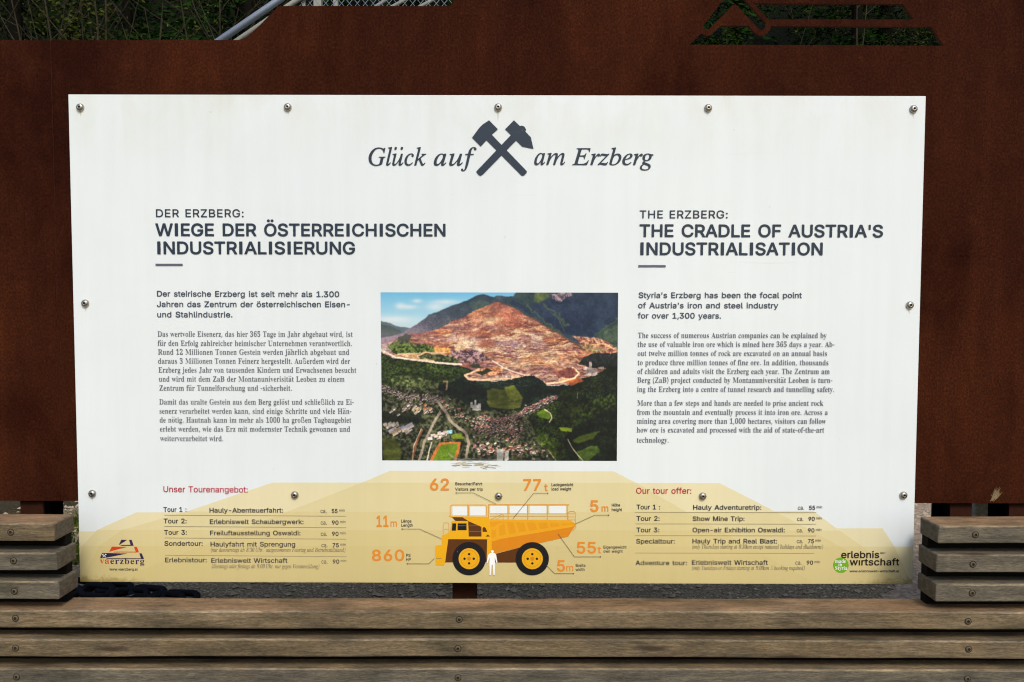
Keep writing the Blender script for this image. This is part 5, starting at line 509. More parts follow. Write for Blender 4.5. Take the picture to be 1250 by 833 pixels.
  '8': (375, [[121,-1,39,-1,58,11,43,24,15,14,16,24,13,39,1,19,-5,19,-21,29,-38,29,4,8,58,36,14,18,9,19,5,29,-4,24,-14,22,-20,14,-43,10,-38,-1,-34,-7,-43,-23,-16,-15,-15,-24,-11,-34,2,-33,16,-27,26,-26,-7,-9,-43,-25,-27,-24,-15,-24,-8,-38,4,-24,18,-29,28,-17], [146,23,-20,7,-16,17,-6,24,2,24,8,24,12,21,20,20,24,15,33,-19,19,-18,12,-24,0,-19,-12,-31,-22,-26,-30,-15], [208,225,-24,16,-14,17,-5,20,2,24,10,24,20,24,21,10,24,-1,16,-9,10,-20,2,-19,-4,-24,-9,-24,-15,-19,-24,-18]]),
  '9': (375, [[98,-1,43,0,29,6,28,12,46,35,20,24,20,34,30,78,11,51,2,39,-3,33,-10,29,-14,19,-25,17,-19,6,-29,4,-29,-3,-24,-7,-24,-11,-24,-19,-32,-44,-14,-39,-5,-43,7,-29,16,-21,28,-15,39,-4,33,8,39,24,5,-6,-32,-87,-17,-28,-28,-27,-29,-9,-24,2,-14,7,-10,12,-14,34,-16,-10,-9,-19,0,-14,5,-15,15,-14], [174,186,-17,10,-9,19,0,29,11,48,16,34,19,20,14,8,24,1,19,-15,10,-29,0,-38,-8,-48,-11,-17,-20,-15,-24,-9]]),
  '.': (180, [[62,-2,15,-1,14,5,10,10,6,14,3,20,-9,12,-24,3,-13,-6,-9,-9,-8,-29,2,-10]]),
  ':': (180, [[62,-2,15,-1,14,5,10,10,6,14,3,20,-9,12,-24,3,-13,-6,-9,-9,-8,-29,2,-10], [110,228,20,-1,22,15,8,24,-1,15,-5,5,-15,6,-14,-2,-19,-13,-8,-30,3,-13]]),
  '(': (202, [[84,-80,35,0,-20,58,-9,62,1,62,15,77,17,48,23,48,33,53,39,48,-1,4,-29,0,-5,-3,-43,-48,-42,-68,-32,-82,-16,-77,-2,-67,12,-67]]),
  ')': (202, [[6,-80,35,-1,45,49,37,58,36,86,18,82,1,76,-12,63,-24,47,-29,1,-6,-5,21,-58,9,-62,-3,-72,-14,-67,-18,-48,-28,-58,-32,-48]]),
  '–': (403, [[55,5,214,0,81,374,-208,1,-4,-3], [85,26,-3,8,72,321,8,4,158,0,5,-4,0,-5,-72,-322,-5,-4]]),
 },
}
FONT = {}
for fname, gl in GLYPHS.items():
    FONT[fname] = {}
    for ch, (adv, steps) in gl.items():
        loops = []
        for st in steps:
            x = y = 0; l = []
            for i in range(0, len(st), 2):
                x += st[i]; y += st[i+1]; l.append((x/800, y/800))
            if len(l) > 2: loops.append(l)
        FONT[fname][ch] = (adv/1000, loops)
for fn in ('serif', 'ital'):
    F_ = FONT[fn]
    dot = F_['.'][1][0]; dx0 = sum(p[0] for p in dot)/len(dot); dy0 = sum(p[1] for p in dot)/len(dot)
    for c_, b_ in (('ä', 'a'), ('ö', 'o'), ('ü', 'u')):
        w_, L_ = F_[b_]; xs = [p[0] for l in L_ for p in l]; top_ = max(p[1] for l in L_ for p in l)
        cx_ = (min(xs)+max(xs))/2 + (.03 if fn == 'ital' else 0)
        ex = [[(x-dx0+cx_+sx, y-dy0+top_+.13) for x, y in dot] for sx in (-.09, .09)]
        F_[c_] = (w_, L_+ex)
FILL = {}
def fn_dot(font, ch): return False
def glyph(font, ch):
    k = (font, ch)
    if k not in FILL:
        if ch == ' ' or ch not in FONT[font]: FILL[k] = ([], [])
        else:
            L = FONT[font][ch][1]
            ar = [sum(a[0]*b[1]-b[0]*a[1] for a, b in zip(l, l[1:]+l[:1]))/2 for l in L]
            outs = [l for l, a in zip(L, ar) if a > 0]; holes_ = [l for l, a in zip(L, ar) if a < 0]
            if fn_dot(font, ch): outs = L; holes_ = []
            P, T = [], []
            for l in outs:
                x0, x1, y0, y1 = min(p[0] for p in l), max(p[0] for p in l), min(p[1] for p in l), max(p[1] for p in l)
                polys = [l]+[h for h in holes_ if x0 <= h[0][0] <= x1 and y0 <= h[0][1] <= y1]
                polys = [[Vector((x, y, 0)) for x, y in q_] for q_ in polys]
                b = len(P); P += [p for q_ in polys for p in q_]; T += [tuple(i+b for i in t) for t in tessellate_polygon(polys)]
            FILL[k] = (P, T)
    return FILL[k]
def width(font, ch):
    if ch == ' ': return {'sans': .26, 'bold': .27, 'serif': .215, 'ital': .2}[font]
    return FONT[font][ch][0] if ch in FONT[font] else .3
CAP = {f: max(p[1] for l in FONT[f]['E'][1] for p in l) for f in FONT}

# ================================================================== the ground
q = NT('dry_leaf'); M['litter_pale'] = q.set(Base_Color=q.mix((.62, .54, .38, 1), (.22, .15, .08, 1), q.noise(q.mapping((1, 1, 1)), 9)), Roughness=.85)
def sheet(name, pts, z, mat, kind='structure'):
    o = mesh_obj(name, [(x, y, z) for x, y in pts], [tuple(range(len(pts)))], mat); tag(o, kind=kind); return o
gv, gf = [], []
# flat gravel up to y = 9, then a wooded slope
sheet('ground', [(-150, -150), (150, -150), (150, 10.5), (-150, 10.5)], 0, M['gravel'])
nx, ny = 80, 50
for j in range(ny+1):
    for i in range(nx+1):
        x = -60+120*i/nx; y = 10+60*j/ny
        h = max(0, y-10)*.62 + .35*math.sin(x*.7+y*.4)*min(1, (y-10)/3) + .25*math.sin(x*1.9-y)*min(1, (y-10)/3) - .05
        gv.append((x, y, h))
for j in range(ny):
    for i in range(nx): a = j*(nx+1)+i; gf.append((a, a+1, a+nx+2, a+nx+1))
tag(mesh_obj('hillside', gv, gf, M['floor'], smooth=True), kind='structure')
def hill_z(x, y): return max(0, y-10)*.62 + (.35*math.sin(x*.7+y*.4)+.25*math.sin(x*1.9-y))*min(1, max(0, y-10)/3) - .05

# bare brown earth bank on the right
ev = []
e0 = [ground_at(1068, 735), ground_at(1100, 712), ground_at(1090, 680), ground_at(1105, 650), ground_at(1098, 622), ground_at(1110, 607)]
pts = [(p.x+rng.uniform(-.03, .03), p.y) for p in e0]
rp = []
for (xa_, ya_), (xb_, yb_) in zip(pts, pts[1:]):
    for k_ in range(12): t_ = k_/12; rp.append((xa_+(xb_-xa_)*t_+rng.normal(0, .022), ya_+(yb_-ya_)*t_+rng.normal(0, .02)))
ring = [(pts[0][0]+.2, 2.9)] + rp + [(7, 7.4), (9, 5), (8, 2.4)]
sheet('earth_path', ring, .004, M['earth'])

lp = [(-12, 10.49)]+[(-12+i*.25, 5.35+.25*math.sin(i*.9)+rng.normal(0, .08)) for i in range(56)]+[(2.0, 7.6), (12, 7.8), (12, 10.49)]
sheet('leaf_litter', lp, .004, M['litter'])

def stones(name, n, fx, fy, mat, smin, smax, z0=0.0):
    base = [(1, 0, 0), (-1, 0, 0), (0, 1, 0), (0, -1, 0), (0, 0, 1), (0, 0, -1)]
    tri = [(0, 2, 4), (2, 1, 4), (1, 3, 4), (3, 0, 4), (2, 0, 5), (1, 2, 5), (3, 1, 5), (0, 3, 5)]
    B = np.array(base, float); T = np.array(tri)
    X = rng.uniform(*fx, n); Y = rng.uniform(*fy, n); s = smin+(smax-smin)*rng.random(n)**3
    jit = rng.uniform(.6, 1.4, (n, 6, 1))*B[None]*np.stack([s, s*rng.uniform(.6, 1, n), s*.55], -1)[:, None, :]
    a = rng.uniform(0, 6.28, n); ca, sa = np.cos(a)[:, None], np.sin(a)[:, None]
    V = jit.copy(); V[..., 0] = jit[..., 0]*ca-jit[..., 1]*sa; V[..., 1] = jit[..., 0]*sa+jit[..., 1]*ca
    V += np.stack([X, Y, z0+s*.25], -1)[:, None, :]
    Fc = (T[None]+6*np.arange(n)[:, None, None]).reshape(-1, 3)
    me = bpy.data.meshes.new(name); me.from_pydata(V.reshape(-1, 3).tolist(), [], Fc.tolist()); me.materials.append(mat)
    o = bpy.data.objects.new(name, me); COL.objects.link(o)
    return o
for a in (('gravel', 9000, (-3.4, 3.2), (2.4, 7.5), M['pebble'], .006, .026, 'dark grey gravel covering the ground behind the timber slats'),
          ('gravel', 900, (-3.4, 3.2), (2.4, 7.5), M['pebble_pale'], .005, .018, 'scattered pale chips lying among the dark gravel'),
          ('gravel', 2600, (1.75, 4.6), (3.3, 7.2), M['pebble_brown'], .006, .026, 'brown stones and clods on the bare earth at the right')):
    tag(stones(*a[:7]), a[7], 'gravel', kind='stuff')

m = MB()
for _ in range(800):
    p = Vector((random.uniform(-2.6, 2.4), random.uniform(3.6, 5.2), random.uniform(.016, .034))); a = random.uniform(0, 6.28); L = random.uniform(.010, .036); w = random.uniform(.0015, .008)
    d = Vector((math.cos(a), math.sin(a), random.uniform(-.1, .3)))*L; n_ = Vector((-d.y, d.x, 0)).normalized()*w
    m.add([p-d*.5, p+n_, p+d*.5, p-n_], [(0, 1, 2, 3)])
tag(m.build('dry_litter', M['litter_pale']), 'pale dry leaves and twigs scattered over the gravel under the board', 'litter', kind='stuff')

# tufts of moss beside the left slats
def moss(px, py, n, r):
    c = ground_at(px, py); m = MB()
    for _ in range(n):
        x = c.x+random.gauss(0, r); y = c.y+random.gauss(0, r*1.6); h = random.uniform(.01, .045); a = random.uniform(0, 3.14)
        dx, dy = math.cos(a)*.008, math.sin(a)*.008; lx, ly = random.gauss(0, .012), random.gauss(0, .012)
        m.add([(x-dx, y-dy, 0), (x+dx, y+dy, 0), (x+lx, y+ly, h)], [(0, 1, 2)])
    return m
o = moss(93, 677, 900, .07).build('moss', M['moss']); tag(o, 'green moss and grass growing in the gravel left of the board', 'moss', kind='stuff')
o = moss(90, 642, 500, .08).build('moss', M['moss']); tag(o, 'sparser moss patch farther back, beside the topmost left slat', 'moss', kind='stuff')

# ================================================================== the rusty steel wall
WY = 2.60; TH = .012
wall = empty('steel_wall', (0, WY, 0))
tag(wall, 'dark rust-brown weathering steel wall with a stepped top and a cut-out mining emblem', 'wall')
def wp(px, py):
    p = at(px, py, WY); return (p.x, p.z)
def plate(name, outer, holes, parent, mat, edge, th=TH):
    polys = [[Vector((x, z, 0)) for x, z in l] for l in [outer]+holes]
    P = [p for l in polys for p in l]; T = tessellate_polygon(polys)
    n = len(P); v = [(p.x, 0, p.y) for p in P]+[(p.x, th, p.y) for p in P]; f = []; mi = []
    for t in T:
        a, b, c = (P[i] for i in t)
        s = (b.x-a.x)*(c.y-a.y)-(b.y-a.y)*(c.x-a.x)
        if abs(s) < 1e-12: continue
        t = tuple(t) if s > 0 else tuple(reversed(t))
        f.append(t); mi.append(0); f.append(tuple(i+n for i in reversed(t))); mi.append(0)
    b0 = 0
    for l in polys:
        k = len(l)
        for i in range(k):
            i0, i1 = b0+i, b0+(i+1) % k; f.append((i0, i0+n, i1+n, i1)); mi.append(1)
        b0 += k
    o = mesh_obj(name, v, f, [mat, edge], parent, mi)
    bm = bmesh.new(); bm.from_mesh(o.data); bmesh.ops.recalc_face_normals(bm, faces=bm.faces); bm.to_mesh(o.data); bm.free()
    return o
zb = wp(600, 613)[1]
sx = wp(68, 300)[0]
zl = wp(100, 49.5)[1]
left_sheet = [(sx-.0008, zb), (sx-.0008, zl), (-3.6, zl), (-3.6, zb)]
plate('steel_sheet', left_sheet, [], wall, M['corten'], M['corten_edge'])
outer = [(sx+.0008, zb), (3.6, zb), (3.6, wp(100, 20)[1]), wp(1330, 20), wp(1290, -70), wp(1190, -130), wp(700, -130), wp(620, -60), wp(585, -40), wp(549, 7.5), wp(340, 7.5),
         wp(318, 30), wp(302, 45), wp(292, 49), (sx+.0008, zl)]
def z5(x, y): return wp(830+x/3.676, y/3.676)
def arc(c, r, a0, a1, n=7): return [(c[0]+r*math.cos(R(a0+(a1-a0)*i/n)), c[1]+r*math.sin(R(a0+(a1-a0)*i/n))) for i in range(n+1)]
# cut-out regions, traced in the picture and laid on the wall
lower_slot = [(42, 201), (96, 150), (104, 155), (118, 161), (134, 160), (148, 150), (180, 116), (306, 116), (340, 152), (356, 161), (374, 161), (390, 150), (408, 128), (410, 118), (1128, 121), (1184, 206)]
upper_slot = [(330, 16), (1000, 18), (1050, 88), (398, 88)]
left_arm = [(200, -20), (106, 112), (105, 124), (116, 133), (130, 132), (236, 22), (262, -8), (250, -60), (205, -60)]
right_arm = [(262, -8), (350, 128), (362, 136), (376, 132), (388, 116), (387, 104), (275, -20), (268, -60), (256, -60)]
arms = [(205, -15), (108, 112), (106, 124), (116, 133), (131, 131), (240, 22), (250, 20), (352, 129), (364, 136), (377, 131), (388, 117), (386, 103), (282, -10), (268, -60), (222, -60)]
third_slot = [(320, -8), (930, -6), (880, -62), (372, -60)]
holes = [[z5(*p) for p in l] for l in (lower_slot, upper_slot, arms, third_slot)]
plate('steel_sheet', outer, holes, wall, M['corten'], M['corten_edge'])
def wbox(name, px0, px1, y0, y1, z0, z1, mat, parent=wall):
    m = MB(); m.box((wp(px0, 613)[0], y0, z0), (wp(px1, 613)[0], y1, z1)); return m.build(name, mat, parent)
seam = MB(); seam.box((sx-.03, TH+.001, zb+.01), (sx+.03, TH+.006, zl-.01)); seam.build('seam_strip', M['corten'], wall)
for a, b in ((21, 49), (1163.5, 1190), (1236, 1264), (-190, -160)):
    xa, xb = wp(a, 613)[0], wp(b, 613)[0]; xm = (xa+xb)/2; pr = empty('post', (0, 0, 0)); pr.parent = wall
    for nm_, bx_, mt_ in (('front_flange', (xa, .016, xb, .024), M['post']), ('web', (xm-.004, .0245, xm+.004, .125), M['dark_steel']), ('rear_flange', (xa, .1255, xb, .134), M['dark_steel'])):
        m = MB(); m.box((bx_[0], bx_[1], 0), (bx_[2], bx_[3], 1.45)); m.build(nm_, mt_, pr)  # open section with near-black web and rear flange, painting the post sides as shaded
# scuff where pale straw stuck to the sheet
m = MB(); c0 = Vector((wp(1208, 612)[0], -.001, wp(1208, 612)[1]))
for _ in range(70):
    a = R(random.gauss(62, 12)); L = random.uniform(.012, .034); s = random.uniform(0, .030)
    b = c0+Vector((math.cos(a)*s+random.uniform(0, .012), -random.uniform(0, .003), math.sin(a)*s)); d = Vector((math.cos(a), 0, math.sin(a)))*L; w = Vector((-d.z, 0, d.x)).normalized()*.0009
    m.add([b-w, b+w, b+d+Vector((0, -.002, 0))], [(0, 1, 2)])
o = m.build('dry_grass', M['straw']); o.location = (0, WY, 0); tag(o, 'small pale tuft of dry grass stuck at the foot of the steel wall, right of the board', 'grass', kind='stuff')

# concrete kerb stone seen under the wall at the right
m = MB(); a = at(1191, 615, 3.0); b = at(1221, 615, 3.0); m.box((a.x, 3.0, 0), (b.x, 3.2, .95)); q = NT('rough_concrete')
c = q.ramp(q.noise(q.mapping((1, 1, 1)), 60, 6, .7), [(.3, (.26, .22, .16, 1)), (.7, (.60, .53, .41, 1))]); q.set(Base_Color=c, Roughness=.9)
o = m.build('concrete_post', q.m); tag(o, 'rough grey concrete post seen under the steel wall at the right', 'post')

# ================================================================== the timber slats
FY = 2.10; DEP = .0957; HT = .0475
fence = empty('slatted_timber_barrier', (0, FY, 0))
tag(fence, 'low barrier of stacked weathered timber slats running in front of the board', 'barrier')
def plank(x0, x1, ztop, mats, wave=.0012):
    bm = bmesh.new(); n = max(2, int((x1-x0)/.11)); ph = random.uniform(0, 9)
    bo = 0
    secs = []
    for i in range(n+1):
        x = x0+(x1-x0)*i/n; s = wave*math.sin(ph+x*2.1)+wave*.5*math.sin(ph*2+x*9.7)
        secs.append([bm.verts.new((x, y+random.uniform(-.0005, .0005), z+s+random.uniform(-.0004, .0004))) for y, z in ((0, ztop-HT), (0, ztop), (DEP, ztop), (DEP, ztop-HT))])
    long_e = []
    for i in range(n):
        for k in range(4):
            fc = bm.faces.new((secs[i][k], secs[i+1][k], secs[i+1][(k+1) % 4], secs[i][(k+1) % 4]))
            fc.material_index = 1 if k == 1 else 0
    f0 = bm.faces.new(secs[0]); f1 = bm.faces.new(list(reversed(secs[-1]))); f0.material_index = f1.material_index = 2
    bmesh.ops.recalc_face_normals(bm, faces=bm.faces)
    ed = [e for e in bm.edges if len(e.link_faces) == 2 and e.calc_face_angle(0) > .6]
    bmesh.ops.bevel(bm, geom=ed, offset=.0042, segments=2, profile=.6, affect='EDGES')
    bm.normal_update()
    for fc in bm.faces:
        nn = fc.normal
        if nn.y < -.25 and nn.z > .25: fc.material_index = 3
    me = bpy.data.meshes.new('plank'); bm.to_mesh(me); bm.free()
    for mm in list(mats)+[M['wood_worn_lit']]: me.materials.append(mm)
    me.polygons.foreach_set('use_smooth', [False]*len(me.polygons))
    o = bpy.data.objects.new('plank', me); COL.objects.link(o); o.parent = fence
    return o
def screw_mesh():
    m = MB(); n = 20
    def ringv(r, y): return [(r*math.cos(2*math.pi*k/n), y, r*math.sin(2*math.pi*k/n)) for k in range(n)]
    prof = [(.0102, -.0001, 1), (.0096, -.0012, 1), (.0082, -.0003, 1), (.0072, -.0018, 0), (.0045, -.0026, 0), (.0026, -.0024, 1), (.0022, -.0008, 1)]
    vs = [p for r, y, _ in prof for p in ringv(r, y)]
    fs = []; 
    for j in range(len(prof)-1):
        for k in range(n):
            m_ = prof[j+1][2]
            fs.append(((j*n+k, j*n+(k+1) % n, (j+1)*n+(k+1) % n, (j+1)*n+k), m_))
    fs.append((tuple((len(prof)-1)*n+k for k in range(n)), 1))
    vs = [(x*.9, y*.8, z*.9) for x, y, z in vs]
    me = bpy.data.meshes.new('screw'); me.from_pydata(vs, [], [f for f, _ in fs]); me.materials.append(M['brass']); me.materials.append(M['recess'])
    me.polygons.foreach_set('material_index', [k for _, k in fs]); me.update(); return me
SM = screw_mesh()
Z = [EYE-.58715, EYE-.66501, EYE-.74329, EYE-.81924, EYE-.8962, EYE-.97482, EYE-1.052, EYE-1.130, EYE-1.207]
wd, wt, wg, we = M['wood'], M['wood_top'], M['wood_grey'], M['wood_end']
specs = []
for k, (xl, xr) in enumerate(((-1.1957, 1.1271), (-1.1900, 1.1240), (-1.1865, 1.1245))):
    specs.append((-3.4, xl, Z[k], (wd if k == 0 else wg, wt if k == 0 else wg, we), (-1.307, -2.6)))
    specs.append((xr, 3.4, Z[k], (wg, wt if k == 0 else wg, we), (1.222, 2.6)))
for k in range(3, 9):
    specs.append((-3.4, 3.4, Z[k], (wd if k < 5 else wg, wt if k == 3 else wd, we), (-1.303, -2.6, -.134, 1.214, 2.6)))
for i, (x0, x1, zt, mats, scs) in enumerate(specs):
    o = plank(x0, x1, zt, mats, .0010 if i < 6 else .0013)
    # each plank has its own origin, so that its grain is its own
    off = Vector((random.uniform(-.3, .3) , 0, zt)); 
    for v in o.data.vertices: v.co -= off
    o.location = off
    for sx_ in scs:
        s = bpy.data.objects.new('screw', SM); COL.objects.link(s); s.parent = o
        s.location = Vector((sx_+random.uniform(-.003, .003), -.0006, zt-HT/2+random.uniform(-.002, .002)))-off; s.rotation_euler = (0, random.uniform(0, 3), 0)
for k in range(8):
    zt = Z[k]-HT
    for x0, x1 in (((-3.3, -1.198), (1.130, 3.3)) if k < 3 else ((-3.3, 3.3),)):
        if k >= 3: 
            m = MB(); m.box((x0, .056, Z[k+1]+.0005), (x1, .090, zt-.0005))
        else:
            m = MB(); m.box((x0, .058, Z[k+1]+.0005), (x1, .088, zt-.0005))
        m.build('gap_shade_strip', M['gap'], fence)  # continuous near-black strip added to paint the shade between slats
for x in (-2.6, -1.30, -.13, 1.21, 2.6):
    m = MB(); m.box((x-.035, .1, 0), (x+.035, .16, Z[3]-.03 if abs(x) < 1 else Z[0]-.03)); m.build('post', M['dark_steel'], fence)

# ================================================================== the information board
BW, BH = 2.4233, 1.40025
BC = Vector((-.0406, 2.32, EYE-.12097))
board = empty('information_board', BC, (0, -.0006, -.00418))
tag(board, 'large white information board printed with text, an aerial mine photograph and a yellow dump truck', 'sign')
def homography(src, dst):
    A = []; b = []
    for (x, y), (u, v) in zip(src, dst):
        A.append([x, y, 1, 0, 0, 0, -u*x, -u*y]); b.append(u); A.append([0, 0, 0, x, y, 1, -v*x, -v*y]); b.append(v)
    h = np.linalg.solve(np.array(A, float), np.array(b, float)); return np.append(h, 1).reshape(3, 3)
HM = homography([(84, 116), (1131, 117), (1113, 713), (97, 710.5)], [(-BW/2, BH/2), (BW/2, BH/2), (BW/2, -BH/2), (-BW/2, -BH/2)])
def B(px, py):
    """artwork coordinates -> (x, z) on the board in metres"""
    w = HM[2, 0]*px+HM[2, 1]*py+1
    return ((HM[0, 0]*px+HM[0, 1]*py+HM[0, 2])/w, (HM[1, 0]*px+HM[1, 1]*py+HM[1, 2])/w)
bm = bmesh.new(); bmesh.ops.create_cube(bm, size=1, matrix=Matrix.Translation((0, .003, 0)) @ Matrix.Diagonal((BW, .006, BH, 1)))
bmesh.ops.bevel(bm, geom=list(bm.edges), offset=.0008, segments=1, affect='EDGES')
me = bpy.data.meshes.new('board'); bm.to_mesh(me); bm.free(); me.materials.append(M['board'])
o = bpy.data.objects.new('board', me); COL.objects.link(o); o.parent = board
# steel angle frame behind, and the middle post
m = MB()
for x in (-1.0, -.07, 1.0): m.box((x-.02, .0065, -BH/2+.06), (x+.02, .03, BH/2-.05))
for z in (-.5, .5): m.box((-1.1, .031, z-.02), (1.1, .05, z+.02))
m.build('frame', M['dark_steel'], board)
m = MB(); xa, xb = B(551, 713)[0], B(578, 713)[0]
m.box((xa-.003, .052, -BC.z), (xb+.003, .115, .62)); m.build('post', M['post'], board)

LZ = .00016
def flat(name, polys, mat, layer, parent=board, mats=None, each=False, kind=None):
    """polygons printed on the board; polys = list of point lists in artwork coordinates (or (list, material index))"""
    if each:
        return [flat(name, [l], mat, layer+.12*i, parent, mats) for i, l in enumerate(polys)]
    v, f, mi = [], [], []
    for n_, l in enumerate(polys):
        k = 0
        if isinstance(l, tuple): l, k = l
        P = [Vector((*B(*p), 0)) for p in l]
        b = len(v); v += [(p.x, -LZ*(layer+.12*(n_ % 8)), p.y) for p in P]
        for t in tessellate_polygon([P]):
            a, c, d = (P[i] for i in t); s = (c.x-a.x)*(d.y-a.y)-(c.y-a.y)*(d.x-a.x)
            t = tuple(t) if s > 0 else tuple(reversed(t)); f.append(tuple(i+b for i in t)); mi.append(k)
    o = mesh_obj(name, v, f, mats or mat, parent, mi)
    if kind: o['kind'] = kind
    return o
def line(p, q_, w):
    (x0, y0), (x1, y1) = p, q_; L = math.hypot(x1-x0, y1-y0); nx_, ny_ = -(y1-y0)/L*w/2, (x1-x0)/L*w/2
    return [(x0+nx_, y0+ny_), (x0-nx_, y0-ny_), (x1-nx_, y1-ny_), (x1+nx_, y1+ny_)]
def disc(cx, cy, r, n=28): return [(cx+r*math.cos(2*math.pi*i/n), cy+r*math.sin(2*math.pi*i/n)) for i in range(n)]

def text_geo(s, font, x0, y0, x1, cap, y1=None, layer=9, scale_x=None, bend=None):
    """one line of lettering fitted between x0 and x1 (artwork px), baseline y0..y1, capitals cap px high"""
    y1 = y0 if y1 is None else y1
    a = B(x0, y0); e = B(x1, y1); top = B(x0, y0-cap)
    size = (top[1]-a[1])/CAP[font]
    nat = sum(width(font, c) for c in s); L = math.hypot(e[0]-a[0], e[1]-a[1])
    k = L/nat
    dx, dz = (e[0]-a[0])/L, (e[1]-a[1])/L
    v, f = [], []; pen = 0
    gk = min(k, size*1.12)                    # glyphs stretch only a little, the rest goes into letter spacing
    sp = (k-gk)*nat/max(1, len(s)-.6)
    for c in s:
        P, T = glyph(font, c); b = len(v)
        for p in P:
            x = pen+p.x*gk; z = p.y*size
            v.append((a[0]+dx*x-dz*z, -LZ*layer, a[1]+dz*x+dx*z))
        for t in T:
            p_, q_, r_ = (P[i] for i in t)
            t = tuple(t) if (q_.x-p_.x)*(r_.y-p_.y)-(q_.y-p_.y)*(r_.x-p_.x) > 0 else tuple(reversed(t)); f.append(tuple(i+b for i in t))
        pen += width(font, c)*gk+sp
    return v, f
def text(name, lines, mat, parent=board, **kw):
    """printed lettering: one object per line; on the board itself the lines hang under an Empty of the given name"""
    if parent is board and len(lines) > 1: parent = empty(name, (0, 0, 0)); parent.parent = board; name = 'text_line'
    for l in lines:
        v, f = text_geo(*l, **kw); o = mesh_obj(name, v, f, mat, parent); o['kind'] = 'stuff'
    return
    V, F_ = [], []
    for l in lines:
        v, f = text_geo(*l, **kw); b = len(V); V += v; F_ += [tuple(i+b for i in t) for t in f]
    return mesh_obj(name, V, F_, mat, parent)

# ---- heading with the crossed hammers
text('title_lettering', [('Glück', 'ital', 449.5, 202.3, 521, 21.5), ('auf', 'ital', 530.5, 202.3, 578.5, 21.5), ('am', 'ital', 653, 201.5, 692, 21.5), ('Erzberg', 'ital', 700.5, 201.5, 797.5, 20.5)], M['navy'])
def h3(x, y): return (560+x/9.8, 140+y/9.8)
hm = empty('crossed_hammers', (0, 0, 0)); hm.parent = board
flat('hammer', [[h3(*p) for p in l] for l in (
    [(368, 70), (474, 177), (398, 246), (345, 300), (268, 385), (164, 279), (250, 162), (290, 122)],
    [(398, 240), (820, 680), (815, 700), (785, 730), (768, 736), (750, 728), (332, 305)])], M['navy'], 9, hm)
flat('hammer', [[h3(*p) for p in l] for l in (
    [(666, 70), (738, 140), (760, 133), (790, 145), (812, 182), (802, 204), (868, 274), (899, 412), (762, 384), (690, 312), (632, 250), (560, 178)],
    [(632, 244), (696, 308), (290, 722), (264, 736), (246, 728), (216, 694), (216, 680)])], M['navy'], 10, hm)

# ---- headings
text('german_heading', [('DER ERZBERG:', 'sans', 190.0, 265.6, 299, 9.6), ('WIEGE DER ÖSTERREICHISCHEN', 'bold', 190.3, 288.4, 545.5, 15.2, 288.6), ('INDUSTRIALISIERUNG', 'bold', 190.3, 310.5, 434.5, 15.2)], M['navy'])
text('english_heading', [('THE ERZBERG:', 'sans', 780.5, 266.5, 889.5, 9.6), ("THE CRADLE OF AUSTRIA'S", 'bold', 780.3, 289, 1078.5, 15.2, 289.3), ('INDUSTRIALISATION', 'bold', 779.5, 311.1, 1005.5, 15.2)], M['navy'])
flat('heading_bar', [line((190.3, 323.9), (223.4, 323.9), 2.7)], M['bar'], 9)
flat('heading_bar', [line((779.3, 325), (812.7, 325), 2.7)], M['bar'], 9)
text('german_lead_text', [('Der steirische Erzberg ist seit mehr als 1.300', 'bold', 191.3, 362.4, 414.8, 6.9, 362.9), ('Jahren das Zentrum der österreichischen Eisen-', 'bold', 191.6, 375.2, 428.6, 6.9), ('und Stahlindustrie.', 'bold', 191.6, 387.8, 284.5, 6.9)], M['slate'])
text('english_lead_text', [("Styria's Erzberg has been the focal point", 'bold', 779.2, 363.7, 978.8, 6.9), ("of Austria's iron and steel industry", 'bold', 778.6, 376.2, 950, 6.9), ('for over 1,300 years.', 'bold', 778.4, 388.7, 880.5, 6.9)], M['slate'])
GB = [('Das wertvolle Eisenerz, das hier 365 Tage im Jahr abgebaut wird, ist', 192.4, 430.7, 411.4), ('für den Erfolg zahlreicher heimischer Unternehmen verantwortlich.', 192.4, 430.1, 422.6),
      ('Rund 12 Millionen Tonnen Gestein werden jährlich abgebaut und', 192.9, 426.5, 433.3), ('daraus 3 Millionen Tonnen Feinerz hergestellt. Außerdem wird der', 192.9, 427.4, 444.3),
      ('Erzberg jedes Jahr von tausenden Kindern und Erwachsenen besucht', 193.3, 435, 455.2), ('und wird mit dem ZaB der Montanuniverisität Leoben zu einem', 193.7, 420.7, 466.2),
      ('Zentrum für Tunnelforschung und -sicherheit.', 194.2, 356.6, 477.2), ('Damit das uralte Gestein aus dem Berg gelöst und schließlich zu Ei-', 194.2, 432, 494.2),
      ('senerz verarbeitet werden kann, sind einige Schritte und viele Hän-', 194.2, 429.2, 505.4), ('de nötig. Hautnah kann im mehr als 1000 ha großen Tagbaugebiet', 194.6, 428.7, 516.2),
      ('erlebt werden, wie das Erz mit modernster Technik gewonnen und', 194.9, 427.4, 527.2), ('weiterverarbeitet wird.', 195.3, 272.8, 538.8)]
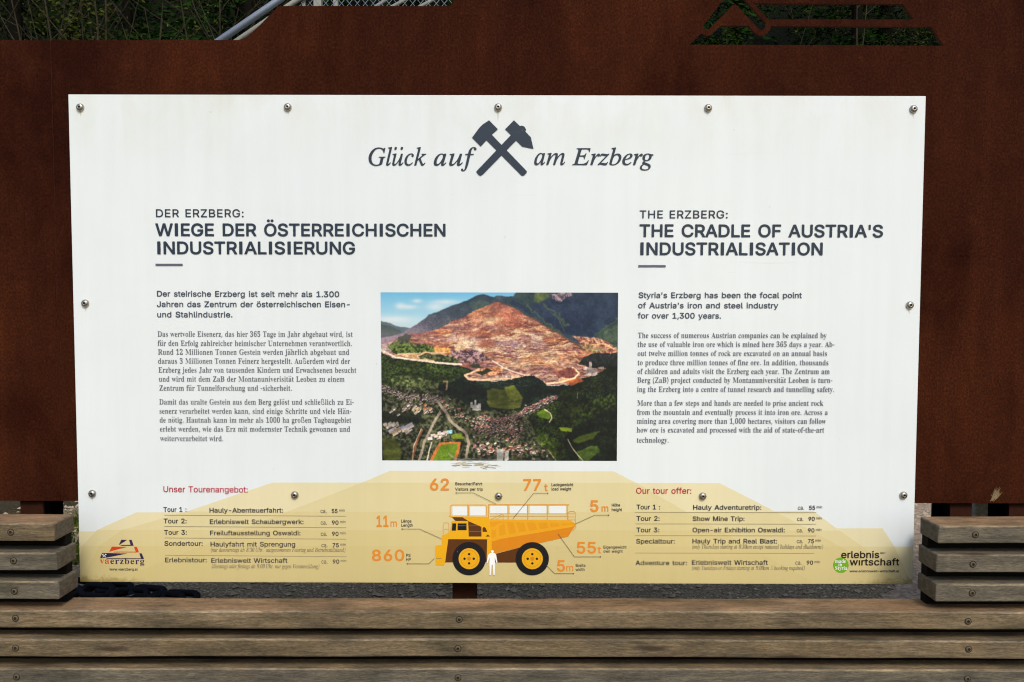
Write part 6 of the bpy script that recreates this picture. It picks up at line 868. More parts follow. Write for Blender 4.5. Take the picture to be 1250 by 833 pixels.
EB = [('The success of numerous Austrian companies can be explained by', 778.4, 1008.9, 412.5), ('the use of valuable iron ore which is mined here 365 days a year. Ab-', 777.9, 1018.7, 423.4),
      ('out twelve million tonnes of rock are excavated on an annual basis', 777.9, 1009.7, 434.4), ('to produce three million tonnes of fine ore. In addition, thousands', 777.9, 1011.3, 445.6),
      ('of children and adults visit the Erzberg each year. The Zentrum am', 777.5, 1012.7, 456.4), ('Berg (ZaB) project conducted by Montanuniversität Leoben is turn-', 777.5, 1016, 467.1),
      ('ing the Erzberg into a centre of tunnel research and tunnelling safety.', 777.2, 1018.3, 478.3), ('More than a few steps and hands are needed to prise ancient rock', 777.5, 1004.4, 495.1),
      ('from the mountain and eventually process it into iron ore. Across a', 777, 1010.2, 506.3), ('mining area covering more than 1,000 hectares, visitors can follow', 776.8, 1007.7, 517.1),
      ('how ore is excavated and processed with the aid of state-of-the-art', 776.6, 1005.7, 527.8), ('technology.', 776.6, 816.2, 540.2)]
text('german_body_text', [(s, 'serif', a, y, b, 6.5) for s, a, b, y in GB], M['grey_text'])
text('english_body_text', [(s, 'serif', a, y, b, 6.5) for s, a, b, y in EB], M['grey_text'])

# ---- stepped hill print behind the tour tables
TL = [[(575, 475.5), (589.5, 441), (626, 347.6), (649, 288), (715, 130)], [(589.5, 332), (626, 224), (649, 143), (715, 60)], [(626, 165.6), (649.3, 114), (715, 60)], [(649.3, 60), (715, 60)]]
TRr = [[(575.5, 748.4), (589.5, 776), (623.6, 835), (645, 873), (667, 913), (715, 1000)], [(589.6, 877.8), (623.2, 943.5), (645, 985), (667, 1025), (715, 1100)], [(623.6, 992), (644.6, 1020), (667, 1052), (715, 1110)], [(644.6, 1076.8), (667, 1091), (715, 1113)]]
def lerp(tab, y):
    if y <= tab[0][0]: return tab[0][1]
    for (a, b), (c, d) in zip(tab, tab[1:]):
        if a <= y <= c: return b+(d-b)*(y-a)/(c-a)
    return tab[-1][1]
def edge_l(y): return 84+(y-116)*13/594.5+.15
def edge_r(y): return 1131-(y-117)*18/596-.15
topL = [575, 589.5, 626, 649.3]; topR = [575.5, 589.6, 623.6, 644.6]
hp = empty('stepped_hill_print', (0, 0, 0)); hp.parent = board
tones = [M['tone1'], M['tone2'], M['tone3'], M['tone4'], M['tone5']]
# tier 0 is the highest and narrowest; lower tiers reach farther out; overlaps print one tone deeper
for band, (yt, yb) in enumerate(((575, 589.5), (589.5, 625), (625, 647.5), (647.5, 667), (667, 712.6))):
    order = [t for t in range(min(band, 3), -1, -1)]
    if band == 4: order = [4]+order
    for depth, t in enumerate(order):
        if t == 4: lx = [(edge_l(yt), yt), (edge_l(yb-2), yb-2)]; rx = [(edge_r(yb), yb), (edge_r(yt), yt)]; l_top = yt; 
        else:
            yl0 = max(yt, topL[t]) if t == band else yt; yr0 = max(yt-2, topR[t]) if t == band else yt
            yl0 = topL[t] if t == band else yt; yr0 = topR[t] if t == band else yt
            lx = [(max(lerp(TL[t], yl0), edge_l(yl0)), yl0), (max(lerp(TL[t], yb), edge_l(yb)), yb-(2 if yb > 700 else 0))]; rx = [(min(lerp(TRr[t], yb), edge_r(yb)), yb), (min(lerp(TRr[t], yr0), edge_r(yr0)), yr0)]
        flat('hill_tier', [lx+rx], tones[depth], 1+band*.25+depth*1.1, hp)

# ---- tour tables
text('german_table_title', [('Unser Tourenangebot:', 'sans', 198.5, 601, 302.6, 7.2, 601.6)], M['red'])
text('english_table_title', [('Our tour offer:', 'sans', 775.4, 602.5, 843.8, 7.2)], M['red'])
def table(name, rows, smalls, rules):
    t_ = empty(name, (0, 0, 0)); t_.parent = board
    L = []
    for (lab, a, b, y, item, c, d, y2, num, n0, n1, y3) in rows:
        L.append((lab, 'bold', a, y, b, 5.7)); L.append((item, 'bold', c, y2, d, 5.7)); L.append((num, 'bold', n0, y3, n1, 5.0))
    text('tour_lettering', L, M['table'], t_)
    L = []
    for r in rows: L.append(('ca.', 'sans', r[9]-13.5, r[11], r[9]-5.5, 5.2)); L.append(('min', 'sans', r[10]+1.2, r[11]-1.9, r[10]+8.5, 3.1))
    text('unit_lettering', L, M['small'], t_)
    text('note_lettering', [(s, 'ital', a, y, b, 5.1) for s, a, b, y in smalls], M['small'], t_)
    flat('rule', [line((a, y), (b, y2), .65) for a, b, y, y2 in rules], M['rule'], 8, t_, each=True)
table('german_tour_table', [
    ('Tour 1 :', 199.0, 227.6, 625.1, 'Hauly-Abenteuerfahrt:', 254.8, 345.4, 626, '55', 404.0, 412, 626.5),
    ('Tour 2:', 199.2, 227.8, 639.1, 'Erlebniswelt Schaubergwerk:', 255.1, 370.4, 640, '90', 404.2, 413, 640.6),
    ('Tour 3:', 199.8, 228.0, 653, 'Freiluftausstellung Oswaldi:', 255.5, 366.6, 653.7, '90', 404.3, 413, 654.3),
    ('Sondertour:', 200, 247.4, 666.5, 'Haulyfahrt mit Sprengung', 256, 360.3, 667.4, '75', 405, 413.4, 668.2),
    ('Erlebnistour:', 200.6, 252.2, 686.7, 'Erlebniswelt Wirtschaft', 256.8, 350.3, 687.3, '90', 405, 413.8, 688.2)],
    [('(nur donnerstags ab 8:30 Uhr.  ausgenommen Feiertag und Betriebsstillstand)', 256.5, 420.8, 674), ('(dienstags oder freitags ab 9:00 Uhr. nur gegen Voranmeldung)', 257.4, 389, 694)],
    [(200.2, 421.7, 629.2, 630.4), (200.2, 422, 643, 644.4), (200.4, 422, 657, 658.4), (200.8, 422.2, 678.2, 679.8)])
table('english_tour_table', [
    ('Tour 1 :', 776.2, 805.4, 621.6, 'Hauly Adventuretrip:', 844.8, 929, 622, '55', 986.6, 994.6, 622),
    ('Tour 2:', 775.9, 804.8, 635.6, 'Show Mine Trip:', 844.4, 908.4, 635.8, '90', 985.6, 994, 635.6),
    ('Tour 3:', 775.9, 804.4, 649.6, 'Open-air Exhibition Oswaldi:', 844.2, 957.6, 649.6, '90', 985, 993.6, 649.6),
    ('Specialtour:', 775.4, 823.3, 663.4, 'Hauly Trip and Real Blast:', 843.8, 948, 663.2, '75', 985, 993, 662.8),
    ('Adventure tour:', 774.8, 838, 689.8, 'Erlebniswelt Wirtschaft', 843, 936.3, 689.3, '90', 983.2, 991.8, 689)],
    [('(only Thursdays starting at 8:30am except national holidays and shutdowns)', 843.6, 1003.6, 669.6), ('(only Tuesdays or Fridays starting at 9:00am – booking required)', 843.2, 981.2, 695.6)],
    [(774.4, 995.6, 625.3, 625.5), (774.6, 995.4, 639.4, 639.6), (774.4, 995, 653.8, 654), (774.2, 993, 675, 675.2)])

# ---- dump truck drawing and its leader lines
tr = empty('dump_truck_drawing', (0, 0, 0)); tr.parent = board
def z7(x, y): return (530+x/6.944, 600+y/6.944)
def Z7(l): return [z7(*p) for p in l]
flat('glass_panel', [Z7([(150, 128), (276, 128), (276, 204), (150, 204)]), Z7([(300, 128), (430, 128), (430, 204), (300, 204)]), Z7([(470, 122), (615, 122), (615, 186), (470, 186)]),
     Z7([(636, 122), (782, 122), (782, 186), (636, 186)]), Z7([(804, 122), (948, 122), (948, 186), (804, 186)]), Z7([(970, 122), (1112, 122), (1112, 186), (970, 186)])], M['glass'], 7, tr, each=True)
def pl(pts, w): return [Z7_(line(a, b, w)) for a, b in zip(pts, pts[1:])]
Z7_ = Z7
rails = []
rails += pl([(132, 208), (132, 125), (150, 114), (430, 114), (440, 125), (440, 208)], 5) + pl([(284, 114), (284, 208)], 11)
rails += pl([(452, 112), (1140, 112)], 8) + pl([(456, 108), (456, 245)], 7) + pl([(470, 188), (1190, 188)], 4) + pl([(470, 210), (1120, 210)], 4)
for x in (622, 788, 954, 1124): rails += pl([(x, 112), (x, 245)], 7)
rails += pl([(1130, 245), (1130, 175), (1150, 168), (1180, 168), (1192, 180), (1192, 310), (1170, 335)], 5) + pl([(1130, 215), (1192, 215)], 4) + pl([(1130, 240), (1192, 240)], 4)
rails += pl([(468, 240), (580, 188), (580, 245)], 4) + pl([(500, 245), (585, 205)], 3)
rails += pl([(72, 370), (72, 280), (82, 266), (112, 266), (120, 280), (120, 370)], 5) + pl([(72, 320), (120, 320)], 4) + pl([(122, 210), (145, 210)], 5)
flat('guard_rail', rails, M['rail'], 7.8, tr, kind='stuff')
flat('chassis', [Z7([(112, 402), (445, 402), (445, 602), (88, 602)]), Z7([(470, 540), (740, 470), (740, 603), (470, 603)])], M['brown'], 9, tr, each=True)
flat('dump_body', [Z7([(432, 236), (1148, 243), (1192, 275), (1190, 290), (1130, 382), (905, 434), (700, 478), (512, 524), (484, 500), (484, 400), (432, 300)])], M['amber'], 9.8, tr)
flat('dump_body_side', [Z7([(484, 410), (560, 386), (1168, 292), (1188, 290), (1130, 382), (905, 434), (700, 478), (512, 524), (484, 500)])], M['deep_amber'], 10.4, tr)
flat('dump_body_rib', [Z7(l) for l in ([(432, 236), (1148, 243), (1180, 268), (1100, 272), (445, 256)], [(478, 398), (560, 372), (1150, 280), (1180, 284), (1168, 300), (560, 402), (484, 424)],
      [(440, 300), (500, 330), (560, 290), (590, 262), (552, 262), (500, 300)], [(520, 300), (545, 290), (545, 385), (520, 390)], [(590, 262), (610, 262), (632, 368), (604, 372)], [(668, 262), (690, 262), (716, 355), (690, 360)], [(756, 262), (780, 262), (800, 342), (776, 346)],
      [(850, 262), (876, 262), (892, 328), (868, 332)], [(948, 262), (974, 262), (988, 314), (966, 318)], [(1046, 262), (1072, 262), (1084, 300), (1062, 303)])], M['rib'], 11, tr, each=True)
flat('cab', [Z7(l) for l in ([(62, 372), (100, 360), (130, 340), (145, 250), (284, 250), (284, 282), (400, 282), (430, 240), (470, 240), (470, 300), (480, 330), (484, 500), (440, 570), (444, 405), (115, 404), (86, 604), (78, 626), (10, 622), (8, 560), (6, 540), (8, 460), (62, 452)],
      [(120, 210), (450, 214), (470, 250), (448, 330), (390, 300)])], M['yellow'], 12.6, tr, each=True)
flat('cab_shadow_panel', [Z7(l) for l in ([(148, 218), (235, 218), (285, 250), (178, 250)], [(284, 250), (396, 300), (396, 382), (288, 382)], [(404, 312), (418, 298), (432, 310), (446, 342), (406, 342)], [(430, 382), (450, 364), (468, 382)])], M['brown'], 13.2, tr, each=True)
flat('cab_window', [Z7([(150, 270), (182, 270), (180, 332), (144, 332)]), Z7([(195, 270), (270, 270), (270, 328), (193, 328)])], M['black'], 14, tr, each=True)
flat('cab_trim', [Z7_(line((288, 338), (396, 338), 5)), Z7_(line((288, 285), (380, 290), 3)), Z7_(line((195, 290), (270, 290), 4)), Z7_(line((12, 566), (55, 566), 4))], M['small'], 14.5, tr, each=True)
for cx_ in (291, 826):
    w_ = flat('wheel', [Z7(disc(cx_, 569, 141, 40))], M['black'], 15, tr)
    flat('rim', [Z7(disc(cx_, 569, 89, 32))], M['yellow'], 16, tr)
    flat('rim_ring', [Z7(disc(cx_, 569, 72, 32))], M['deep_amber'], 16.6, tr)
    flat('rim_face', [Z7(disc(cx_, 569, 68, 32))], M['yellow'], 17.2, tr)
    flat('hub', [Z7(disc(cx_, 568, 17, 20))], M['deep_amber'], 18, tr)
    flat('wheel_bolt', [Z7(disc(cx_+dx, 569+dy, 10.5, 12)) for dx, dy in ((0, -39), (0, 39), (-39, 0), (39, 0))], M['black'], 18, tr, each=True)
flat('person_silhouette', [Z7(l) for l in (disc(488, 508, 12, 14), [(470, 520), (506, 520), (520, 534), (531, 600), (522, 604), (508, 556), (511, 600), (508, 700), (514, 706), (496, 706), (490, 620), (482, 620), (474, 706), (456, 706), (464, 700), (462, 600), (466, 556), (446, 606), (438, 604), (452, 536)])], M['figure'], 20, tr)
LD = [[(556.4, 601.6), (577.5, 601.6), (604.9, 615.1)], [(490.4, 645.7), (511.7, 645.7), (538.6, 657.8)], [(496.5, 688), (522.8, 688), (529.6, 681.5)], [(668, 601.9), (650.8, 601.9), (625.5, 632.9)],
      [(742.2, 628.6), (725, 628.6), (701.7, 639.2)], [(732.2, 679.4), (700.3, 679.4), (680.5, 651.4)], [(699, 699.8), (676.1, 699.8), (666.3, 690)]]
for l in LD: flat('leader_line', [line(l[0], l[1], .5), line(l[1], l[2], .5), disc(*l[0], .8, 8)], M['leader'], 21, tr)
text('figure_number', [('62', 'bold', 523, 598.4, 549, 14.2), ('11', 'bold', 458, 643, 474.5, 13.6), ('860', 'bold', 452.3, 684.6, 494, 13.6), ('77', 'bold', 637, 598.7, 661, 14), ('5', 'bold', 718.5, 624.4, 731, 13.8), ('55', 'bold', 702, 675.2, 728, 13.8), ('5', 'bold', 678, 697.3, 690, 13.6),
     ('m', 'sans', 475.4, 643, 484.6, 8.4), ('t', 'bold', 663.8, 599.2, 668.6, 8.6), ('m', 'sans', 733, 624.3, 742.6, 8.4), ('t', 'bold', 728.7, 675.2, 733.4, 8.6), ('m', 'sans', 689.6, 697.2, 699.6, 8.4)], M['orange'], tr)
text('caption_lettering', [('Besucher/Fahrt', 'bold', 555, 592.4, 588.2, 3.6), ('Visitors per trip', 'bold', 555, 599, 589, 3.6), ('Länge', 'bold', 489, 638, 501.8, 3.6), ('Length', 'bold', 489, 643, 503.6, 3.6), ('PS', 'bold', 494.8, 679.8, 500.6, 3.6), ('HP', 'bold', 494.8, 684.8, 500.8, 3.6),
     ('Ladegewicht', 'bold', 672.4, 593.4, 699.2, 3.6), ('load weight', 'bold', 672.4, 598.6, 696.8, 3.6), ('Höhe', 'bold', 745.8, 618.2, 756.4, 3.6), ('height', 'bold', 745.8, 623.8, 758.6, 3.6), ('Eigengewicht', 'bold', 735.6, 669.6, 764, 3.6), ('own weight', 'bold', 735.6, 674.6, 759.2, 3.6),
     ('Breite', 'bold', 701.6, 691.9, 714, 3.6), ('width', 'bold', 701.6, 696.9, 713, 3.6)], M['table'], tr)

# ---- logo at the lower left
lg = empty('pyramid_logo', (0, 0, 0)); lg.parent = board
def z8(x, y): return (90+x/11.364, 640+y/11.364)
def Z8(l): return [z8(*p) for p in l]
flat('logo_tier', [Z8(l) for l in ([(655, 220), (735, 220), (690, 250), (620, 292)], [(762, 220), (800, 220), (826, 302), (786, 302), (784, 292)], [(660, 290), (786, 290), (786, 302), (640, 302)])], M['logo_navy'], 9, lg, kind='stuff')
flat('logo_tier', [Z8(l) for l in ([(525, 315), (735, 318), (488, 384)], [(830, 315), (872, 318), (900, 394), (856, 394)], [(560, 384), (856, 384), (856, 394), (545, 394)])], M['logo_red'], 9, lg, kind='stuff')
flat('logo_tier', [Z8(l) for l in ([(390, 402), (740, 410), (452, 466), (358, 476)], [(905, 408), (938, 408), (970, 487), (930, 487)], [(460, 476), (930, 476), (930, 487), (440, 487)])], M['logo_navy'], 9, lg, kind='stuff')
flat('logo_hammers', [Z8(line((396, 424), (442, 462), 7)), Z8(line((442, 420), (396, 462), 7)), Z8(line((388, 432), (408, 414), 10)), Z8(line((428, 414), (448, 430), 10))], M['glass'], 10, lg, kind='stuff')
text('logo_lettering', [('va', 'serif', 121.5, 688.4, 133.3, 7.2)], M['logo_red'], lg)
text('logo_lettering', [('erzberg', 'serif', 133.8, 688.6, 176.2, 7.2, 689)], M['logo_navy'], lg)
text('logo_address', [('www.vaerzberg.at', 'bold', 133, 696.8, 167.6, 3.2)], M['table'], lg)
# ---- logo at the lower right
lg = empty('green_dot_logo', (0, 0, 0)); lg.parent = board
def z9(x, y): return (1000+x/10.417, 640+y/10.417)
text('logo_lettering', [('erlebnis', 'bold', 1025.4, 680.7, 1072.6, 8.4)], M['logo_black'], lg, layer=12)
text('logo_lettering', [('wırtschaft', 'bold', 1036, 689.6, 1096.6, 8.4)], M['logo_black'], lg, layer=12)
text('logo_address', [('www.erlebniswelt-wirtschaft.at', 'bold', 1036, 698.2, 1096.3, 2.9), ('WELT', 'sans', 1073.4, 675.9, 1080, 2.2)], M['table'], lg)
flat('green_dot', [[z9(*p) for p in disc(266, 517, 98, 36)]], M['green'], 9, lg)
text('dot_lettering', [('made', 'serif', 1018.2, 686.7, 1031.8, 4.4), ('in', 'serif', 1022.2, 690.9, 1027, 4.4), ('Styria', 'serif', 1018, 695.3, 1033.4, 4.4)], M['figure'], lg, layer=10.5)

# ---- paper remains torn off below the photograph
tp = []
for _ in range(46):
    x = random.uniform(549, 600); y = 567+random.gauss(0, 1.7)+(x-560)*.045; L = random.uniform(4, 13); s = random.gauss(-.08, .13)
    tp.append((line((x, y), (x+L, y+L*s), random.uniform(.25, .9)), random.choice((0, 0, 1))))
flat('torn_sticker_remains', tp, None, 2.2, board, mats=[M['torn'], M['torn_dark']], kind='stuff')

# ---- dome headed screws with a hex socket
def dome_mesh():
    n = 24; prof = [(.0125, 0, 0), (.0128, -.0018, 0), (.0119, -.0050, 0), (.0100, -.0080, 0), (.0075, -.0098, 0), (.0048, -.0106, 0), (.0040, -.0104, 0)]
    vs = [(r*math.cos(2*math.pi*k/n), y, r*math.sin(2*math.pi*k/n)) for r, y, _ in prof for k in range(n)]
    hx = []
    for k in range(n):
        a = 2*math.pi*k/n; s = (a % (math.pi/3))-math.pi/6; r = .0036*math.cos(math.pi/6)/math.cos(s); hx.append((r*math.cos(a), -.0103, r*math.sin(a)))
    vs += hx; vs += [(x, -.0060, z) for x, _, z in hx]
    fs = [(j*n+k, j*n+(k+1) % n, (j+1)*n+(k+1) % n, (j+1)*n+k) for j in range(len(prof)+1) for k in range(n)]
    mi = [1 if j == len(prof) else 0 for j in range(len(prof)+1) for k in range(n)]
    fs.append(tuple((len(prof)+1)*n+k for k in range(n))); mi.append(1)
    vs = [(x*.88, y*.85, z*.88) for x, y, z in vs]
    me = bpy.data.meshes.new('screw'); me.from_pydata(vs, [], fs); me.materials.append(M['steel']); me.materials.append(M['socket'])
    me.polygons.foreach_set('material_index', mi); me.polygons.foreach_set('use_smooth', [True]*len(fs)); me.update(); return me
DM = dome_mesh()
def streak(px, py):
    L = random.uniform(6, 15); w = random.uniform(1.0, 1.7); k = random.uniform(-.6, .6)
    flat('screw_streak', [[(px-w+k, py+3), (px+w+k, py+3), (px+w*.7+k, py+3+L*.5), (px+.2+k, py+3+L), (px-w*.6+k, py+3+L*.6)]], M['streak'], .8)  # small tapered grey-beige mark below a screw
for px, py in ((99, 132), (352, 131.5), (608.7, 131.5), (865, 132), (1115.5, 133), (104.5, 371), (1110.4, 372.3), (112.5, 603)): streak(px, py)
for px, py in ((99, 132), (352, 131.5), (608.7, 131.5), (865, 132), (1115.5, 133), (104.5, 371), (1110.4, 372.3), (112.5, 603), (359.4, 604.5), (608, 605.8), (857, 605.6), (1102, 604.2)):
    x, z = B(px, py); s = bpy.data.objects.new('screw', DM); COL.objects.link(s); s.parent = board; s.location = (x, -.0004, z); s.rotation_euler = (0, random.uniform(0, 3), 0)

# ================================================================== the aerial photograph printed on the board
PW, PH = 520, 368
def noise2(w, h, fx, fy, seed, oct=4, rough=.55):
    r = np.random.default_rng(seed); out = np.zeros((h, w)); amp = 1; tot = 0
    for o_ in range(oct):
        gx, gy = max(2, int(fx*2**o_)), max(2, int(fy*2**o_)); G = r.random((gy+2, gx+2))
        X = np.linspace(0, gx, w, endpoint=False); Y = np.linspace(0, gy, h, endpoint=False)
        xi = X.astype(int); yi = Y.astype(int); fx_ = X-xi; fy_ = Y-yi; fx_ = fx_*fx_*(3-2*fx_); fy_ = fy_*fy_*(3-2*fy_)
        a = G[yi][:, xi]; b = G[yi][:, xi+1]; c = G[yi+1][:, xi]; d = G[yi+1][:, xi+1]
        out += amp*((a*(1-fx_)+b*fx_)*(1-fy_[:, None])+(c*(1-fx_)+d*fx_)*fy_[:, None]); tot += amp; amp *= rough
    out /= tot
    return np.clip((out-.5)*1.9+.5, 0, 1)
IX, IY = np.meshgrid((np.arange(PW)+.5)/PW*1075+35, (np.arange(PH)+.5)/PH*760+27)
img = np.zeros((PH, PW, 3))
NA = noise2(PW, PH, 9, 7, 1, 6, .62); NB = noise2(PW, PH, 40, 30, 2, 4, .6); NC = noise2(PW, PH, 110, 80, 3, 3, .7); NS = noise2(PW, PH, 14, 60, 4, 4, .62); ND = noise2(PW, PH, 26, 18, 5, 5, .65)
WX = (NB-.5)*9; WY_ = (ND-.5)*9
def pmask(pts, soft=0.0, warp=1.0):
    X = IX+WX*warp; Y = IY+WY_*warp; ins = np.zeros(IX.shape, bool); n = len(pts)
    for i in range(n):
        (x0, y0), (x1, y1) = pts[i], pts[(i+1) % n]
        if y0 == y1: continue
        c = ((y0 > Y) != (y1 > Y)) & (X < (x1-x0)*(Y-y0)/(y1-y0)+x0); ins ^= c
    m_ = ins.astype(float)
    for _ in range(int(soft)):
        p = np.pad(m_, 1, 'edge'); m_ = (p[:-2, 1:-1]+p[2:, 1:-1]+p[1:-1, :-2]+p[1:-1, 2:]+p[1:-1, 1:-1])/5
    return m_
def col(*c): return np.array(c, float)
def mixc(t, a, b): return a+(b-a)*t[..., None]
def put(m_, c, a=1.0):
    global img
    img = img*(1-(m_*a)[..., None])+c*(m_*a)[..., None]
def road(pts, w, c, a=1.0, warp=.3):
    X = IX+WX*warp; Y = IY+WY_*warp; d = np.full(IX.shape, 1e9)
    for (x0, y0), (x1, y1) in zip(pts, pts[1:]):
        L2 = (x1-x0)**2+(y1-y0)**2; t = np.clip(((X-x0)*(x1-x0)+(Y-y0)*(y1-y0))/L2, 0, 1)
        d = np.minimum(d, np.hypot(X-x0-t*(x1-x0), Y-y0-t*(y1-y0)))
    put(np.clip(w/2-d+.8, 0, 1), c, a)
def blob(cx, cy, rx, ry, c, a):
    put(np.exp(-(((IX-cx)/rx)**2+((IY-cy)/ry)**2)), c, a)
def gain(x, k): return np.clip((x-.5)*k+.5, 0, 1)
# sky
ty = np.clip((IY-27)/170, 0, 1)
img = mixc(ty, col(104, 176, 210), col(190, 214, 218))
for c_ in ((125, 88, 22, 12), (165, 93, 34, 9), (200, 66, 22, 8), (285, 92, 45, 14), (330, 70, 60, 10), (90, 150, 90, 14)): blob(c_[0], c_[1], c_[2]*1.1, c_[3]*1.2, col(232, 226, 222), .6)
# mountains
put(pmask([(30, 158), (60, 164), (95, 176), (150, 186), (190, 200), (190, 260), (30, 260)], 1), mixc(ND, col(58, 84, 92), col(82, 104, 110)))
put(pmask([(30, 168), (80, 182), (120, 196), (135, 220), (130, 260), (30, 260)], 1), mixc(ND, col(36, 58, 62), col(54, 76, 70)))
back = pmask([(30, 232), (90, 224), (130, 212), (185, 180), (240, 142), (252, 128), (300, 112), (345, 92), (432, 60), (470, 40), (500, 33), (528, 42), (548, 48), (560, 42), (600, 46), (640, 44), (655, 27), (1120, 20), (1120, 320), (30, 320)], 1, .5)
haze = np.clip(1.1-(IX-60)/420, 0, 1)*np.clip((IY-60)/180, 0, 1)
put(back, mixc(haze, mixc(ND, col(34, 50, 64), col(62, 76, 84)), col(138, 118, 132)))
put(pmask([(640, 44), (655, 27), (1120, 20), (1120, 260), (1010, 235), (880, 215), (800, 170), (700, 120), (620, 75)], 4), mixc(ND, col(22, 38, 58), col(46, 62, 82)))
blob(880, 150, 120, 60, col(22, 34, 62), .5)
put(pmask([(640, 40), (700, 27), (740, 40), (760, 60), (700, 90), (640, 66)], 3), mixc(ND, col(24, 44, 56), col(60, 80, 66)), .8)
put(pmask([(735, 27), (800, 27), (800, 50), (770, 66), (745, 78), (725, 62)], 3), mixc(NB, col(60, 76, 44), col(112, 122, 62)), .85)
put(pmask([(800, 27), (912, 27), (905, 44), (870, 50), (850, 66), (820, 52)], 1, 1.4), mixc(gain(NC, 2), col(88, 74, 88), col(176, 150, 150)), .85)
for l in ([(770, 80), (800, 110), (830, 135), (850, 150), (868, 190)], [(840, 130), (880, 170)], [(700, 90), (740, 130), (800, 170), (850, 205)], [(1108, 140), (1060, 180), (1010, 225)], [(1108, 178), (1070, 205), (1030, 225)]): road(l, 9, col(86, 104, 60), .5, 2.5)
put(pmask([(1120, 150), (1060, 190), (1000, 235), (1060, 262), (1120, 290)], 3), mixc(NB, col(38, 60, 50), col(88, 104, 70)), .75)
put(pmask([(430, 70), (480, 62), (540, 75), (500, 120), (440, 100)], 5), mixc(NB, col(56, 82, 78), col(100, 118, 92)), .5)
# the ore mountain: banded benches of reddish rock and pale rubble
def vn(X, Y, seed, oct=4, rough=.55):
    """value noise at arbitrary coordinates"""
    r = np.random.default_rng(seed); G = r.random((256, 256)); out = np.zeros(X.shape); amp = 1; tot = 0; X = X+900.; Y = Y+900.
    for o_ in range(oct):
        xi = np.floor(X).astype(int); yi = np.floor(Y).astype(int); fx = X-xi; fy = Y-yi; fx = fx*fx*(3-2*fx); fy = fy*fy*(3-2*fy)
        g_ = lambda i, j: G[j % 256, i % 256]
        out += amp*((g_(xi, yi)*(1-fx)+g_(xi+1, yi)*fx)*(1-fy)+(g_(xi, yi+1)*(1-fx)+g_(xi+1, yi+1)*fx)*fy); tot += amp; amp *= rough
        X, Y = X*1.62-Y*1.18+17, X*1.18+Y*1.62+31
    return np.clip((out/tot-.5)*2.1+.5, 0, 1)
def rockcol():
    # strata follow the cone: nearly level in the pit, falling away to both sides higher up
    sl = np.clip((250-IY)/180, 0, 1); h = IY+np.abs(IX-590)*(-.30)*sl + 22*(vn(IX/90, IY/60, 71, 3)-.5) + .06*(IX-600)
    u = IX/46; v = h/11
    s1 = vn(u, v, 21, 5, .62); s2 = vn(IX/120, h/34, 22, 4, .6); s3 = vn(IX/14, IY/9, 23, 4, .7); s4 = vn(u*.7+9, v*.6, 24, 5, .6)
    c = mixc(gain(s2, 1.8), col(138, 74, 66), col(206, 126, 84))
    c = mixc(gain(s1, 2.6)*.75, c, col(224, 168, 122))
    c = mixc(gain(1-s4, 3.0)*.55, c, col(110, 62, 66))
    mauve = gain(vn(IX/75, IY/45, 25, 4), 3)*np.clip((IY-120)/90, 0, 1)
    c = mixc(mauve*.55, c, mixc(s3, col(138, 104, 120), col(206, 180, 184)))
    pale = np.clip((vn(u*.8, v*.9, 26, 5, .65)-.56)*5, 0, 1)*np.clip((IY-110)/120, .12, 1)
    c = mixc(pale*.9, c, col(250, 228, 178))
    dark = np.clip((vn(IX/26, h/5, 27, 4, .7)-.62)*5, 0, 1)*np.clip((IY-150)/120, .1, 1)
    c = mixc(dark*.6, c, col(82, 48, 52))
    hb = h+5*(vn(IX/60, IY/40, 31, 3)-.5); ln_ = np.clip(1.4*np.sin(hb/2.35)-.55, 0, 1)*np.clip((IY-150)/90, .15, 1)*gain(vn(IX/30, IY/8, 32, 3), 3)
    c = c*(1-.38*ln_)[..., None]
    ll = np.clip(1.4*np.sin(hb/2.35+2.4)-.7, 0, 1)*np.clip((IY-170)/90, .1, 1)*gain(vn(IX/24, IY/7, 33, 3), 3); c = mixc(ll*.5, c, col(252, 230, 190))
    c = c*(.86+.28*s3)[..., None]; m_ = c.mean(-1, keepdims=True); return (m_+(c-m_)*1.0)*np.array([.93, .87, .84])
mine = pmask([(30, 262), (110, 238), (170, 218), (230, 208), (300, 190), (345, 166), (410, 140), (440, 118), (500, 92), (535, 76), (578, 68), (610, 80), (655, 104), (700, 132), (740, 150), (790, 180), (860, 214), (905, 245), (950, 270), (985, 290), (1020, 300), (1000, 345), (960, 380), (930, 410), (880, 442), (790, 444), (760, 420), (700, 405), (640, 422), (560, 425), (430, 425), (400, 392), (330, 352), (200, 332), (100, 325), (30, 300)], 0, .9)
RC = rockcol()
put(pmask([(900, 300), (1060, 300), (1070, 380), (1000, 420), (900, 446)], 0), RC)
put(mine, RC)
put(pmask([(905, 222), (1000, 232), (1060, 245), (1108, 280), (1120, 310), (1000, 300), (940, 262)], 1), mixc(gain(NC, 2), col(120, 70, 60), col(206, 150, 116)))
road([(1000, 232), (1020, 255), (1060, 262), (1100, 285)], 6, col(236, 196, 150), .8); road([(985, 262), (1040, 258), (1080, 275)], 5, col(220, 170, 120), .8)
put(pmask([(940, 258), (1000, 268), (1060, 285), (1000, 300), (960, 280)], 2), mixc(NC, col(110, 96, 58), col(170, 150, 96)), .8)
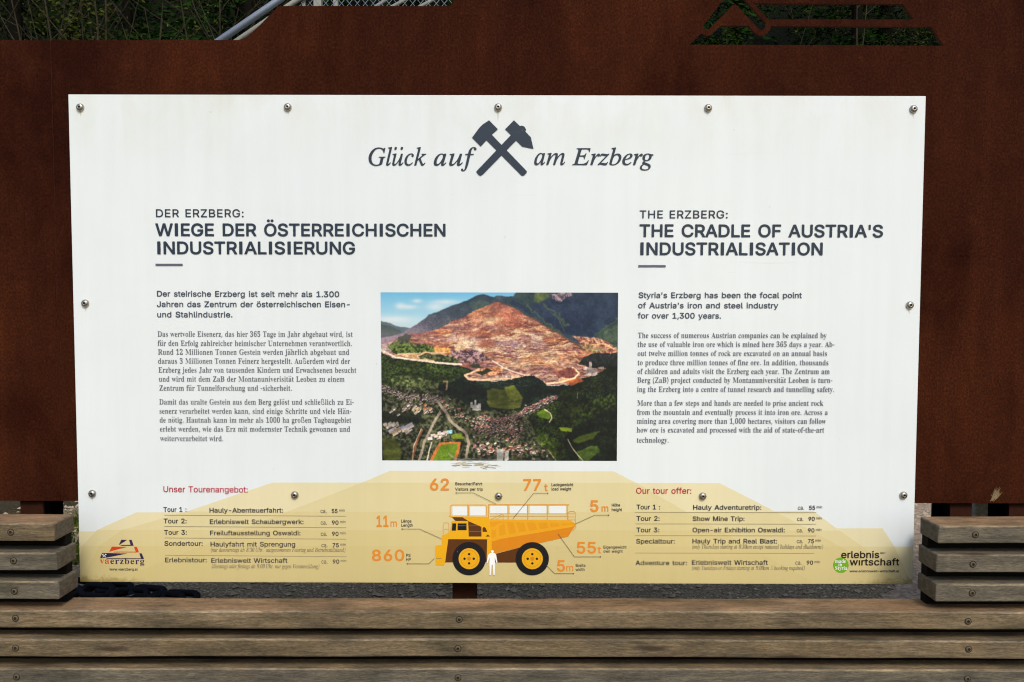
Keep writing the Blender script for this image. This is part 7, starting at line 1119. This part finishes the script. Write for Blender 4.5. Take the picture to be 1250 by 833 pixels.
# light falls on the pit: pale rubble slopes, darker red shadows of the print
for (cx_, cy_, rx, ry, c_, a_) in ((440, 255, 60, 16, (250, 236, 196), .75), (480, 285, 26, 14, (255, 246, 214), .8), (400, 232, 60, 12, (236, 206, 170), .6), (530, 160, 34, 12, (236, 216, 160), .7), (560, 145, 30, 8, (240, 220, 170), .5),
                                   (345, 175, 40, 7, (230, 204, 170), .6), (640, 195, 60, 12, (232, 196, 146), .55), (740, 240, 26, 24, (214, 196, 190), .5), (670, 350, 70, 20, (244, 220, 168), .55), (790, 310, 60, 22, (242, 214, 160), .5),
                                   (850, 350, 50, 22, (240, 200, 150), .5), (500, 262, 34, 14, (150, 70, 48), .7), (455, 215, 50, 14, (206, 124, 74), .6), (620, 140, 60, 26, (170, 96, 86), .5), (590, 105, 40, 18, (182, 112, 100), .5), (560, 300, 40, 18, (176, 126, 120), .4),
                                   (870, 300, 60, 20, (150, 84, 72), .45), (860, 388, 34, 16, (140, 66, 56), .8), (420, 305, 60, 16, (120, 80, 92), .6), (600, 250, 70, 20, (168, 140, 150), .4), (650, 265, 50, 14, (176, 160, 176), .35), (250, 222, 50, 10, (176, 104, 84), .6), (330, 240, 70, 9, (200, 170, 176), .5)):
    put(mine*np.exp(-(((IX-cx_)/rx)**2+((IY-cy_)/ry)**2))*np.clip(.45+1.1*NC, 0, 1.2).clip(0, 1), col(*c_), a_)
for k in range(70):
    x = random.uniform(520, 960); y = random.uniform(270, 420); L = random.uniform(20, 80)
    c_ = random.choice([(248, 226, 180), (104, 56, 52), (228, 168, 110), (84, 50, 54), (240, 206, 150)])
    m0 = img.copy(); road([(x, y), (x+L*.5, y+random.uniform(-3, 4)), (x+L, y+random.uniform(-5, 6))], random.uniform(1.8, 4), col(*c_), .6, 1); img = m0*(1-mine[..., None])+img*mine[..., None]
road([(578, 70), (640, 95), (700, 132), (790, 182), (860, 218), (905, 250), (960, 286)], 7, col(66, 58, 50), .7, 1)
for l in ([(690, 165), (640, 190), (600, 200)], [(700, 160), (660, 185)]): road(l, 4, col(96, 54, 46), .6)
# left terraces and roads
put(pmask([(30, 262), (110, 250), (170, 262), (60, 300), (30, 300)], 1), mixc(NC, col(150, 124, 120), col(196, 176, 160)))
NF = noise2(PW, PH, 190, 150, 41, 3, .7)
GD = mixc(gain(NF*.7+NC*.3, 2.4), mixc(NA, col(12, 24, 20), col(24, 42, 22)), mixc(NA, col(48, 66, 26), col(88, 104, 40)))
DK = mixc(gain(NF*.6+NB*.4, 2.2), col(10, 18, 24), col(28, 46, 34))
put(pmask([(62, 275), (100, 252), (130, 240), (190, 262), (230, 258), (275, 280), (278, 298), (180, 302), (100, 306)], 0, 1.4), mixc(gain(NC, 2.2), col(28, 48, 26), col(104, 118, 52)))
put(pmask([(115, 235), (150, 216), (176, 228), (160, 250), (120, 252)], 0, 1.4), col(52, 58, 48))
put(pmask([(110, 306), (270, 300), (420, 318), (330, 346), (200, 334)], 1), mixc(NC, col(190, 142, 100), col(224, 188, 142)))
put(pmask([(200, 310), (290, 306), (360, 312), (400, 330), (380, 348), (300, 340), (210, 326)], 0, 1.3), mixc(gain(NC, 2), col(30, 40, 34), col(92, 98, 54)))
put(pmask([(270, 278), (350, 280), (350, 300), (300, 302), (275, 298)], 1), mixc(NC, col(200, 140, 70), col(226, 170, 100)))
put(pmask([(350, 290), (460, 284), (500, 300), (540, 330), (470, 350), (400, 340), (350, 310)], 1, 1.4), mixc(gain(NC, 2.5), col(62, 44, 56), col(176, 142, 140)), .85)
put(pmask([(470, 370), (560, 362), (600, 375), (560, 400), (470, 400)], 1), mixc(gain(NC, 2), col(160, 92, 60), col(214, 160, 116)))
put(pmask([(430, 350), (480, 345), (496, 362), (450, 368)], 1, 1.2), col(50, 52, 40)); put(pmask([(460, 385), (520, 370), (545, 382), (500, 400)], 1, 1.2), col(40, 46, 32))
# forest belts
put(pmask([(30, 300), (90, 322), (160, 332), (260, 342), (360, 352), (440, 372), (460, 385), (420, 402), (440, 425), (560, 428), (640, 420), (680, 405), (730, 402), (770, 425), (785, 446), (880, 446), (930, 418), (980, 410), (1060, 372), (1120, 330), (1120, 800), (30, 800)], 0, 1.2), DK)
put(pmask([(30, 305), (100, 325), (260, 345), (400, 365), (440, 380), (400, 410), (330, 440), (150, 470), (30, 450)], 2, 1.4), GD)
put(pmask([(930, 350), (960, 315), (1010, 298), (1120, 300), (1120, 380), (1000, 362)], 0, 1.3), mixc(NC, col(18, 22, 28), col(44, 50, 46)))
put(pmask([(60, 430), (100, 405), (200, 410), (300, 440), (280, 470), (140, 470)], 2, 1.8), mixc(gain(NC, 2.6), col(52, 72, 32), col(150, 156, 98)), .75)
road([(38, 292), (60, 300), (100, 320), (170, 330), (300, 346), (400, 352)], 8, col(238, 216, 190)); road([(110, 306), (240, 300), (330, 300)], 4, col(228, 190, 150), .8)
road([(480, 372), (450, 388), (415, 402), (430, 418), (520, 422), (640, 412)], 8, col(232, 190, 150)); road([(540, 335), (590, 365), (640, 385), (690, 400)], 6, col(246, 226, 196), .8)
road([(905, 365), (935, 390), (915, 412), (860, 430), (790, 438)], 8, col(244, 208, 160)); put(pmask([(870, 430), (930, 412), (960, 425), (900, 446)], 1, .6), col(196, 102, 56))
put(pmask([(835, 385), (880, 362), (915, 372), (925, 395), (880, 415), (840, 412)], 1), mixc(NC, col(104, 52, 48), col(156, 92, 78)))
for (x, y, w, h) in ((980, 340, 12, 56), (968, 368, 44, 36), (1000, 372, 20, 26), (955, 362, 20, 14), (1020, 362, 28, 10), (585, 398, 8, 18), (600, 404, 26, 10), (560, 405, 18, 10), (1010, 286, 12, 8)): put(pmask([(x, y), (x+w, y), (x+w, y+h), (x, y+h)], 0, .2), mixc(NC, col(150, 128, 120), col(226, 208, 196)))
# right forested hillside, lit strips and meadows
put(pmask([(1120, 350), (1050, 388), (960, 430), (860, 470), (840, 500), (720, 570), (690, 640), (820, 790), (1120, 800)], 1, 1.4), mixc(gain(NF*.65+NB*.35, 2.4)*np.clip(1.25-(IX-700)/420, .05, 1), col(9, 15, 16), col(52, 74, 22)))
put(pmask([(1108, 540), (1000, 600), (900, 640), (860, 700), (900, 790), (1120, 800)], 2, 1.4), mixc(NC, col(8, 12, 14), col(22, 34, 22)), .85)
MG = mixc(gain(NB, 1.6), col(78, 92, 30), col(118, 122, 52))
put(pmask([(516, 520), (520, 470), (545, 458), (590, 466), (640, 448), (662, 480), (682, 505), (670, 545), (610, 558), (530, 545)], 1, 1), MG*.86)
put(pmask([(595, 455), (640, 446), (665, 480), (680, 506), (640, 516), (605, 490)], 2, .6), mixc(NB, col(106, 118, 34), col(132, 136, 54)))
put(pmask([(735, 560), (780, 552), (815, 575), (800, 598), (752, 592)], 1), col(92, 124, 26)); road([(775, 552), (806, 572), (812, 592), (800, 612)], 5, col(220, 206, 160))
put(pmask([(845, 636), (905, 640), (900, 656), (850, 652)], 1), col(130, 154, 36)); put(pmask([(905, 690), (960, 668), (1030, 650), (1000, 690), (930, 710)], 2), col(78, 96, 28), .9); put(pmask([(925, 745), (1020, 715), (1030, 740), (980, 790), (940, 790)], 1), mixc(NB, col(56, 78, 28), col(76, 98, 34)))
put(pmask([(740, 660), (790, 672), (830, 720), (830, 790), (800, 790), (770, 720)], 3, 2), mixc(NC, col(30, 48, 16), col(110, 132, 34)), .7); put(pmask([(870, 560), (1100, 480), (1110, 530), (900, 620)], 3, 2), mixc(gain(NC, 2.4), col(16, 26, 16), col(74, 92, 28)), .6)
road([(885, 690), (900, 720), (930, 760), (955, 786)], 4, col(214, 206, 160), .9); road([(760, 715), (800, 745), (830, 786)], 4, col(200, 186, 150), .9); road([(665, 610), (700, 655), (740, 690)], 5, col(150, 140, 100), .6)
# the town
def houses(n, path, spread, pal, sz=(5, 12), ang=None):
    for _ in range(n):
        k = random.random()*(len(path)-1); i = int(k); t = k-i; x = path[i][0]*(1-t)+path[i+1][0]*t+random.gauss(0, spread); y = path[i][1]*(1-t)+path[i+1][1]*t+random.gauss(0, spread*.6)
        if x < 37 or x > 1100: continue
        w, h = random.uniform(*sz), random.uniform(sz[0]*.7, sz[1]*.6); a = ang if ang is not None else random.choice((-.45, -.5, .4, 0)); ca, sa = math.cos(a), math.sin(a)
        x0, x1, y0, y1 = max(0, int((x-30-35)/1075*PW)), int((x+30-35)/1075*PW)+1, max(0, int((y-24-27)/760*PH)), int((y+24-27)/760*PH)+1
        X, Y = IX[y0:y1, x0:x1]-x, IY[y0:y1, x0:x1]-y; u = X*ca+Y*sa; v = -X*sa+Y*ca
        for (du, dv, ww, hh, c_) in ((1.5, 3.5, w, h, (18, 18, 20)), (0, 1.5, w, h, random.choice([(238, 224, 206), (206, 188, 172), (246, 236, 216), (166, 148, 144), (226, 190, 160), (186, 150, 140)])), (0, -h*.22, w, h*.66, random.choice(pal))):
            m_ = np.clip(ww/2-np.abs(u-du)+.5, 0, 1)*np.clip(hh/2-np.abs(v-dv)+.5, 0, 1)*.92
            img[y0:y1, x0:x1] = img[y0:y1, x0:x1]*(1-m_[..., None])+np.array(c_, float)*m_[..., None]
put(pmask([(38, 450), (140, 450), (300, 470), (480, 560), (700, 560), (830, 490), (850, 505), (700, 600), (760, 700), (830, 787), (38, 787)], 3, 1.6), mixc(gain(NC, 2.4), col(24, 30, 24), col(88, 92, 62)))
put(pmask([(38, 560), (220, 560), (210, 620), (38, 620)], 3), col(20, 30, 22), .7)
GR = [(70, 62, 66), (96, 84, 84), (120, 104, 100), (146, 130, 116), (60, 52, 56)]; RD = [(150, 60, 46), (176, 84, 60), (120, 44, 46), (196, 110, 70), (110, 56, 60), (150, 40, 50), (120, 72, 84)]
houses(190, [(40, 462), (110, 490), (180, 500), (260, 505), (300, 520)], 16, GR); houses(60, [(300, 520), (360, 560), (430, 590), (480, 620)], 20, GR+RD); houses(330, [(480, 590), (560, 605), (640, 590), (700, 560), (760, 525), (830, 500)], 9, RD+GR, (5, 12)); houses(90, [(680, 560), (730, 535), (800, 508)], 7, RD+[(230, 190, 150)], (5, 10))
houses(210, [(470, 640), (560, 640), (640, 620), (620, 700)], 26, RD+GR); houses(110, [(460, 720), (520, 730), (600, 740), (690, 730), (760, 760)], 20, RD+[(146, 146, 100), (200, 196, 180)], (6, 16)); houses(30, [(60, 560), (180, 540), (260, 560)], 22, GR, (10, 22), -.5)
houses(12, [(90, 650), (180, 640)], 12, [(200, 196, 214), (170, 150, 110)], (22, 36), -.5); houses(10, [(50, 635), (110, 620)], 8, [(206, 196, 180)], (16, 26), -.5); houses(10, [(250, 680), (330, 665)], 8, [(220, 206, 200), (200, 170, 160)], (12, 24), -.15); houses(12, [(180, 560), (280, 550)], 14, [(196, 112, 60), (190, 176, 130)], (10, 24), -.7)
put(pmask([(40, 690), (90, 690), (125, 740), (120, 787), (40, 787)], 2), mixc(NB, col(70, 80, 30), col(98, 102, 42)))
GA = col(168, 152, 132)
road([(290, 520), (330, 570), (350, 610), (390, 640), (420, 665), (432, 710), (420, 770)], 12, GA); road([(300, 570), (260, 640), (230, 700), (205, 786)], 10, GA); road([(218, 650), (190, 710), (172, 786)], 10, col(150, 90, 60)); road([(262, 705), (240, 786)], 5, col(220, 206, 180)); road([(215, 645), (180, 720), (175, 786)], 3, col(226, 210, 180))
put(pmask([(252, 787), (296, 706), (395, 702), (392, 730), (376, 787)], 0, .2), col(196, 112, 52)); put(pmask([(268, 787), (304, 716), (382, 711), (378, 735), (362, 787)], 0, .2), mixc(NB, col(78, 112, 24), col(112, 140, 34)))
put(pmask([(350, 668), (395, 660), (412, 690), (360, 690)], 1), col(112, 130, 36)); put(pmask([(332, 650), (356, 648), (356, 664), (334, 666)], 0, .2), col(150, 206, 216))
for (x, y, w, h) in ((440, 522, 10, 28), (458, 512, 9, 44), (474, 530, 14, 30), (448, 535, 30, 26)): put(pmask([(x, y), (x+w, y), (x+w, y+h), (x, y+h)], 0, .2), mixc(NC, col(180, 176, 170), col(236, 232, 224)))
road([(320, 430), (336, 430), (330, 465)], 7, col(206, 160, 130), .8); put(pmask([(560, 735), (590, 735), (590, 787), (560, 787)], 0, .3), col(176, 176, 168)); put(pmask([(595, 745), (615, 745), (615, 787), (595, 787)], 0, .3), col(206, 206, 196)); road([(930, 480), (928, 505)], 3, col(160, 170, 170), .7)
road([(340, 755), (360, 775), (400, 782), (480, 780), (560, 784)], 6, col(150, 150, 140), .7)
lg_ = gain(vn(IX/150, IY/60, 61, 4, .6), 1.8); low_ = np.clip((IY-300)/60, 0, 1)*(1-mine)
img = img*(1-(low_*(.34*(1-lg_)))[..., None]) + (low_*lg_*.10*np.clip((NF-.45)*4, 0, 1))[..., None]*col(150, 150, 70)
spk = np.random.default_rng(91).normal(0, 1, (PH, PW)); spk = (spk+np.roll(spk, 1, 0)+np.roll(spk, 1, 1))/1.7
img = img*(1+(np.clip((IY-70)/60, 0, 1)*back*.085*spk)[..., None])
hz = np.clip(1-np.abs(IY-215)/70, 0, 1)*np.clip(1-(IX-60)/260, 0, 1); put(hz, col(190, 164, 164), .35)
land = np.maximum(back, np.clip((IY-240)/10, 0, 1)); img = np.clip(img*(1+land*(-.1+.22*NC))[..., None]*1.04, 0, 255)
img[:, :, 0] *= 1.0
for _ in range(1):
    pd = np.pad(img, ((1, 1), (1, 1), (0, 0)), 'edge'); img = (img*2+pd[:-2, 1:-1]+pd[2:, 1:-1]+pd[1:-1, :-2]+pd[1:-1, 2:])/6
img = img*.97+2
lin = np.where(img/255 <= .04045, img/255/12.92, ((img/255+.055)/1.055)**2.4)
c00, c10, c11, c01 = (464.6, 357.2), (754.6, 357.4), (752.5, 562.8), (466, 562.3)
vx = []; 
for j in range(PH+1):
    for i in range(PW+1):
        u, w_ = i/PW, j/PH
        px = (c00[0]*(1-u)+c10[0]*u)*(1-w_)+(c01[0]*(1-u)+c11[0]*u)*w_; py = (c00[1]*(1-u)+c10[1]*u)*(1-w_)+(c01[1]*(1-u)+c11[1]*u)*w_
        x, z = B(px, py); vx.append((x, -LZ*2, z))
ii, jj = np.meshgrid(np.arange(PW), np.arange(PH)); a_ = (jj*(PW+1)+ii).ravel(); fq = np.stack([a_, a_+PW+1, a_+PW+2, a_+1], 1)
me = bpy.data.meshes.new('aerial_photograph'); me.from_pydata(vx, [], fq.tolist()); me.materials.append(M['photo'])
ca = me.color_attributes.new('Col', 'FLOAT_COLOR', 'CORNER')
fc = np.concatenate([lin.reshape(-1, 3), np.ones((PW*PH, 1))], 1); ca.data.foreach_set('color', np.repeat(fc, 4, axis=0).astype(np.float32).ravel())
o = bpy.data.objects.new('aerial_photograph', me); COL.objects.link(o); o.parent = board

# ================================================================== the chain on the gravel
chain = empty('iron_chain', ground_at(120, 722)); tag(chain, 'black iron chain lying on the gravel under the lower left corner of the board', 'chain')
def link_mesh():
    m = MB(); L, Wd, r = .100, .032, .0165; pts = []
    for i in range(9): a = math.pi/2-math.pi*i/8; pts.append((L/2+Wd*math.cos(a), Wd*math.sin(a), 0))
    for i in range(9): a = -math.pi/2-math.pi*i/8; pts.append((-L/2+Wd*math.cos(a), Wd*math.sin(a), 0))
    m.tube(pts, r, 10, closed=True)
    me = bpy.data.meshes.new('link'); me.from_pydata([tuple(v) for v in m.v], [], m.f); me.materials.append(M['chain']); me.polygons.foreach_set('use_smooth', [True]*len(m.f)); me.update(); return me
LM = link_mesh(); c0 = ground_at(120, 722)
def put_link(px, py, yaw, roll, z=.018, pitch=0):
    o = bpy.data.objects.new('link', LM); COL.objects.link(o); o.parent = chain; p = ground_at(px, py, z); o.location = p-c0; o.rotation_euler = (roll, pitch, yaw)
for a in ((76, 723, .1, .25), (98, 714.5, -.32, .35, .030), (119, 721.5, -.26, .45, .030), (140, 718.5, -.16, .30, .032), (158, 727, .05, .45, .02), (180, 723.5, -.20, .35, .030), (203, 731, -.2, .3, .02), (220, 729.5, -.1, .35, .022), (60, 716, .2, .3)): put_link(*a)

# ================================================================== galvanised stair railing behind the wall
SY = 5.2
rail = empty('stair_railing', (at(300, 30, SY).x, SY, 0)); tag(rail, 'galvanised steel stair railing with wire mesh rising behind the steel wall', 'railing')
ro = rail.location.copy()
def S(px, py, Y=SY): return at(px, py, Y)-ro
def ext(a, b, t0, t1, Y=SY): A_, B_ = S(*a, Y), S(*b, Y); return [A_+(B_-A_)*t0, A_+(B_-A_)*t1]
def rtube(name, pts, r, mat, n=10):
    m = MB(); m.tube(pts, r, n); return m.build(name, mat, rail, smooth=True)
rtube('handrail', ext((268, 50), (347, -4), -1.6, 3.2), .0225, M['galv'], 14)
rtube('lower_rail', ext((288, 51), (372, -6), -1.6, 3.0, SY+.02), .017, M['galv_pale'])
for px, w in ((371, .011), (388.5, .024), (410, .014)):
    a = S(px, 8, SY+.05); m = MB(); m.box((a.x-w, -w+.05, -rail.location.z), (a.x+w, w+.05, a.z+.5)); m.build('post', M['galv_pale'], rail)
for a, b in (((458, 9), (474, -2)), ((478, 9), (500, -3)), ((512, 9), (534, -3))):
    rtube('brace', ext(a, b, -5, 6, SY+.25), .012, M['galv_pale'])
m = MB()
P0 = at(285, 60, SY+.03); P1 = at(560, -60, SY+.03)
import itertools
lo = S(292, 52, SY+.03); hi = S(372, -4, SY+.03); slope = (hi.z-lo.z)/(hi.x-lo.x)
x0_ = lo.x-.5; x1_ = S(575, 0, SY+.03).x; st = .05
k = x0_-1.5
def mesh_z(x): return lo.z+slope*(x-lo.x)
def wire(xa, dirn):
    # diagonal wire between lower rail line minus 0.9 m and the lower rail line
    pts = []
    for i in range(0, 60):
        x = xa+dirn*i*.035; z = 1.2+i*.035*1.15
        if x0_ < x < x1_ and z < mesh_z(x)-.0 and z > mesh_z(x)-2.6: pts.append(Vector((x, .03+(.004 if dirn > 0 else -.004), z)))
    if len(pts) > 1: m.tube([pts[0], pts[-1]], .0016, 4)
while k < x1_+2: wire(k, 1); wire(k, -1); k += st
tag(m.build('wire_mesh', M['galv'], rail), kind='stuff')

# ================================================================== the dark wood on the slope
def leaf_cloud(m, c, rx, ry, rz, n, s, mi=0, droop=0, clumps=14):
    cl = [(random.gauss(0, .48), random.gauss(0, .48), random.gauss(0, .48)) for _ in range(clumps)]
    for _ in range(n):
        q_ = random.choice(cl); p = Vector((c[0]+rx*(q_[0]+random.gauss(0, .17)), c[1]+ry*(q_[1]+random.gauss(0, .17)), c[2]+rz*(q_[2]+random.gauss(0, .17))))
        a = Vector((random.gauss(0, 1), random.gauss(0, 1), random.gauss(0, .6))).normalized(); b = a.orthogonal().normalized(); b.rotate(Matrix.Rotation(random.uniform(0, 6.28), 3, a)); k_ = s*random.uniform(.6, 1.4)
        m.add([p-a*k_, p+b*k_*.42, p+a*k_, p-b*k_*.42], [(0, 1, 2, 3)], mi)
def limb(m, p, d, L, r, depth, wob=.12):
    pts = [p]; n = 7; dd = Vector(d)
    for i in range(n): dd = (dd+Vector((random.gauss(0, wob), random.gauss(0, wob), random.gauss(0, wob*.5)))).normalized(); pts.append(pts[-1]+dd*L/n)
    m.tube(pts, [r*(1-.75*i/n)+.0012 for i in range(n+1)], 5)
    if depth > 0:
        for _ in range(random.randint(3, 5)):
            k_ = random.randint(2, n-1); side = Vector((random.choice((-1, 1))*random.uniform(.5, 1), random.gauss(0, .4), random.uniform(.1, .9))).normalized(); limb(m, pts[k_], (side+dd*.4).normalized(), L*random.uniform(.3, .55), r*.42, depth-1, wob*1.3)
    return pts
def sapling(px, py, Y, lean, H, r, label, seed, leaves=60):
    random.seed(seed); b = at(px, py, Y); z0 = hill_z(b.x, Y) if Y > 10 else 0
    x0 = b.x-lean*(b.z-z0); t = empty('bare_sapling', (x0, Y, z0)); tag(t, label, 'tree', 'bare saplings in front of the dark wood')
    m = MB(); p = Vector((0, 0, 0)); pts = [p]; n = 14
    for i in range(n): pts.append(pts[-1]+Vector((lean*H/n+random.gauss(0, .018), random.gauss(0, .02), H/n)))
    m.tube(pts, [r*(1-.7*i/n) for i in range(n+1)], 6); m.build('trunk', M['bark'], t, True)
    m = MB()
    for k_ in range(3, n):
        for _ in range(random.choice((0, 1, 1))):
            sd = random.choice((-1, 1)); limb(m, pts[k_], Vector((sd*random.uniform(.5, 1), random.gauss(0, .3), random.uniform(.3, 1.1))).normalized(), random.uniform(.5, 1.2), r*.26, 1)
    m.build('branches', M['bark'], t)['kind'] = 'stuff'
    m = MB(); 
    for _ in range(leaves//12): 
        q_ = random.choice(pts[4:]); leaf_cloud(m, (q_.x+random.gauss(0, .4), q_.y, q_.z+random.gauss(0, .2)), .25, .2, .2, 12, .022, 0)
    if m.v: m.build('leaves', M['leaf_olive'], t)
SAP = [(108, 25, 9.0, 0, .022, 'straight bare sapling, left one of the close pair behind the left part of the wall'), (119, 25, 9.2, .02, .026, 'straight bare sapling, right one of the close pair behind the left part of the wall'),
       (56, 20, 9.5, -.10, .024, 'crooked bare sapling leaning left, between the picture edge and the close pair'), (18, 30, 9.0, -.25, .015, 'thin bending sapling nearest the left picture edge'),
       (221, 30, 9.8, -.12, .022, 'bare sapling leaning left, halfway between the close pair and the railing'), (262, 42, 9.6, -.45, .012, 'thin sapling leaning strongly left beside the stair railing'), (266, 30, 10.2, -.02, .020, 'upright bare sapling right beside the top of the stair railing'), (160, 35, 10.5, .25, .012, 'thin far sapling leaning right between the close pair and the railing'),
       (1037, 30, 9.6, -.02, .018, 'pale upright sapling seen through the cut-out emblem, left of two'), (1060, 45, 10.4, .06, .018, 'pale sapling seen through the cut-out emblem, right of two'), (985, 30, 11.5, .3, .010, 'thin leaning sapling seen through the cut-out emblem'), (75, 30, 10.8, .18, .012, 'thin sapling leaning right behind the crooked one')]
for i, (px, py, Y, ln_, r_, lb) in enumerate(SAP): sapling(px, py, Y, ln_, 6.2, r_, lb, 100+i)
random.seed(55)
# evergreen shrubs and spruces: three of each built, then copied
def make_shrub(n, s, mat):
    t = empty('evergreen_shrub', (0, 0, 0)); m = MB(); leaf_cloud(m, (0, 0, 1.1), 1.1, .9, 1.0, n, s, 0, clumps=26); m.build('foliage', mat, t)
    m = MB(); 
    for _ in range(6): limb(m, Vector((0, 0, 0)), Vector((random.gauss(0, .5), random.gauss(0, .4), 1)).normalized(), 1.7, .022, 1)
    m.build('stem', M['bark'], t); return t
def make_spruce(n, mat):
    t = empty('spruce_tree', (0, 0, 0)); H = 9; m = MB(); m.tube([(0, 0, 0), (.03, 0, 3), (0, .03, 6), (0, 0, H)], [.14, .11, .06, .01], 8); m.build('trunk', M['spruce_bark'], t)
    m = MB()
    for _ in range(150):
        z = random.uniform(.5, H-.2); L = (H-z)*.27+.25; a = random.uniform(0, 6.28); dr = random.uniform(.15, .45)
        for k_ in range(n):
            u = random.random()**.6; w_ = random.gauss(0, .10)*(1-u*.3)*L; p = Vector((math.cos(a)*L*u-math.sin(a)*w_, math.sin(a)*L*u+math.cos(a)*w_, z-dr*L*u*u+random.gauss(0, .04)-abs(w_)*.3))
            d = Vector((math.cos(a)+random.gauss(0, .5), math.sin(a)+random.gauss(0, .5), -.3+random.gauss(0, .3))).normalized(); b = d.orthogonal().normalized(); b.rotate(Matrix.Rotation(random.uniform(0, 3), 3, d)); s = random.uniform(.035, .085)
            m.add([p-d*s, p+b*s*.3, p+d*s, p-b*s*.3], [(0, 1, 2, 3)])
    m.build('crown', mat, t); return t
def gather(protos, spots, name, label):
    """many overlapping shrubs or spruces that read as one dark mass: one object, material slots by kind"""
    VV, FF, MI, mats = [], [], [], []; base = 0
    for k, x, y, sc_, rz in spots:
        ca_, sa_ = math.cos(rz)*sc_, math.sin(rz)*sc_; z0 = (hill_z(x, y) if y > 10 else 0)-.05
        for ch in protos[k].children:
            me = ch.data; n = len(me.vertices); v = np.empty(n*3, np.float32); me.vertices.foreach_get('co', v); v = v.reshape(-1, 3)
            w_ = np.stack([v[:, 0]*ca_-v[:, 1]*sa_+x, v[:, 0]*sa_+v[:, 1]*ca_+y, v[:, 2]*sc_+z0], 1); VV.append(w_)
            mt = me.materials[0]
            if mt not in mats: mats.append(mt)
            FF += [tuple(i+base for i in p.vertices) for p in me.polygons] if len(me.polygons) < 4000 and False else []
            ls = np.empty(len(me.loops), np.int32); me.loops.foreach_get('vertex_index', ls); lt = np.empty(len(me.polygons), np.int32); me.polygons.foreach_get('loop_total', lt)
            FF.append((ls+base, lt)); MI.append(np.full(len(lt), mats.index(mt), np.int32)); base += n
    V = np.concatenate(VV); L_ = np.concatenate([a for a, _ in FF]); T_ = np.concatenate([b for _, b in FF]); S_ = np.concatenate([[0], np.cumsum(T_)[:-1]])
    me = bpy.data.meshes.new(name); me.vertices.add(len(V)); me.vertices.foreach_set('co', V.ravel()); me.loops.add(len(L_)); me.loops.foreach_set('vertex_index', L_); me.polygons.add(len(T_)); me.polygons.foreach_set('loop_start', S_); me.polygons.foreach_set('loop_total', T_)
    for mt in mats: me.materials.append(mt)
    me.polygons.foreach_set('material_index', np.concatenate(MI)); me.update(calc_edges=True); me.validate()
    o = bpy.data.objects.new(name, me); COL.objects.link(o); tag(o, label, 'wood' if 'wood' in name else 'thicket', kind='stuff')
    for p in protos:
        for ch in list(p.children): bpy.data.objects.remove(ch)
        bpy.data.objects.remove(p)
protoS = [make_shrub(4600, .045, M['leaf_dark']), make_shrub(3800, .055, M['needle']), make_shrub(3200, .032, M['leaf_olive'])]
protoT = [make_spruce(80, M['needle']), make_spruce(70, M['leaf_dark'])]
sp = []
for i in range(52):
    row = i//13; sp.append((2 if i % 6 == 3 else i % 2, -9.6+1.55*(i % 13)+random.uniform(-.5, .5), 10.6+row*2.1+random.uniform(-.5, .5), random.uniform(.9, 1.4), random.uniform(0, 6)))
gather(protoS, sp, 'thicket', 'dense dark thicket of shrubs rising on the slope behind the steel wall')
gather(protoT, [(i % 2, -15+1.5*i+random.uniform(-.5, .5), 18+(i % 3)*2.4+random.uniform(-.6, .6), random.uniform(.85, 1.3), random.uniform(0, 6)) for i in range(21)], 'spruce_wood', 'shaded spruce wood above the thicket behind the steel wall')
# two lighter young shrubs with the light on them painted into the leaf colour behind the left part of the wall
M['leaf_lit'] = leafm('lit_yellow_green_leaves', (.024, .034, .006, 1), (.066, .074, .012, 1))
for (px, py, Y, n, s_, lb) in ((88, 34, 9.6, 340, .028, 'yellow-green young shrub left of the close pair of saplings'), (133, 16, 9.4, 180, .026, 'small yellow-green young shrub right of the close pair of saplings'), (236, 40, 10.0, 200, .026, 'small yellow-green young shrub left of the stair railing')):
    b = at(px, py, Y); z0 = hill_z(b.x, Y) if Y > 10 else 0; t = empty('young_shrub', (b.x, Y, z0)); tag(t, lb, 'shrub', 'yellow-green young shrubs')
    m = MB(); leaf_cloud(m, (0, 0, b.z-z0), .42, .3, .42, n, s_, clumps=16); m.build('foliage', M['leaf_lit'], t)
    m = MB()
    for _ in range(5): limb(m, Vector((0, 0, 0)), Vector((random.gauss(0, .06), random.gauss(0, .05), 1)).normalized(), b.z-z0+.3, .014, 1, .05)
    m.build('stem', M['bark'], t)
